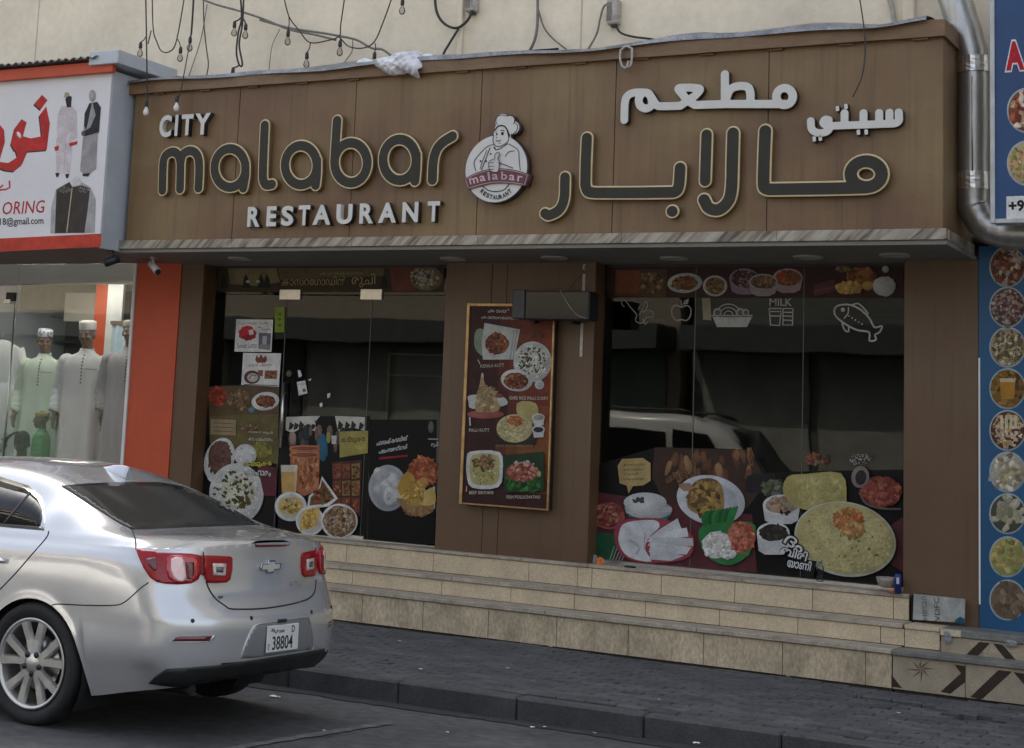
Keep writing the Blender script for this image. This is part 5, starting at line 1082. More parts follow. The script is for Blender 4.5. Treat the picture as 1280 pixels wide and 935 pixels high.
ca = at(1122.5, 738, -.1); cn = thing('drink_can', 'slim blue drink can standing at the right end of the top step', 'can', (ca.x, -.1, .626))
lathe('can_body', [(.02, 0), (.026, .004), (.026, .13), (.021, .142), (.021, .146), (.018, .144)], mat('blue_can', (.012, .025, .17), .3, .4, var=.1), cn, (0, 0, 0), 14)
pc = Print(-.127); pc.poly([(1120.5, 722), (1124, 722), (1124, 730), (1120.5, 730)], (.5, .52, .58)); oo = pc.build('can_label', None); oo.parent = cn; oo.location = (-ca.x, .1, -.626)
bt = at(1025, 728, -.1); b_ = thing('water_bottle', 'small clear plastic water bottle standing below the yellow rice picture', 'bottle', (bt.x, -.1, .662))
lathe('bottle_body', [(.02, 0), (.028, .006), (.027, .05), (.029, .09), (.026, .11), (.012, .13), (.012, .14)], glass('bottle_plastic', (.75, .82, .85), .9, 1.3), b_, (0, 0, 0), 14); lathe('bottle_cap', [(.013, .138), (.014, .14), (.014, .152), (.004, .153)], mat('cap_blue', (.05, .12, .3), .4), b_, (0, 0, 0), 12)
bw = at(1107, 730, -.1); lathe('glass_bowl', [(.05, 0), (.07, .01), (.085, .05), (.088, .075), (.083, .075), (.066, .014), (.01, .008)], mat('bowl_glass', (.3, .26, .22), .1, 0, var=.3, scale=40), None, (bw.x, -.02, .66), 18, label='small clear bowl on the ledge beside the blue can', cat='bowl')
M_or = mat('orange_peel', (.6, .16, .03), .5, var=.2, scale=30)
def lump(name, label, cat, px, py, Y, sx, sy, sz, m, seed, z=None, group=None):
    r = random.Random(seed); a = at(px, py, Y); bm = bmesh.new(); bmesh.ops.create_icosphere(bm, subdivisions=2, radius=1)
    for v in bm.verts: k = 1 + r.uniform(-.22, .22); v.co = Vector((v.co.x * sx * k, v.co.y * sy * k, max(v.co.z, -.6) * sz * k))
    o = link(name, bmm(name, bm), None, label, cat, group, mats=m); o.location = (a.x, Y, (a.z if z is None else z) + sz * .55); return o
lump('orange_scrap', 'crumpled orange wrapper at the left corner of the window ledge', 'wrapper', 750, 706, -.03, .035, .025, .04, M_or, 1, .626)
lump('orange_scrap', 'flat orange red scrap beside the blue can', 'wrapper', 1115, 736, -.08, .035, .02, .012, mat('red_scrap', (.45, .1, .04), .5), 2, .626)
lump('dark_scrap', 'small black scrap on the window ledge below the folded white bread picture', 'scrap', 787, 711, -.04, .05, .02, .012, M_black, 4, .626)
lump('grey_scrap', 'small grey crumpled scrap beside the orange wrapper', 'scrap', 744, 700, -.02, .02, .02, .05, mat('grey_foil', (.2, .19, .18), .5), 5, .626)
# litter on road and pavement
def litter(px, py, Z, s, lb_, seed):
    r = random.Random(seed); a = atz(px, py, Z); bm = bmesh.new(); vs = []
    for j in range(4):
        for i in range(4): vs.append(bm.verts.new(((i - 1.5) * s * .6 + r.uniform(-.2, .2) * s, (j - 1.5) * s * .45 + r.uniform(-.2, .2) * s, r.uniform(.002, .35) * s)))
    for j in range(3):
        for i in range(3): bm.faces.new((vs[j * 4 + i], vs[j * 4 + i + 1], vs[j * 4 + i + 5], vs[j * 4 + i + 4]))
    o = link('paper_litter', bmm('l', bm), None, lb_, 'litter', 'scraps of litter on the ground', mats=M_white); o.location = (a.x, a.y, Z + .004)
for k, (px, py, Z, s, lb_) in enumerate(((343, 872, -.143, .034, 'largest white paper scrap, on the road behind the car'), (405, 914, -.13, .012, 'small grey white scrap on the road left of the faded bay line'), (559, 916, -.14, .01, 'small white speck of litter on the road below kerb, left one'), (666, 910, -.145, .017, 'white litter scrap on the road close to the kerb'), (681, 909.5, -.145, .012, 'dull litter speck just right of the white road scrap'), (743, 917, -.145, .012, 'rightmost white litter scrap on the road'), (577, 933, -.14, .01, 'litter speck at the bottom edge of the road'),
        (526, 837, -.002, .014, 'white speck on the pavers nearest the kerb, left of middle'), (590, 796, -.002, .013, 'white speck against the foot of the steps'), (635, 836, -.002, .013, 'white speck in the middle of the pavers'), (824, 875, -.002, .013, 'white speck on the pavers near the kerb at right'), (688, 809, -.002, .013, 'white speck at the foot of the lowest step'), (985, 846, -.002, .013, 'white speck at the wall foot near right end of steps'), (500, 802, -.002, .012, 'tiny white speck on pavers beside car bumper'), (1124, 892, -.002, .013, 'white speck on the pavers below the star tile'), (870, 930, -.005, .02, 'pale scrap at the bottom edge of the pavement'))): litter(px, py, Z, s, lb_, k)
# ------------------------------------------------------------------ silver saloon car. local frame: a = towards the rear (from the rear axle), b = to the right, h = up
CARP = (-1.58, -5.11, -.12); CARR = -.026
car = thing('parked_car', 'silver four door saloon car parked at the kerb, seen from behind', 'car', CARP, CARR)
cM = car.matrix_basis.copy(); cMi = Matrix.Translation(CARP) @ Matrix.Rotation(CARR, 4, 'Z'); cMinv = cMi.inverted()
M_pt = mat('silver_paint', (.64, .645, .65), .23, .55, var=.03, scale=2, coat=1.0, fine=.0)
M_pb = mat('car_black_plastic', (.02, .02, .021), .5, var=.15)
M_cg = mat('tinted_car_glass', (.012, .013, .013), .06, 0, var=0, spec=.6)
M_chr = mat('chrome', (.75, .75, .74), .12, 1, var=0)
M_tyre = mat('tyre_rubber', (.018, .018, .019), .75, var=.25, scale=20, bump=.3, bscale=60)
M_rim = mat('alloy_rim', (.62, .62, .6), .32, .8, var=.1, scale=12)
M_red = mat('red_lamp_lens', (.33, .002, .009), .08, 0, var=.15, scale=18, coat=.35, spec=.35); M_dred = mat('dark_red_lens', (.13, .012, .016), .18, 0, var=.1, coat=1)
M_gap = mat('panel_gap', (.012, .012, .012), .8, var=0)
# control net of the lower body, left half: columns from front centre round the side to the rear centre
cols = []
def col(*rows): cols.append([tuple(r) for r in rows])
F = -3.72
for (b, da) in ((0, 0), (-.35, .05), (-.65, .16), (-.82, .36)):
    col((F + .12 + da, b * .96, .22), (F + .05 + da, b, .32), (F + .02 + da, b, .45), (F + da, b, .58), (F + .02 + da, b, .66), (F + .06 + da, b * .99, .74), (F + .14 + da, b * .97, .80), (F + .28 + da, b * .93, .85))
def side(a, w, top, tb, sill=.2, rows=None):
    col((a, -(w - .085), sill), (a, -(w - .04), sill + .13), (a, -(w + .001), .46), (a, -w, .62), (a, -w, .73), (a, -(w - .004), .85), (a, -(w - .018), top - .06), (a, -tb, top))
side(-3.10, .905, .90, .83); side(-2.74, .92, .94, .845); side(-2.3, .918, .97, .85); side(-1.6, .918, .985, .86); side(-.9, .922, .995, .868); side(-.5, .926, 1.0, .872); side(-.2, .93, 1.005, .875); side(.1, .93, 1.012, .876); side(.36, .928, 1.015, .872)
# rear corner and rear face
col((.62, -.82, .25), (.62, -.872, .36), (.62, -.914, .47), (.62, -.918, .62), (.62, -.916, .72), (.62, -.908, .85), (.62, -.888, .95), (.60, -.855, 1.018))
col((.73, -.76, .27), (.755, -.82, .365), (.802, -.874, .465), (.805, -.875, .62), (.79, -.872, .705), (.765, -.86, .83), (.75, -.842, .94), (.735, -.81, 1.022))
col((.84, -.70, .29), (.875, -.76, .355), (.905, -.765, .45), (.91, -.765, .62), (.89, -.76, .70), (.85, -.745, .82), (.835, -.735, .94), (.825, -.715, 1.028))
col((.89, -.55, .30), (.945, -.60, .365), (.98, -.60, .445), (.985, -.60, .62), (.96, -.595, .695), (.905, -.585, .80), (.89, -.58, .93), (.885, -.565, 1.036))
col((.92, -.38, .31), (.98, -.42, .372), (1.02, -.42, .44), (1.03, -.42, .625), (1.00, -.42, .692), (.935, -.42, .79), (.922, -.41, .925), (.92, -.40, 1.045))
col((.935, -.19, .31), (1.0, -.21, .375), (1.045, -.21, .44), (1.052, -.21, .63), (1.02, -.21, .69), (.955, -.21, .785), (.942, -.205, .925), (.945, -.20, 1.052))
col((.94, 0, .31), (1.005, 0, .375), (1.05, 0, .44), (1.058, 0, .63), (1.025, 0, .69), (.962, 0, .785), (.95, 0, .925), (.953, 0, 1.055))
NC, NR = 8, 6
G = np.array(cols)                                                     # [col,row,3]
def cr1(A, n):
    out = []
    for i in range(len(A) - 1):
        p0 = A[i - 1] if i else 2 * A[0] - A[1]; p1, p2 = A[i], A[i + 1]; p3 = A[i + 2] if i + 2 < len(A) else 2 * A[-1] - A[-2]
        for k in range(n):
            t = k / n; out.append(.5 * (2 * p1 + (p2 - p0) * t + (2 * p0 - 5 * p1 + 4 * p2 - p3) * t * t + (3 * p1 - p0 - 3 * p2 + p3) * t ** 3))
    out.append(A[-1]); return np.array(out)
Gf = cr1(G, NC); Gf = np.stack([cr1(Gf[i], NR) for i in range(len(Gf))])   # fine net
ARC = ((0.0, .315, .375), (-2.737, .315, .375))
for i in range(len(Gf)):
    cl = Gf[i]; am = cl[20][0]
    if cl[20][1] > -.8: continue
    for (ac, hc, r) in ARC:
        if abs(am - ac) < r:
            hm = hc + math.sqrt(r * r - (am - ac) ** 2); hb, ht = cl[0][2], cl[-1][2]; hs = cl[:, 2].copy(); new = cl.copy()
            for j in range(len(cl)):
                h = hm + (hs[j] - hb) * (ht - hm) / (ht - hb); new[j] = [np.interp(h, hs, cl[:, 0]), np.interp(h, hs, cl[:, 1]), h]
            lip = np.exp(-((new[:, 2] - hm) / .03) ** 2) * .006; new[:, 1] -= lip; Gf[i] = new
# upper body sections: stations along a, from shoulder edge to centre line
def sec(a, *pts): return [(a if len(p) == 2 else p[2], -p[0], p[1]) for p in pts]
edge = Gf[:, -1]                                                       # shoulder line of the lower net
ST = [(-3.36, .86, 'h'), (-3.0, .93, 'h'), (-2.5, .985, 'h'), (-2.05, 1.02, 'h')]
def eb(a):      # shoulder point at station a (side part)
    s = edge[(edge[:, 1] < -.5)]; k = np.argsort(s[:, 0]); return np.interp(a, s[k, 0], -s[k, 1]), np.interp(a, s[k, 0], s[k, 2])
tops = []
for a, hc, _ in ST:
    b, h = eb(a); tops.append([(a, -b, h), (a, -b * .93, h + (hc - h) * .35), (a, -b * .84, h + (hc - h) * .62), (a, -b * .7, h + (hc - h) * .8), (a, -b * .5, h + (hc - h) * .92), (a, -b * .25, hc - .003), (a, 0, hc)])
def gh(a, belt, bb, rail, rb, side_, sb, c1, hc, m=None):
    b, h = eb(a); mb_ = m or ((bb + rb) / 2 + .012, (belt + rail) / 2); tops.append([(a, -b, h), (a, -bb, belt), (a, -mb_[0], mb_[1]), (a, -rb, rail), (a, -sb, side_), (a, -.27, c1), (a, 0, hc)])
gh(-1.75, 1.02, .84, 1.13, .70, 1.155, .5, 1.165, 1.17); gh(-1.45, 1.03, .845, 1.29, .63, 1.325, .46, 1.34, 1.345); gh(-1.1, 1.038, .848, 1.36, .605, 1.405, .45, 1.425, 1.432); gh(-.7, 1.046, .85, 1.372, .60, 1.418, .45, 1.44, 1.447)
gh(-.4, 1.052, .85, 1.352, .595, 1.397, .44, 1.415, 1.421); gh(-.17, 1.056, .848, 1.312, .59, 1.343, .43, 1.354, 1.358); gh(-.0, 1.062, .845, 1.268, .60, 1.283, .43, 1.296, 1.30, (.755, 1.175)); gh(.2, 1.064, .838, 1.19, .63, 1.196, .43, 1.206, 1.209, (.765, 1.125)); gh(.4, 1.066, .825, 1.112, .66, 1.114, .44, 1.119, 1.12, (.768, 1.094)); gh(.5, 1.062, .815, 1.090, .68, 1.096, .46, 1.101, 1.102, (.765, 1.08))
gh(.6, 1.056, .805, 1.080, .68, 1.088, .46, 1.094, 1.095, (.755, 1.07))
# deck: sections bend to follow the trailing edge
n_side = len(G) - 6
for ci, hc, a_c in ((len(G) - 6, 1.088, .70), (len(G) - 5, 1.082, .78), (len(G) - 4, 1.076, .85), (len(G) - 3, 1.071, .895), (len(G) - 2, 1.0655, .925)):
    e = Gf[ci * NC, -1]; pts = [tuple(e)]
    for t in (.1, .25, .45, .65, .85, 1): 
        a = e[0] + (a_c - e[0]) * t; b = e[1] * (1 - t); k = math.sin(min(1, t * 2.2) * PI / 2); pts.append((a, b, e[2] + (hc - e[2]) * k))
    tops.append(pts)
TG = np.array(tops); Tf = cr1(TG, 6); Tf = np.stack([cr1(Tf[i], 6) for i in range(len(Tf))])
def grid_mesh(nets, name, keep=None, flip=False):
    bm = bmesh.new()
    for A in nets:
        for mir in (1, -1):
            vs = [[bm.verts.new((p[0], p[1] * mir, p[2])) for p in row] for row in A]
            for i in range(len(A) - 1):
                for j in range(len(A[0]) - 1):
                    q = (vs[i][j], vs[i + 1][j], vs[i + 1][j + 1], vs[i][j + 1]); 
                    try: bm.faces.new(q if mir == 1 else q[::-1]).smooth = True
                    except ValueError: pass
    bmesh.ops.remove_doubles(bm, verts=bm.verts, dist=.0015); bmesh.ops.dissolve_degenerate(bm, edges=bm.edges, dist=.0005)
    bmesh.ops.recalc_face_normals(bm, faces=bm.faces); return bm
bm = grid_mesh([Gf, Tf], 'body')
bvh = BVHTree.FromBMesh(bm)
ctr_ = Vector((-1.2, 0, .8))
# split into panels
def region(c):
    a, b, h = c
    hl = .375 + .05 * min(1, max(0, (.9 - abs(b)) / .5)) - .17 * max(0, min(1, (.80 - a) / .22))
    if a > .87 and h < hl: return 'diffuser'
    if a > .30 and h < .70 + .02 * max(0, a - .6): return 'rear_bumper'
    if a > .44 and h > .70 and abs(b) < .80 and (h > 1.06 - .5 * max(0, a - .44) * 0 or a > .8): return 'boot_lid' if abs(b) < (.45 if h < .85 else .80) else 'body_shell'
    if h < 1.04 and -1.13 < a < .05 - .0 and abs(b) > .8 and h > .3 and a < .05 - .42 * max(0, 1.02 - h): return 'rear_door'
    if h < 1.04 and -2.15 < a < -1.13 and abs(b) > .8 and h > .3: return 'front_door'
    if a < -3.1 and h < .72: return 'front_bumper'
    return 'body_shell'
grp = {}
bm.faces.ensure_lookup_table()
for f in bm.faces:
    r = region(f.calc_center_median()); s = 'L' if f.calc_center_median().y < 0 else 'R'
    grp.setdefault((r, s if 'door' in r else ''), []).append(f.index)
bm.verts.index_update(); allv = [v.co.copy() for v in bm.verts]; alln = [v.normal.copy() for v in bm.verts]
for (r, s), idx in grp.items():
    vs = {}; fs = []
    for i in idx:
        fs.append([vs.setdefault(v.index, len(vs)) for v in bm.faces[i].verts])
    keys = list(vs); me = bpy.data.meshes.new(r); me.from_pydata([allv[k] for k in keys], [], fs)
    me.polygons.foreach_set('use_smooth', [True] * len(me.polygons))
    # one shared set of smooth normals so that panels meet without a break
    me.normals_split_custom_set_from_vertices([alln[k] for k in keys])
    link(r, me, car, mats=M_pb if r == 'diffuser' else M_pt)
bm.free()
def hit_px(px, py):
    o = cMinv @ Vector(CP); d = (cMinv.to_3x3() @ Vector(ray(px, py))).normalized(); h = bvh.ray_cast(o, d)
    return (h[0], h[1]) if h[0] is not None else None
def drape(name, poly, off=.006, thick=.012, step=3.5, m=None, mirror=True, parent=car, both_parent=None, smooth=True, conv=None, inset=0):
    """cut a shape out of the car's skin: outline seen from the survey point, laid on the body surface, with thickness; optionally its twin on the other side"""
    P_ = [Vector(p) for p in poly]; n = len(P_); xs = [p.x for p in P_]; ys = [p.y for p in P_]
    ol = []
    for i in range(n):
        a, b = P_[i], P_[(i + 1) % n]; k = max(1, int((b - a).length / step))
        ol += [a.lerp(b, t / k) for t in range(k)]
    def inside(x, y):
        c = False; j = len(ol) - 1
        for i in range(len(ol)):
            if (ol[i].y > y) != (ol[j].y > y) and x < (ol[j].x - ol[i].x) * (y - ol[i].y) / (ol[j].y - ol[i].y) + ol[i].x: c = not c
            j = i
        return c
    pts = list(ol); y = min(ys) + step * .5
    while y < max(ys):
        x = min(xs) + step * .5
        while x < max(xs):
            if inside(x, y) and min((Vector((x, y)) - q).length for q in ol) > step * .55: pts.append(Vector((x, y)))
            x += step
        y += step
    v, e, f, *_ = delaunay_2d_cdt([Vector(p) for p in pts], [(i, (i + 1) % len(ol)) for i in range(len(ol))], [], 1, 1e-4)
    pos = []; nr = []; ok = []
    last = None
    for p in v:
        h = hit_px(p.x, p.y)
        if h is None: ok.append(False); pos.append(Vector()); nr.append(Vector((1, 0, 0))); continue
        nn = h[1] if h[1].dot(Vector((h[0] - ctr_))) > 0 else -h[1]; ok.append(True); pos.append(h[0]); nr.append(nn)
    # smooth normals
    acc = [Vector(q) for q in nr]
    for fc in f:
        for i in fc:
            for j in fc: acc[i] = acc[i] + nr[j]
    nr = [q.normalized() for q in acc]
    out = []
    for mir in ((1, -1) if mirror else (1,)):
        bm = bmesh.new(); T_ = [bm.verts.new((q.x + k.x * off, (q.y + k.y * off) * mir, q.z + k.z * off)) for q, k in zip(pos, nr)]; Bt = [bm.verts.new((q.x - k.x * thick, (q.y - k.y * thick) * mir, q.z - k.z * thick)) for q, k in zip(pos, nr)]
        ec = {}
        for fc in f:
            if not all(ok[i] for i in fc): continue
            fc = list(fc)
            w = [Vector((v[i].x, v[i].y)) for i in fc]
            ar = sum(w[i - 1].cross(w[i]) if hasattr(w[i - 1], 'cross') else 0 for i in range(len(w)))
            if ar > 0: fc = fc[::-1]
            bm.faces.new([T_[i] for i in (fc if mir == 1 else fc[::-1])]).smooth = smooth
            for i in range(len(fc)): ec[(fc[i - 1], fc[i])] = 1
        for (i, j) in ec:
            if (j, i) not in ec:
                q = (T_[j], T_[i], Bt[i], Bt[j]); bm.faces.new(q if mir == 1 else q[::-1])
        for q in [q for q in bm.verts if not q.link_faces]: bm.verts.remove(q)
        bmesh.ops.recalc_face_normals(bm, faces=bm.faces)
        par = parent if mir == 1 else (both_parent or parent)
        out.append(link(name, bmm(name, bm), par, mats=m))
    return out
def gap(pts, r=.0045, mirror=True, m=None, name='panel_gap', sm=4, off=.0):
    q = [hit_px(*p) for p in (catmull(pts, sm) if sm else pts)]; q = [h for h in q if h]
    for mir in ((1, -1) if mirror else (1,)):
        bm = bmesh.new(); tube(bm, [(h[0].x + h[1].x * off, (h[0].y + h[1].y * off) * mir, h[0].z + h[1].z * off) for h in q], r, 5); link(name, bmm(name, bm), car, mats=m or M_gap)
drape('diffuser_trim', [(186, 854), (194, 845.5), (208, 836), (240, 834), (273, 831.5), (329, 823), (375, 816), (406, 810.5), (403, 817), (396, 828), (388, 836), (360, 842), (330, 847), (290, 852), (250, 856), (215, 858)], .005, .006, 4, M_pb, mirror=False)
# rear lamps
def k5(x, y): return (150 + x / 4.56, 640 + y / 4.56)
outer = [k5(*q) for q in ((92, 213), (250, 232), (400, 238), (440, 244), (458, 262), (462, 300), (458, 345), (440, 385), (400, 408), (330, 414), (260, 410), (210, 400), (172, 375), (135, 320), (106, 255))]
inner = [k5(*q) for q in ((474, 246), (560, 248), (625, 252), (635, 265), (634, 330), (622, 385), (600, 402), (540, 406), (500, 404), (484, 380), (470, 320))]
lo = drape('tail_lamp', outer, .010, .01, 3, M_red); li = drape('tail_lamp', inner, .010, .01, 3, M_red)
drape('lamp_bridge', [k5(*q) for q in ((446, 246), (484, 247), (482, 300), (480, 352), (470, 362), (452, 350), (456, 300))], .006, .008, 2.5, M_dred)
M_lens = mat('clear_lens', (.8, .72, .7), .12, .3, var=.15, scale=40, coat=1)
M_glare = mat('painted_lamp_glare', (.92, .62, .6), .2, .1, var=.1, scale=40, coat=1)  # pale pink colour painted in for the glare on the lamp lens
ringo = [k5(*q) for q in ((262, 262), (285, 248), (350, 246), (420, 252), (440, 275), (442, 340), (425, 385), (380, 400), (310, 400), (275, 380), (258, 330))]
glare_shape = [k5(*q) for q in ((285, 270), (310, 258), (345, 258), (362, 290), (366, 340), (372, 380), (350, 398), (318, 394), (296, 375), (282, 330))]
rl_ = drape('lamp_ring', ringo, .014, .004, 3, mat('bright_red_lens', (.55, .008, .02), .12, 0, var=.1, scale=30, coat=1), mirror=True, parent=lo[0], both_parent=lo[1]); drape('lamp_glare', glare_shape, .0175, .003, 3, M_glare, parent=lo[0], both_parent=lo[1])
bk = [k5(*q) for q in ((366, 285), (412, 288), (414, 350), (395, 384), (374, 380))]; drape('lamp_segment', bk, .0185, .003, 3, M_dred, parent=lo[0], both_parent=lo[1])
sq = [k5(*q) for q in ((520, 292), (595, 294), (592, 362), (524, 360))]; drape('reverse_lamp', sq, .015, .003, 3, M_lens, parent=li[0], both_parent=li[1]); drape('reverse_lamp_core', [k5(*q) for q in ((536, 310), (578, 312), (576, 345), (538, 343))], .0185, .003, 3, mat('lamp_bowl', (.3, .3, .3), .15, .8, var=.4, scale=60), parent=li[0], both_parent=li[1])
tri = [k5(*q) for q in ((150, 268), (205, 262), (208, 330), (196, 340), (165, 310))]; drape('side_marker', tri, .0125, .003, 3, M_dred, parent=lo[0], both_parent=lo[1])
# bumper reflectors, third brake light, sensors
drape('reflector', [k5(*q) for q in ((294, 738), (318, 712), (345, 707), (524, 704), (508, 736), (420, 740))], .004, .006, 3, M_dred); drape('reflector_rim', [k5(*q) for q in ((526, 703), (544, 703), (520, 736), (440, 744), (294, 743), (294, 739), (508, 738))], .005, .006, 3, M_pt)
drape('brake_light', [k5(*q) for q in ((770, 180), (795, 174), (966, 166), (962, 186), (940, 194), (772, 200))], .006, .006, 3, M_dred, mirror=False)
for x, y in ((414, 620), (749, 604), (1091, 570)):
    h = hit_px(*k5(x, y)); 
    if h:
        n_ = h[1] if h[1].x > 0 else -h[1]; lathe('parking_sensor', [(.001, .004), (.011, .004), (.012, 0)], M_pb, car, (0, 0, 0), 12, 'x').matrix_local = Matrix.Translation(h[0]) @ n_.to_track_quat('X', 'Z').to_matrix().to_4x4()
hh = hit_px(*k5(414, 620)); 
lathe('parking_sensor', [(.001, .004), (.011, .004), (.012, 0)], M_pb, car, (0, 0, 0), 12, 'x').matrix_local = Matrix.Translation((hh[0].x, -hh[0].y, hh[0].z)) @ Vector((.7, .7, 0)).to_track_quat('X', 'Z').to_matrix().to_4x4()
# glass
rg = [(77.5, 607.6), (110, 604.6), (158, 602.8), (200, 603), (228, 608.2), (259, 619.5), (286, 633.5), (307, 646), (320, 655), (300, 656), (245, 658), (200, 660), (166, 661.5), (150, 654), (120, 635), (96, 619)]
drape('rear_window', rg, .003, .006, 4, mat('rear_glass', (.035, .036, .035), .15, 0, var=0, spec=.4), mirror=False)
gap([(78, 607.5), (96, 619), (120, 635), (150, 654), (165, 661.5)], .006, mirror=False, m=M_pb, name='window_seal', off=.002); gap([(166, 661.5), (200, 660.3), (245, 658.3), (300, 656.2), (324, 655.6)], .005, mirror=False, m=M_pb, name='window_seal', off=.002)
def side_shape(name, pts, off, thick, m, step=.05):
    """pts (a,h) on the left side, laid on the skin along b; twin on the right"""
    P_ = [Vector(p) for p in pts]; ol = []
    for i in range(len(P_)):
        a, b = P_[i], P_[(i + 1) % len(P_)]; k = max(1, int((b - a).length / step)); ol += [a.lerp(b, t / k) for t in range(k)]
    v, e, f, *_ = delaunay_2d_cdt(ol, [(i, (i + 1) % len(ol)) for i in range(len(ol))], [], 1, 1e-5)
    for mir in (1, -1):
        bm = bmesh.new(); T_ = []; Bt = []
        for p in v:
            h = bvh.ray_cast(Vector((p.x, -2, p.y)), Vector((0, 1, 0)))
            q = h[0] if h[0] else Vector((p.x, -.7, p.y)); n = h[1] if h[0] else Vector((0, -1, 0)); n = n if n.y < 0 else -n
            T_.append(bm.verts.new((q.x + n.x * off, (q.y + n.y * off) * mir, q.z + n.z * off))); Bt.append(bm.verts.new((q.x, (q.y + .01) * mir, q.z)))
        ec = {}
        for fc in f:
            bm.faces.new([T_[i] for i in fc]).smooth = True
            for i in range(len(fc)): ec[(fc[i - 1], fc[i])] = 1
        for (i, j) in ec:
            if (j, i) not in ec: bm.faces.new((T_[j], T_[i], Bt[i], Bt[j]))
        bmesh.ops.recalc_face_normals(bm, faces=bm.faces); link(name, bmm(name, bm), car, mats=m)
ch_out = [(-1.95, 1.045), (-1.0, 1.05), (-.3, 1.056), (-.035, 1.06), (-.06, 1.10), (-.12, 1.16), (-.22, 1.235), (-.35, 1.29), (-.6, 1.328), (-1.0, 1.335), (-1.35, 1.29), (-1.7, 1.165)]
gl_in = [(-1.9, 1.062), (-1.0, 1.066), (-.3, 1.071), (-.075, 1.075), (-.1, 1.115), (-.15, 1.165), (-.24, 1.222), (-.36, 1.27), (-.6, 1.305), (-1.0, 1.315), (-1.35, 1.272), (-1.68, 1.155)]
side_shape('window_trim', ch_out, .004, .01, M_chr); side_shape('side_window', gl_in, .008, .01, M_cg)
side_shape('window_pillar', [(-1.14, 1.063), (-1.04, 1.064), (-1.06, 1.318), (-1.13, 1.315)], .0095, .01, M_pb); side_shape('window_divider', [(-.36, 1.068), (-.345, 1.068), (-.30, 1.25), (-.315, 1.255)], .0095, .01, M_pb)
# windscreen
bmw = bmesh.new(); rows = []
for i, (a, h0) in enumerate(((-1.86, 1.09), (-1.7, 1.205), (-1.55, 1.30), (-1.42, 1.37), (-1.33, 1.40))):
    row = []
    for j in range(13):
        b = -.62 + 1.24 * j / 12; h = bvh.ray_cast(Vector((a - .05 * math.cos(b * 2.0), b, 3)), Vector((0, 0, -1))); row.append(h[0] + Vector((-.003, 0, .006)))
    rows.append(row)
rings(bmw, rows, False); link('windscreen', bmm('windscreen', bmw), car, mats=M_cg)
# panel gaps seen
gap([(61, 664), (58, 672), (40, 693), (20, 716), (0, 737)], .004); gap([(165, 661.5), (167, 668), (169.5, 676), (170, 687)], .004)
gap([(186, 728), (176, 735), (165, 745), (155, 753), (144, 756.5), (110, 756.8), (70, 755.2), (64, 760)], .0035)
gap([(257.5, 727), (262, 738), (270, 749), (281, 757), (288, 761), (310, 761.5), (335, 760), (362, 755.5), (376, 752)], .005, mirror=False); gap([(376, 752), (386, 748), (393, 740), (395, 725)], .005, mirror=False)
gap([(254, 690), (254.5, 700)], .004)
# spoiler lip highlight edge is geometry of the deck; boot badge, lettering, plate
bd = hit_px(342, 708.5); bc_ = Vector((bd[0].x + .012, 0, .918))
def loops_car(name, loops, depth, m, loc, par=car, tilt=0):
    me = loops_mesh(name, loops, depth); o = link(name, me, par, mats=m); o.matrix_local = Matrix.Translation(loc) @ Matrix.Rotation(tilt, 4, 'Y') @ Matrix.Rotation(PI / 2, 4, 'Z'); return o
bow = [(-.105, -.016), (-.04, -.018), (-.04, -.036), (.026, -.036), (.030, -.018), (.095, -.018), (.105, .016), (.04, .018), (.04, .036), (-.026, .036), (-.030, .018), (-.095, .018)]
bt_ = -.02
ba = loops_car('badge', [bow], .008, M_chr, bc_ + Vector((-.008, 0, 0)), tilt=bt_); loops_car('badge_centre', [[(x * .86, z * .74) for x, z in bow]], .0095, mat('badge_fill', (.7, .67, .6), .25, .3, var=.1), bc_ + Vector((-.0085, 0, 0)), tilt=bt_)
pa, pb_ = Vector((1.058, 0, .53)), None
drape('plate_recess', [k5(*q) for q in ((690, 834), (700, 790), (740, 690), (775, 645), (850, 630), (980, 610), (1060, 600), (1078, 612), (1098, 700), (1100, 770), (1090, 782), (900, 812), (760, 832))], .0015, .004, 3.5, mat('recess_paint', (.36, .37, .38), .4, .6, var=.03), mirror=False)
gap([k5(*q) for q in ((690, 834), (700, 790), (740, 690), (775, 645), (850, 630), (980, 610), (1060, 600), (1078, 612), (1098, 700), (1100, 770), (1090, 782))], .004, mirror=False, m=M_pt, name='recess_lip', off=.002)
pl = mbox('number_plate', 1.062, 1.068, -.16, .16, .458, .605, mat('plate_white', (.72, .72, .7), .35, var=.04), car, .003)
def plate_text(t, y0, y1, z0, z1, bold):
    me = text_solid('plate_digits', t, 1, bold); v = np.array([q.co[:] for q in me.vertices]); mn, mx = v.min(0), v.max(0)
    for q in me.vertices: q.co = (1.0682 + .0012 * (q.co.z - mn[2]) / (mx[2] - mn[2]), y0 + (y1 - y0) * (q.co.x - mn[0]) / (mx[0] - mn[0]), z0 + (z1 - z0) * (q.co.y - mn[1]) / (mx[1] - mn[1]))
    bm = bmesh.new(); bm.from_mesh(me); bmesh.ops.recalc_face_normals(bm, faces=bm.faces); bm.to_mesh(me); bm.free(); link('plate_digits', me, pl, mats=M_pb)
plate_text('38804', -.105, .10, .470, .545, .01); plate_text('D', .085, .115, .558, .596, .012); plate_text('ﺩﺑﻲ', -.13, -.05, .560, .592, .02); plate_text('ﺝ', -.148, -.128, .475, .505, .01); plate_text('DUBAI', -.045, .01, .562, .578, .0)
mbox('plate_lamp', 1.03, 1.072, -.05, .03, .618, .636, M_pb, car, .004)
me = text_solid('model_lettering', 'LTZ', 1, .0); v = np.array([q.co[:] for q in me.vertices]); mn, mx = v.min(0), v.max(0)
hm_ = hit_px(*k5(1045, 452))
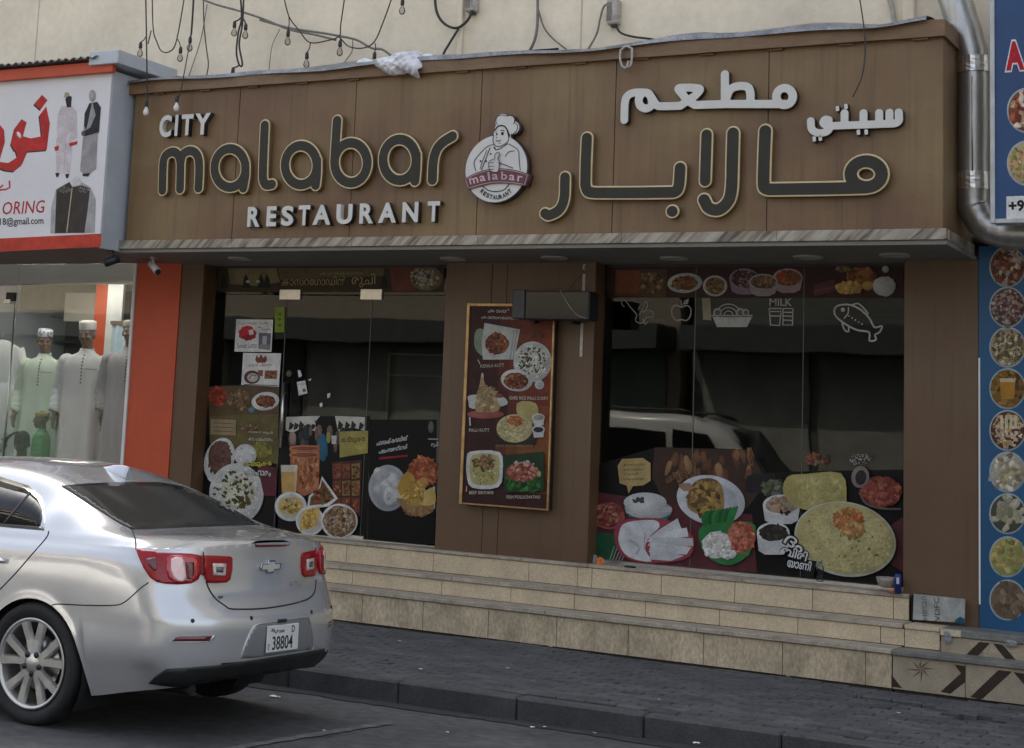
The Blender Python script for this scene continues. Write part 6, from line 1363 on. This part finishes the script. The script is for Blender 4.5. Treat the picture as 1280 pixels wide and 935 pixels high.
for q in me.vertices:
    b = .20 + .14 * (q.co.x - mn[0]) / (mx[0] - mn[0]); q.co = (hm_[0].x + .004 - .12 * (b - hm_[0].y) * b * 2 + .002 * q.co.z, b, .805 + .022 * (q.co.y - mn[1]) / (mx[1] - mn[1]))
link('model_lettering', me, car, mats=M_chr)
h = hit_px(*k5(572, 485)); mbox('small_badge', h[0].x - .002, h[0].x + .006, h[0].y - .018, h[0].y + .018, h[0].z - .008, h[0].z + .008, mat('grey_badge', (.12, .13, .15), .3), car, .002)
# aerial fin
bm = bmesh.new(); rows = []
hz = lambda a: (bvh.ray_cast(Vector((a, 0, 3)), Vector((0, 0, -1)))[0] or Vector((a, 0, 1.35))).z
for i in range(9):
    t = i / 8; a = -.36 + .205 * t; ht = .072 * math.sin(t * PI * .5) ** 1.3; w = .028 * (.35 + .65 * min(1, t * 1.6)); z = hz(a) - .004
    rows.append([(a + ht * .25 * t, w * math.cos(u) * (1 if abs(math.sin(u)) < .5 else .55), z + ht * max(0, math.sin(u)) ** .8) for u in [PI * k / 10 for k in range(11)]])
rings(bm, rows, False, False, True); bmesh.ops.recalc_face_normals(bm, faces=bm.faces); link('aerial_fin', bmm('aerial_fin', bm), car, mats=mat('fin_paint', (.6, .62, .66), .3, .5, var=.02, coat=1))
# door handle, mirrors, front lamps
for s in (-1, 1):
    for a in (-.33, -1.35):
        mtube('door_handle', [(a - .11, s * .935, .868), (a - .09, s * .955, .87), (a + .07, s * .957, .875), (a + .09, s * .935, .876)], .014, M_chr, car, 8)
    bm = bmesh.new(); bmesh.ops.create_icosphere(bm, subdivisions=3, radius=1)
    for v in bm.verts: v.co = Vector((-1.78 + v.co.x * .09, s * (.98 + v.co.y * .12), 1.08 + v.co.z * .085)); 
    for f in bm.faces: f.smooth = True
    link('wing_mirror', bmm('wing_mirror', bm), car, mats=M_pt)
    bm = bmesh.new(); bmesh.ops.create_icosphere(bm, subdivisions=3, radius=1)
    for v in bm.verts: v.co = Vector((-3.42 + v.co.x * .2 + abs(v.co.y) * .0, s * (.7 + v.co.y * .15), .72 + v.co.z * .06))
    for f in bm.faces: f.smooth = True
    link('headlamp', bmm('headlamp', bm), car, mats=M_lens)
mbox('grille', -3.745, -3.70, -.5, .5, .5, .66, M_pb, car, .01)
# wheels
def wheel(a, s):
    w = link('wheel', None, car); w.location = (a, s * .83, .335); w.rotation_euler = (0, 0, 0 if s < 0 else PI); w.empty_display_size = .1
    bm = bmesh.new(); seg = 48; pr = [(.245, -.075), (.262, -.088), (.285, -.098), (.31, -.098), (.327, -.086), (.335, -.06), (.337, 0), (.335, .07), (.325, .1), (.28, .105), (.24, .09)]
    rings(bm, [[(r * math.cos(2 * PI * k / seg), y, r * math.sin(2 * PI * k / seg)) for k in range(seg)] for r, y in pr]); bmesh.ops.recalc_face_normals(bm, faces=bm.faces); link('tyre', bmm('tyre', bm), w, mats=M_tyre)
    bm = bmesh.new(); pr = [(.247, -.083), (.25, -.088), (.244, -.092), (.232, -.088), (.226, -.07), (.222, -.02), (.2, .07)]
    rings(bm, [[(r * math.cos(2 * PI * k / seg), y, r * math.sin(2 * PI * k / seg)) for k in range(seg)] for r, y in pr]); bmesh.ops.recalc_face_normals(bm, faces=bm.faces); link('rim', bmm('rim', bm), w, mats=M_rim)
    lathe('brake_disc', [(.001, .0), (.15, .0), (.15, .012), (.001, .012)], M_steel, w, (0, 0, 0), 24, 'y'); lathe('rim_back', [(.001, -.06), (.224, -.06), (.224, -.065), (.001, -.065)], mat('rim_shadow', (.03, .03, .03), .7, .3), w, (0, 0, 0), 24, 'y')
    for k in range(5):
        for dlt in (-.2, .2):
            bm = bmesh.new(); t0 = 2 * PI * k / 5 + PI / 2 + .05; ta = t0 + dlt * 1.45; ti = t0 + dlt * .9; nr_ = []
            for (r, th, wd, y) in ((.052, ti, .024, -.078), (.13, ti * .5 + ta * .5, .026, -.076), (.238, ta, .030, -.082)):
                c = Vector((r * math.cos(th), y, r * math.sin(th))); tn = Vector((-math.sin(ta), 0, math.cos(ta)))
                nr_.append([c - tn * wd + Vector((0, .022, 0)), c - tn * wd * .72, c + tn * wd * .72, c + tn * wd + Vector((0, .022, 0))])
            rings(bm, nr_, False, smooth=False); link('spoke', bmm('spoke', bm), w, mats=M_rim)
    lathe('hub', [(.001, .084), (.03, .084), (.04, .078), (.074, .074), (.078, .055)], M_rim, w, (0, 0, 0), 20, 'y')
    for k in range(5):
        t = 2 * PI * k / 5 + PI / 2 + .68; lathe('lug_nut', [(.001, .087), (.010, .087), (.017, .083), (.018, .06)], mat('dark_nut', (.05, .05, .05), .35, .8), w, (.057 * math.cos(t), 0, .057 * math.sin(t)), 8, 'y'); 
for a in (0, -2.737):
    for s in (-1, 1): wheel(a, s)
# arches and underside
for a in (0, -2.737):
    for s in (-1, 1):
        bm = bmesh.new(); rows = []
        for y in (.905, .60):
            rows.append([(a + .372 * math.cos(t), s * y, .315 + .372 * math.sin(t)) for t in [PI * (-.18 + 1.36 * k / 20) for k in range(21)]])
        rings(bm, rows, False); link('wheel_arch', bmm('wheel_arch', bm), car, mats=M_gap)
bm = bmesh.new(); box(bm, -3.5, .86, -.6, .6, .31, .5); box(bm, -2.30, -.42, -.87, .87, .2, .5); box(bm, .42, .70, -.80, .80, .34, .5); link('underbody', bmm('u', bm), car, mats=M_gap)
mtube('exhaust', [(.5, -.5, .25), (.80, -.52, .262), (.84, -.52, .262)], .03, M_pb, car, 14)
# ------------------------------------------------------------------ tailor shop, left
tshop = thing('tailor_shop', 'tailor shop front with glass window and orange pillar at far left', 'shop')
mbox('orange_pillar', -5.732, -5.188, -.012, .3, .0, 3.16, M_orange, tshop, .003)
mbox('window_frame', -5.768, -5.735, -.03, .03, .55, 3.17, M_white, tshop, .004)
SY = .012
sxs = [-9.4, at(14, 450, SY).x, -5.77]
for a, b in zip(sxs, sxs[1:]): mbox('shop_window', a + .004, b - .004, SY, SY + .01, .56, 3.16, G_tail, tshop)
a = at(15, 371, SY); mbox('patch_fitting', a.x - .07, a.x + .05, SY - .02, SY + .03, a.z - .045, a.z + .045, M_black, tshop, .004); mbox('patch_plate', a.x - .09, a.x + .0, SY - .024, SY - .021, a.z - .07, a.z - .03, M_steel, tshop)
mtube('door_edge', [(sxs[1], SY - .004, .6), (sxs[1], SY - .004, a.z - .05)], .008, M_steel, tshop)
mbox('plinth', -9.4, -5.735, -.02, .1, 0, .55, M_tile, tshop); mbox('shop_floor', -9.4, -5.735, .1, 3.4, .4, .55, M_white, tshop)
M_tw = mat('shop_wall_paint', (.62, .66, .7), .6, var=.05); M_tb = mat('blue_grey_shelving', (.05, .065, .085), .6, var=.2, scale=3)
mbox('shop_back_wall', -9.4, -5.735, 3.3, 3.4, .55, 3.3, M_tb, tshop); mbox('shop_side_wall', -5.74, -5.735, .35, 3.3, .55, 3.3, M_tw, tshop); mbox('shop_ceiling', -9.4, -5.735, .05, 3.4, 3.18, 3.3, M_tw, tshop); mbox('shop_side_wall', -9.5, -9.4, 0, 3.4, .4, 3.3, M_tw, tshop)
def board(name, x0, y0, x1, y1, Y, m, th=.04):
    a, b = at(x0, y0, Y), at(x1, y1, Y); return mbox(name, min(a.x, b.x), max(a.x, b.x), Y, Y + th, min(a.z, b.z), max(a.z, b.z), m, tshop)
M_pel = mat('beige_pelmet', (.3, .27, .21), .7, var=.1); M_cr2 = mat('cream_reflection_panel', (.5, .45, .37), .7, var=.05)
board('pelmet', -70, 352, 126, 388, 2.4, M_pel); board('cream_reflection_panel', 82, 366, 122, 402, 2.2, M_cr2); board('orange_reflection_column', 121, 350, 136, 470, 2.0, M_orange); board('white_jamb', 136, 350, 146, 480, 1.9, mat('white_jamb', (.6, .6, .57), .6))  # cream panel and orange column stand in for street reflections in the glass
for y in (395, 425, 455, 490): board('shelf', -60, y, 120, y + 2.2, 3.0, M_tb, .3)
for i in range(16): x = -8.9 + i * .19; mbox('folded_cloth', x, x + .15, 3.02, 3.25, 1.62 + .45 * (i % 3), 1.72 + .45 * (i % 3) + .03 * (i % 4), mat('folded_cloth_%s' % 'abcd'[i % 4], [(.1, .13, .2), (.25, .25, .24), (.05, .06, .08), (.16, .12, .1)][i % 4], .9), tshop)
M_tubel = bpy.data.materials.new('lit_tube'); M_tubel.use_nodes = True; bb = M_tubel.node_tree.nodes['Principled BSDF']; bb.inputs['Emission Color'].default_value = (1, .98, .9, 1); bb.inputs['Emission Strength'].default_value = 4.2
for x_, y_ in ((-8.4, .5), (-7.2, .4), (-6.3, .4), (-7.6, 1.6)): mbox('ceiling_light', x_ - .3, x_ + .3, y_ - .1, y_ + .1, 3.155, 3.178, M_tubel, tshop)
mbox('added_valance', -9.4, -5.74, .2, .23, 2.96, 3.17, MATS['white_paint'], tshop)  # board added to hide the ceiling lights from view
# pleated white curtain by the right wall
bm = bmesh.new(); x0 = at(141, 400, 1.3).x; rows = []
for z in (1.0, 2.0, 2.62): rows.append([(x0 + (-5.76 - x0) * i / 60, 1.3 + .03 * math.sin(i * 1.1), z) for i in range(61)])
rings(bm, rows, False); link('curtain', bmm('curtain', bm), tshop, mats=mat('pale_blue_curtain', (.55, .66, .74), .8, var=.1, scale=12))
mbox('curtain_rail', x0, -5.76, 1.26, 1.3, 2.62, 2.66, mat('rail_wood', (.2, .12, .07), .6), tshop)

# ------------------------------------------------------------------ figures
def mesh_of(bm, voxel=.009, smooth=True):
    me = bmm('tmp', bm); o = bpy.data.objects.new('tmp', me); COL.objects.link(o); md = o.modifiers.new('r', 'REMESH'); md.mode = 'VOXEL'; md.voxel_size = voxel
    s = o.modifiers.new('s', 'SMOOTH'); s.factor = .5; s.iterations = 2
    dg = bpy.context.evaluated_depsgraph_get(); out = bpy.data.meshes.new_from_object(o.evaluated_get(dg)); bpy.data.objects.remove(o)
    out.polygons.foreach_set('use_smooth', [True] * len(out.polygons)); return out
def ball(bm, c, rx, ry, rz, M=None):
    s0 = len(bm.verts); bmesh.ops.create_icosphere(bm, subdivisions=3, radius=1); bm.verts.ensure_lookup_table()
    for v in bm.verts[s0:]:
        v.co = Vector((v.co.x * rx, v.co.y * ry, v.co.z * rz)); v.co = (M @ v.co if M else v.co) + Vector(c)
def limb(bm, pts, rad):
    q = catmull([(*p, r) for p, r in zip(pts, rad)], 5); tube(bm, [p[:3] for p in q], [p[3] for p in q], 12); ball(bm, pts[0], rad[0], rad[0], rad[0]); ball(bm, pts[-1], rad[-1], rad[-1], rad[-1])
def head(bm, c, yaw=0, pitch=0, s=1.0):
    M = Matrix.Rotation(yaw, 3, 'Z') @ Matrix.Rotation(pitch, 3, 'X')
    def B(p, r): ball(bm, Vector(c) + M @ (Vector(p) * s), *[k * s for k in r], M)
    B((0, .012, .03), (.076, .094, .085)); B((0, -.012, -.035), (.062, .078, .075)); B((0, -.045, -.085), (.038, .036, .03)); B((0, -.06, -.06), (.03, .03, .03))
    B((0, -.094, -.022), (.013, .020, .014)); B((0, -.086, 0.0), (.009, .014, .028)); B((0, -.08, -.057), (.024, .013, .007)); B((0, -.079, -.07), (.02, .013, .007))
    for sx_ in (-1, 1):
        B((sx_ * .034, -.074, .022), (.028, .012, .007)); B((sx_ * .04, -.055, -.03), (.026, .028, .022)); B((sx_ * .078, .012, -.012), (.010, .022, .032)); B((sx_ * .031, -.073, .004), (.013, .010, .007))
    return M
def hand(bm, wrist, d, side, s=1.0, curl=.5):
    d = Vector(d).normalized(); out = Vector((side, 0, 0)) - d * d.x * side; out.normalize(); f = Vector((0, -1, 0)) - d * d.dot(Vector((0, -1, 0))); f.normalize(); w = Vector(wrist)
    pc = w + d * .05 * s; 
    for t in (-.028, -.009, .010, .028): limb(bm, [w + d * .01, w + d * .05 * s + f * t * s, w + d * .088 * s + f * t * s], [.017 * s, .014 * s, .011 * s])
    for t, L in ((-.030, .062), (-.010, .078), (.011, .082), (.031, .072)):
        b = w + d * .09 * s + f * t * s; limb(bm, [b, b + d * L * .45 * s - out * .008 * curl, b + d * L * .8 * s - out * .03 * curl, b + d * L * .95 * s - out * .05 * curl], [.0098 * s, .0092 * s, .0085 * s, .007 * s])
    b = w + d * .03 * s + f * .03 * s; limb(bm, [b, b + d * .03 * s + f * .03 * s, b + d * .062 * s + f * .034 * s], [.013 * s, .011 * s, .009 * s])
def figure(name, label, cat, loc, rz, s, skin, robe, cap, yaw=0, pitch=0, arms=None, group=None, child=False, seated=False, tr=1.0):
    t = thing(name, label, cat, loc, rz, group); t.scale = (s, s, s)
    bm = bmesh.new(); hc = Vector((0, -.01, 1.68)); HS = 1.22 if child else 1.0
    Mh = head(bm, hc, yaw, pitch, HS)
    limb(bm, [(0, .02, 1.62), (0, .025, 1.54), (0, .02, 1.45)], [.056, .057, .075]); limb(bm, [(0, .02, 1.45), (0, .02, 1.25), (0, .02, 1.05), (0, .02, .92)], [.095, .11, .11, .115])
    ar = arms or [((-.2, .01, 1.40), (-.265, .03, 1.13), (-.27, -.05, .89)), ((.2, .01, 1.40), (.265, .03, 1.13), (.27, -.05, .89))]
    for (A, B, C), sd in zip(ar, (-1, 1)):
        limb(bm, [A, B, C], [.06, .046, .032]); d = (Vector(C) - Vector(B)).normalized(); hand(bm, Vector(C), d, sd)
    if seated: lg = [((sx_ * .09, .02, .92), (sx_ * .13, -.40, .94), (sx_ * .13, -.42, .5)) for sx_ in (-1, 1)]
    else: lg = [((sx_ * .09, .02, .92), (sx_ * .1, .0, .5), (sx_ * .1, .03, .09)) for sx_ in (-1, 1)]
    for A, B, C in lg: limb(bm, [A, B, C], [.095, .062, .042]); ball(bm, Vector(C) + Vector((0, -.07, -.05)), .042, .12, .035)
    me = mesh_of(bm, .008); link('body', me, t, mats=skin)
    # garment
    bm = bmesh.new(); N = 48; rows = []
    prof = [(1.535, .062, .066, .02), (1.50, .085, .078, .02), (1.465, .16, .098, .015), (1.43, .222, .118, .012), (1.36, .232, .132, .01), (1.25, .222, .142, .008), (1.1, .213, .145, .008), (.95, .22, .15, .01), (.75, .232, .16, .012), (.5, .245, .172, .014), (.25, .26, .185, .016), (.08, .272, .195, .018)]
    if seated: prof = prof[:8]
    ph = rnd.uniform(0, 6)
    for z, rx, ry, fo in prof:
        row = []
        for k in range(N):
            a = 2 * PI * k / N; fold = max(0, (1.2 - z)) * .03 * (math.sin(a * 7 + ph + z) + .5 * math.sin(a * 13 + ph * 2)) + .004 * math.sin(a * 5 + z * 25)
            e = 2.6 if z > 1.3 and z < 1.47 else 2.2; ca, sa = math.cos(a), math.sin(a)
            x = (rx + fold) * math.copysign(abs(ca) ** (2 / e), ca); y = (ry + fold) * math.copysign(abs(sa) ** (2 / e), sa); row.append((x, .015 + y, z))
        rows.append(row)
    rings(bm, [r[::-1] for r in rows]); rm = bmm('robe', bm)
    tree = BVHTree.FromPolygons([v.co.copy() for v in rm.vertices], [tuple(p.vertices) for p in rm.polygons])
    ro = link('robe', rm, t, mats=robe)
    for A, B, C in ar:
        bm = bmesh.new(); q = catmull([(*A, .088), (*(Vector(A).lerp(Vector(B), .5)), .082), (*B, .074), (*(Vector(B).lerp(Vector(C), .6)), .068), (*(Vector(B).lerp(Vector(C), .95)), .062)], 6)
        qq = [(p[0] + .004 * math.sin(i * 1.7), p[1], p[2], p[3] + .004 * math.sin(i * 2.3) + .003 * math.sin(i * 4.1)) for i, p in enumerate(q)]
        tube(bm, [p[:3] for p in qq], [p[3] for p in qq], 16, False); ball(bm, A, .088, .085, .085); link('sleeve', bmm('sleeve', bm), t, mats=robe)
    if robe.name != 'green_child_shirt' and not seated:
        M_tr = mat('grey_trim', (.16, .17, .2), .7, var=.1)
        bm = bmesh.new()
        for i in range(9):
            z = 1.47 - i * .034; h = tree.ray_cast(Vector((.012 * tr, -1, z)), Vector((0, 1, 0)))
            if h[0]: box(bm, h[0].x - .007, h[0].x + .007, h[0].y - .005, h[0].y + .004, z - .008, z + .008)
        for i in range(6):
            x = .05 + i * .02; h = tree.ray_cast(Vector((x, -1, 1.335)), Vector((0, 1, 0)))
            if h[0]: box(bm, x - .006, x + .006, h[0].y - .005, h[0].y + .004, 1.331, 1.339)
        link('embroidery', bmm('embroidery', bm), ro, mats=M_tr)['kind'] = 'stuff'
        bm = bmesh.new(); hs = [tree.ray_cast(Vector((x, -1, z)), Vector((0, 1, 0)))[0] + Vector((0, -.004, 0)) for x, z in ((.06, 1.32), (.15, 1.32), (.15, 1.2), (.105, 1.18), (.06, 1.2))]
        bm.faces.new([bm.verts.new(h) for h in hs]); link('pocket', bmm('pocket', bm), ro, mats=robe)
        tube_pts = [(.066 * math.cos(a), .02 + .07 * math.sin(a), 1.535 + .012 * math.sin(a)) for a in [2 * PI * k / 20 for k in range(21)]]; mtube('collar', tube_pts, .008, robe, ro)
    if cap:
        m, hgt, fl = cap; bm = bmesh.new(); R = []
        for r, z in ((.080, .0), (.084, .035), (.079, .075), (.062, .105), (.033, .124), (.001, .13)) if m.name == 'black_hair' else ((.081, .045), (.083, .06), (.083 * fl, .045 + hgt * .8), (.080 * fl, .045 + hgt), (.05 * fl, .05 + hgt * 1.03), (.001, .05 + hgt * 1.04)):
            R.append([tuple(hc + Mh @ (Vector((r * math.cos(a), .012 + r * 1.17 * math.sin(a), z)) * HS)) for a in [2 * PI * k / 28 for k in range(28)]])
        rings(bm, R, True, True); bmesh.ops.recalc_face_normals(bm, faces=bm.faces); link('cap', bmm('cap', bm), t, mats=m)
    bm = bmesh.new()
    for sx_ in (-1, 1): ball(bm, hc + Mh @ (Vector((sx_ * .031, -.081, .003)) * HS), .010 * HS, .006 * HS, .0045 * HS)
    link('eyes', bmm('eyes', bm), t, mats=M_black)['kind'] = 'stuff'
    return t
def capmat():
    m = mat('blue_patterned_cap', (.7, .7, .74), .8, var=0); n, l = m.node_tree.nodes, m.node_tree.links
    g = n.new('ShaderNodeNewGeometry'); v = n.new('ShaderNodeTexVoronoi'); v.inputs['Scale'].default_value = 34; l.new(g.outputs['Position'], v.inputs['Vector']); r = n.new('ShaderNodeValToRGB'); r.color_ramp.interpolation = 'CONSTANT'
    r.color_ramp.elements[0].color = (.1, .1, .3, 1); r.color_ramp.elements[1].position = .38; r.color_ramp.elements[1].color = (.72, .72, .76, 1); l.new(v.outputs['Distance'], r.inputs[0]); l.new(r.outputs[0], n['Principled BSDF'].inputs['Base Color']); return m
SK1 = mat('mannequin_skin', (.26, .17, .125), .45, var=.06); SK2 = mat('mannequin_tan', (.22, .15, .11), .4, var=.06); SKd = mat('dark_skin', (.055, .03, .02), .5, var=.1)
R1 = mat('pale_green_robe', (.66, .74, .62), .8, var=.05, scale=5, bump=.15, bscale=9); R2 = mat('white_robe', (.74, .75, .75), .8, var=.05, scale=5, bump=.15, bscale=9); R3 = mat('grey_robe', (.43, .43, .44), .8, var=.1, scale=7, stretch=(6, 6, .5), bump=.15, bscale=9)
gm = 'robed mannequins in the tailor shop window'
h1 = at(57.5, 413, .7); figure('mannequin', 'mannequin in pale green robe and blue patterned cap behind the shop glass', 'mannequin', (h1.x, .7, h1.z - 1.79), math.radians(14), 1.0, SK1, R1, (capmat(), .07, .97), yaw=math.radians(28), pitch=math.radians(14), group=gm)
h2 = at(110.5, 404, .55); figure('mannequin', 'mannequin in white robe and tall plain white cap behind the shop glass', 'mannequin', (h2.x, .55, h2.z - 1.90), math.radians(18), 1.06, SK2, R2, (mat('white_cap', (.72, .71, .66), .8, var=.05), .085, 1.03), yaw=math.radians(-6), pitch=math.radians(8), group=gm)
h3 = at(163, 404, .6); figure('mannequin', 'grey robed mannequin half hidden behind the orange pillar', 'mannequin', (h3.x, .62, h3.z - 1.86), math.radians(20), 1.05, SK2, R3, (mat('grey_cap', (.4, .38, .34), .8), .07, 1.0), yaw=math.radians(10), arms=[((-.2, .01, 1.40), (-.26, .05, 1.13), (-.25, .0, .89)), ((.2, .01, 1.40), (.265, .03, 1.13), (.27, -.05, .89))], group=gm)
hc_ = at(53, 514, .35); figure('mannequin', 'small child mannequin in green shirt and yellow cap facing left', 'mannequin', (hc_.x, .35, hc_.z - 1.815 * .66), math.radians(-62), .66, mat('child_mannequin_skin', (.13, .07, .04), .4, var=.1), mat('green_child_shirt', (.12, .34, .13), .8, var=.08), (mat('yellow_cap', (.42, .33, .12), .8, var=.1), .05, 1.0), child=True, group=gm)
hp_ = at(27, 541, .28); figure('person', 'dark haired person in cream shirt sitting with one hand raised to the head', 'person', (hp_.x, .30, hp_.z - 1.79), math.radians(30), 1.0, SKd, mat('cream_shirt', (.5, .42, .34), .85, var=.08), (mat('black_hair', (.012, .01, .009), .7, bump=.5, bscale=200), .05, .98), pitch=math.radians(16), arms=[((-.2, .01, 1.40), (-.36, -.16, 1.50), (-.16, -.13, 1.70)), ((.2, .01, 1.40), (.27, -.05, 1.14), (.16, -.28, 1.05))], seated=True)
st_ = thing('stool', 'dark stool under the seated person inside the tailor shop', 'stool', (hp_.x, .3, .55)); mbox('seat', -.18, .18, -.18, .18, .0, .04, M_black, st_, .01)
# hanging garments at the left edge
for i, (px, y0, y1, sc) in enumerate(((2, 425, 472, 1), (4, 478, 520, .9))):
    t = at(px, y0, .9); g = thing('hanging_shirt', ('upper' if i == 0 else 'lower') + ' white shirt hanging on a rail at the left edge behind glass', 'shirt', (t.x, .9, t.z), math.radians(40), 'white shirts on hangers')
    mtube('hanger', [(0, 0, .07), (.01, 0, .05), (0, 0, .02), (-.2 * sc, 0, -.06), (.2 * sc, 0, -.06), (0, 0, .02)], .005, M_steel, g, 5)
    bm = bmesh.new(); R_ = []
    for z, rx, ry in ((0, .06, .05), (-.05, .17, .07), (-.1, .23, .08), (-.25, .21, .09), (-.5, .22, .1), (-.62, .23, .1)): R_.append([(sc * (rx + .012 * math.sin(6 * a + z * 9)) * math.cos(a), (ry + .012 * math.sin(7 * a)) * math.sin(a), z * sc) for a in [2 * PI * k / 28 for k in range(28)]])
    rings(bm, R_); link('shirt_body', bmm('s', bm), g, mats=R2)
    for s in (-1, 1): mtube('sleeve', [(s * .2 * sc, 0, -.08 * sc), (s * .27 * sc, .01, -.3 * sc), (s * .28 * sc, 0, -.55 * sc)], .06, R2, g, 10)
# ------------------------------------------------------------------ across the street (seen in the reflections)
M_beige = mat('beige_stucco', (.25, .21, .155), .85, var=.1, scale=.6, bump=.2, bscale=8); M_ow = mat('opposite_shutter', (.055, .058, .055), .4, var=.2)
M_sf = [mat('shop_shutter_%s' % n_, c_, .5, var=.25, scale=1.5) for n_, c_ in (('grey', (.16, .17, .16)), ('brown', (.12, .1, .075)), ('green', (.09, .13, .1)), ('dark', (.05, .05, .05)), ('pale', (.26, .26, .23)))]
M_odk = mat('dark_stone_facade', (.1, .1, .085), .5, var=.2, scale=1)
for i, (x0, x1, h, lb, mm) in enumerate(((-60, -34, 7.5, 'beige two storey building far left across the street', M_beige), (-33.5, -12.6, 9.5, 'taller beige building left across the street', M_beige), (-12.4, -9.3, 6.5, 'narrow beige building across the street', M_beige), (-9.1, 8, 8, 'dark stone building straight across the street', M_odk), (8.5, 26, 9, 'tall beige building right across the street', M_beige), (27, 60, 7, 'beige building far right across the street', M_beige))):
    t = thing('opposite_building', lb, 'building', (0, 0, 0), 0, 'buildings across the street'); Y0 = -25 - (i % 2) * .3
    mbox('wall', x0, x1, Y0 - 9, Y0, -.2, h, mm, t); mbox('parapet', x0 - .1, x1 + .1, Y0 - 9.1, Y0 + .1, h, h + .5, mm, t); mbox('awning', x0 + .1, x1 - .1, Y0 + .01, Y0 + 1.2, 3.9, 4.5, M_ow, t)
    x = x0 + .3
    while x < x1 - 2.4:
        mbox('shopfront', x, x + 2.5, Y0 + .005, Y0 + .06, 0, 3.88, rnd.choice(M_sf), t)
        z = 6.2
        while z < h - 1.2: w = mbox('window', x + .4, x + 1.7, Y0 + .005, Y0 + .07, z, z + 1.3, M_white, t); mbox('pane', x + .47, x + 1.63, Y0 + .071, Y0 + .08, z + .07, z + 1.23, M_cg, w); z += 3
        x += 2.7
mbox('opposite_pavement', -60, 60, -25, -21.5, -.3, -.02, M_pave, None, kind='structure')
# white estate car on the far lane, mirrored in the restaurant window
sv = thing('white_estate_car', 'tall white off road car on the far lane seen only as a reflection', 'car', (-3.95, -11.2, -.08)); sv.scale = (1.05, 1.05, 1.06)
M_wp = mat('white_car_paint', (.72, .71, .68), .3, 0, var=.02, coat=1)
def loftx(name, secs, m, par):
    bm = bmesh.new(); R_ = []
    for x, w, z0, z1, r in secs:
        R_.append([(x, -w, z0), (x, -w, z1 - r), (x, -w + r * .4, z1 - r * .3), (x, -w + r, z1), (x, w - r, z1), (x, w - r * .4, z1 - r * .3), (x, w, z1 - r), (x, w, z0)])
    rings(bm, R_, True, True, True); bmesh.ops.recalc_face_normals(bm, faces=bm.faces); return link(name, bmm(name, bm), par, mats=m)
loftx('body', [(-2.3, .85, .5, 1.0, .1), (-2.25, .93, .4, 1.2, .1), (-1, .95, .35, 1.22, .08), (1.1, .95, .35, 1.2, .08), (2.2, .9, .4, 1.12, .12), (2.4, .82, .5, .95, .12)], M_wp, sv)
loftx('cabin', [(-2.2, .8, 1.15, 1.5, .1), (-2.0, .8, 1.15, 2.0, .12), (-1.0, .82, 1.15, 2.1, .12), (.1, .8, 1.15, 2.07, .12), (.55, .76, 1.15, 1.92, .15), (1.25, .72, 1.15, 1.25, .05)], M_wp, sv)
for s in (-1, 1):
    for x0, x1 in ((-2.0, -1.2), (-1.1, -.2), (-.1, .75)):
        bm = bmesh.new(); y = s * .825; q = [(x0, 1.25), (x1, 1.25), (x1 - (.0 if x1 < .5 else .35), 1.82), (x0, 1.86)]
        f_ = [bm.verts.new((x, y + s * .004, z)) for x, z in q]; b_ = [bm.verts.new((x, y - s * .12, z)) for x, z in q]
        bm.faces.new(f_); bm.faces.new(b_[::-1]); [bm.faces.new((f_[i], b_[i], b_[(i + 1) % 4], f_[(i + 1) % 4])) for i in range(4)]; bmesh.ops.recalc_face_normals(bm, faces=bm.faces); link('side_window', bmm('w', bm), sv, mats=M_cg)
    for x in (-1.45, 1.45): lathe('wheel', [(.001, -.13), (.2, -.13), (.33, -.11), (.37, -.05), (.37, .05), (.33, .1), (.001, .1)], M_tyre, sv, (x, s * .86, .37), 24, 'y')
    mtube('roof_rail', [(-1.9, s * .7, 2.08), (-1.6, s * .7, 2.15), (0, s * .7, 2.14), (.3, s * .7, 2.05)], .025, M_black, sv)
bm = bmesh.new(); f_ = [bm.verts.new(p) for p in ((1.2, -.66, 1.27), (1.2, .66, 1.27), (.63, .66, 1.9), (.63, -.66, 1.9))]; bm.faces.new(f_); link('windscreen', bmm('w', bm), sv, mats=M_cg).location = (.03, 0, .02)
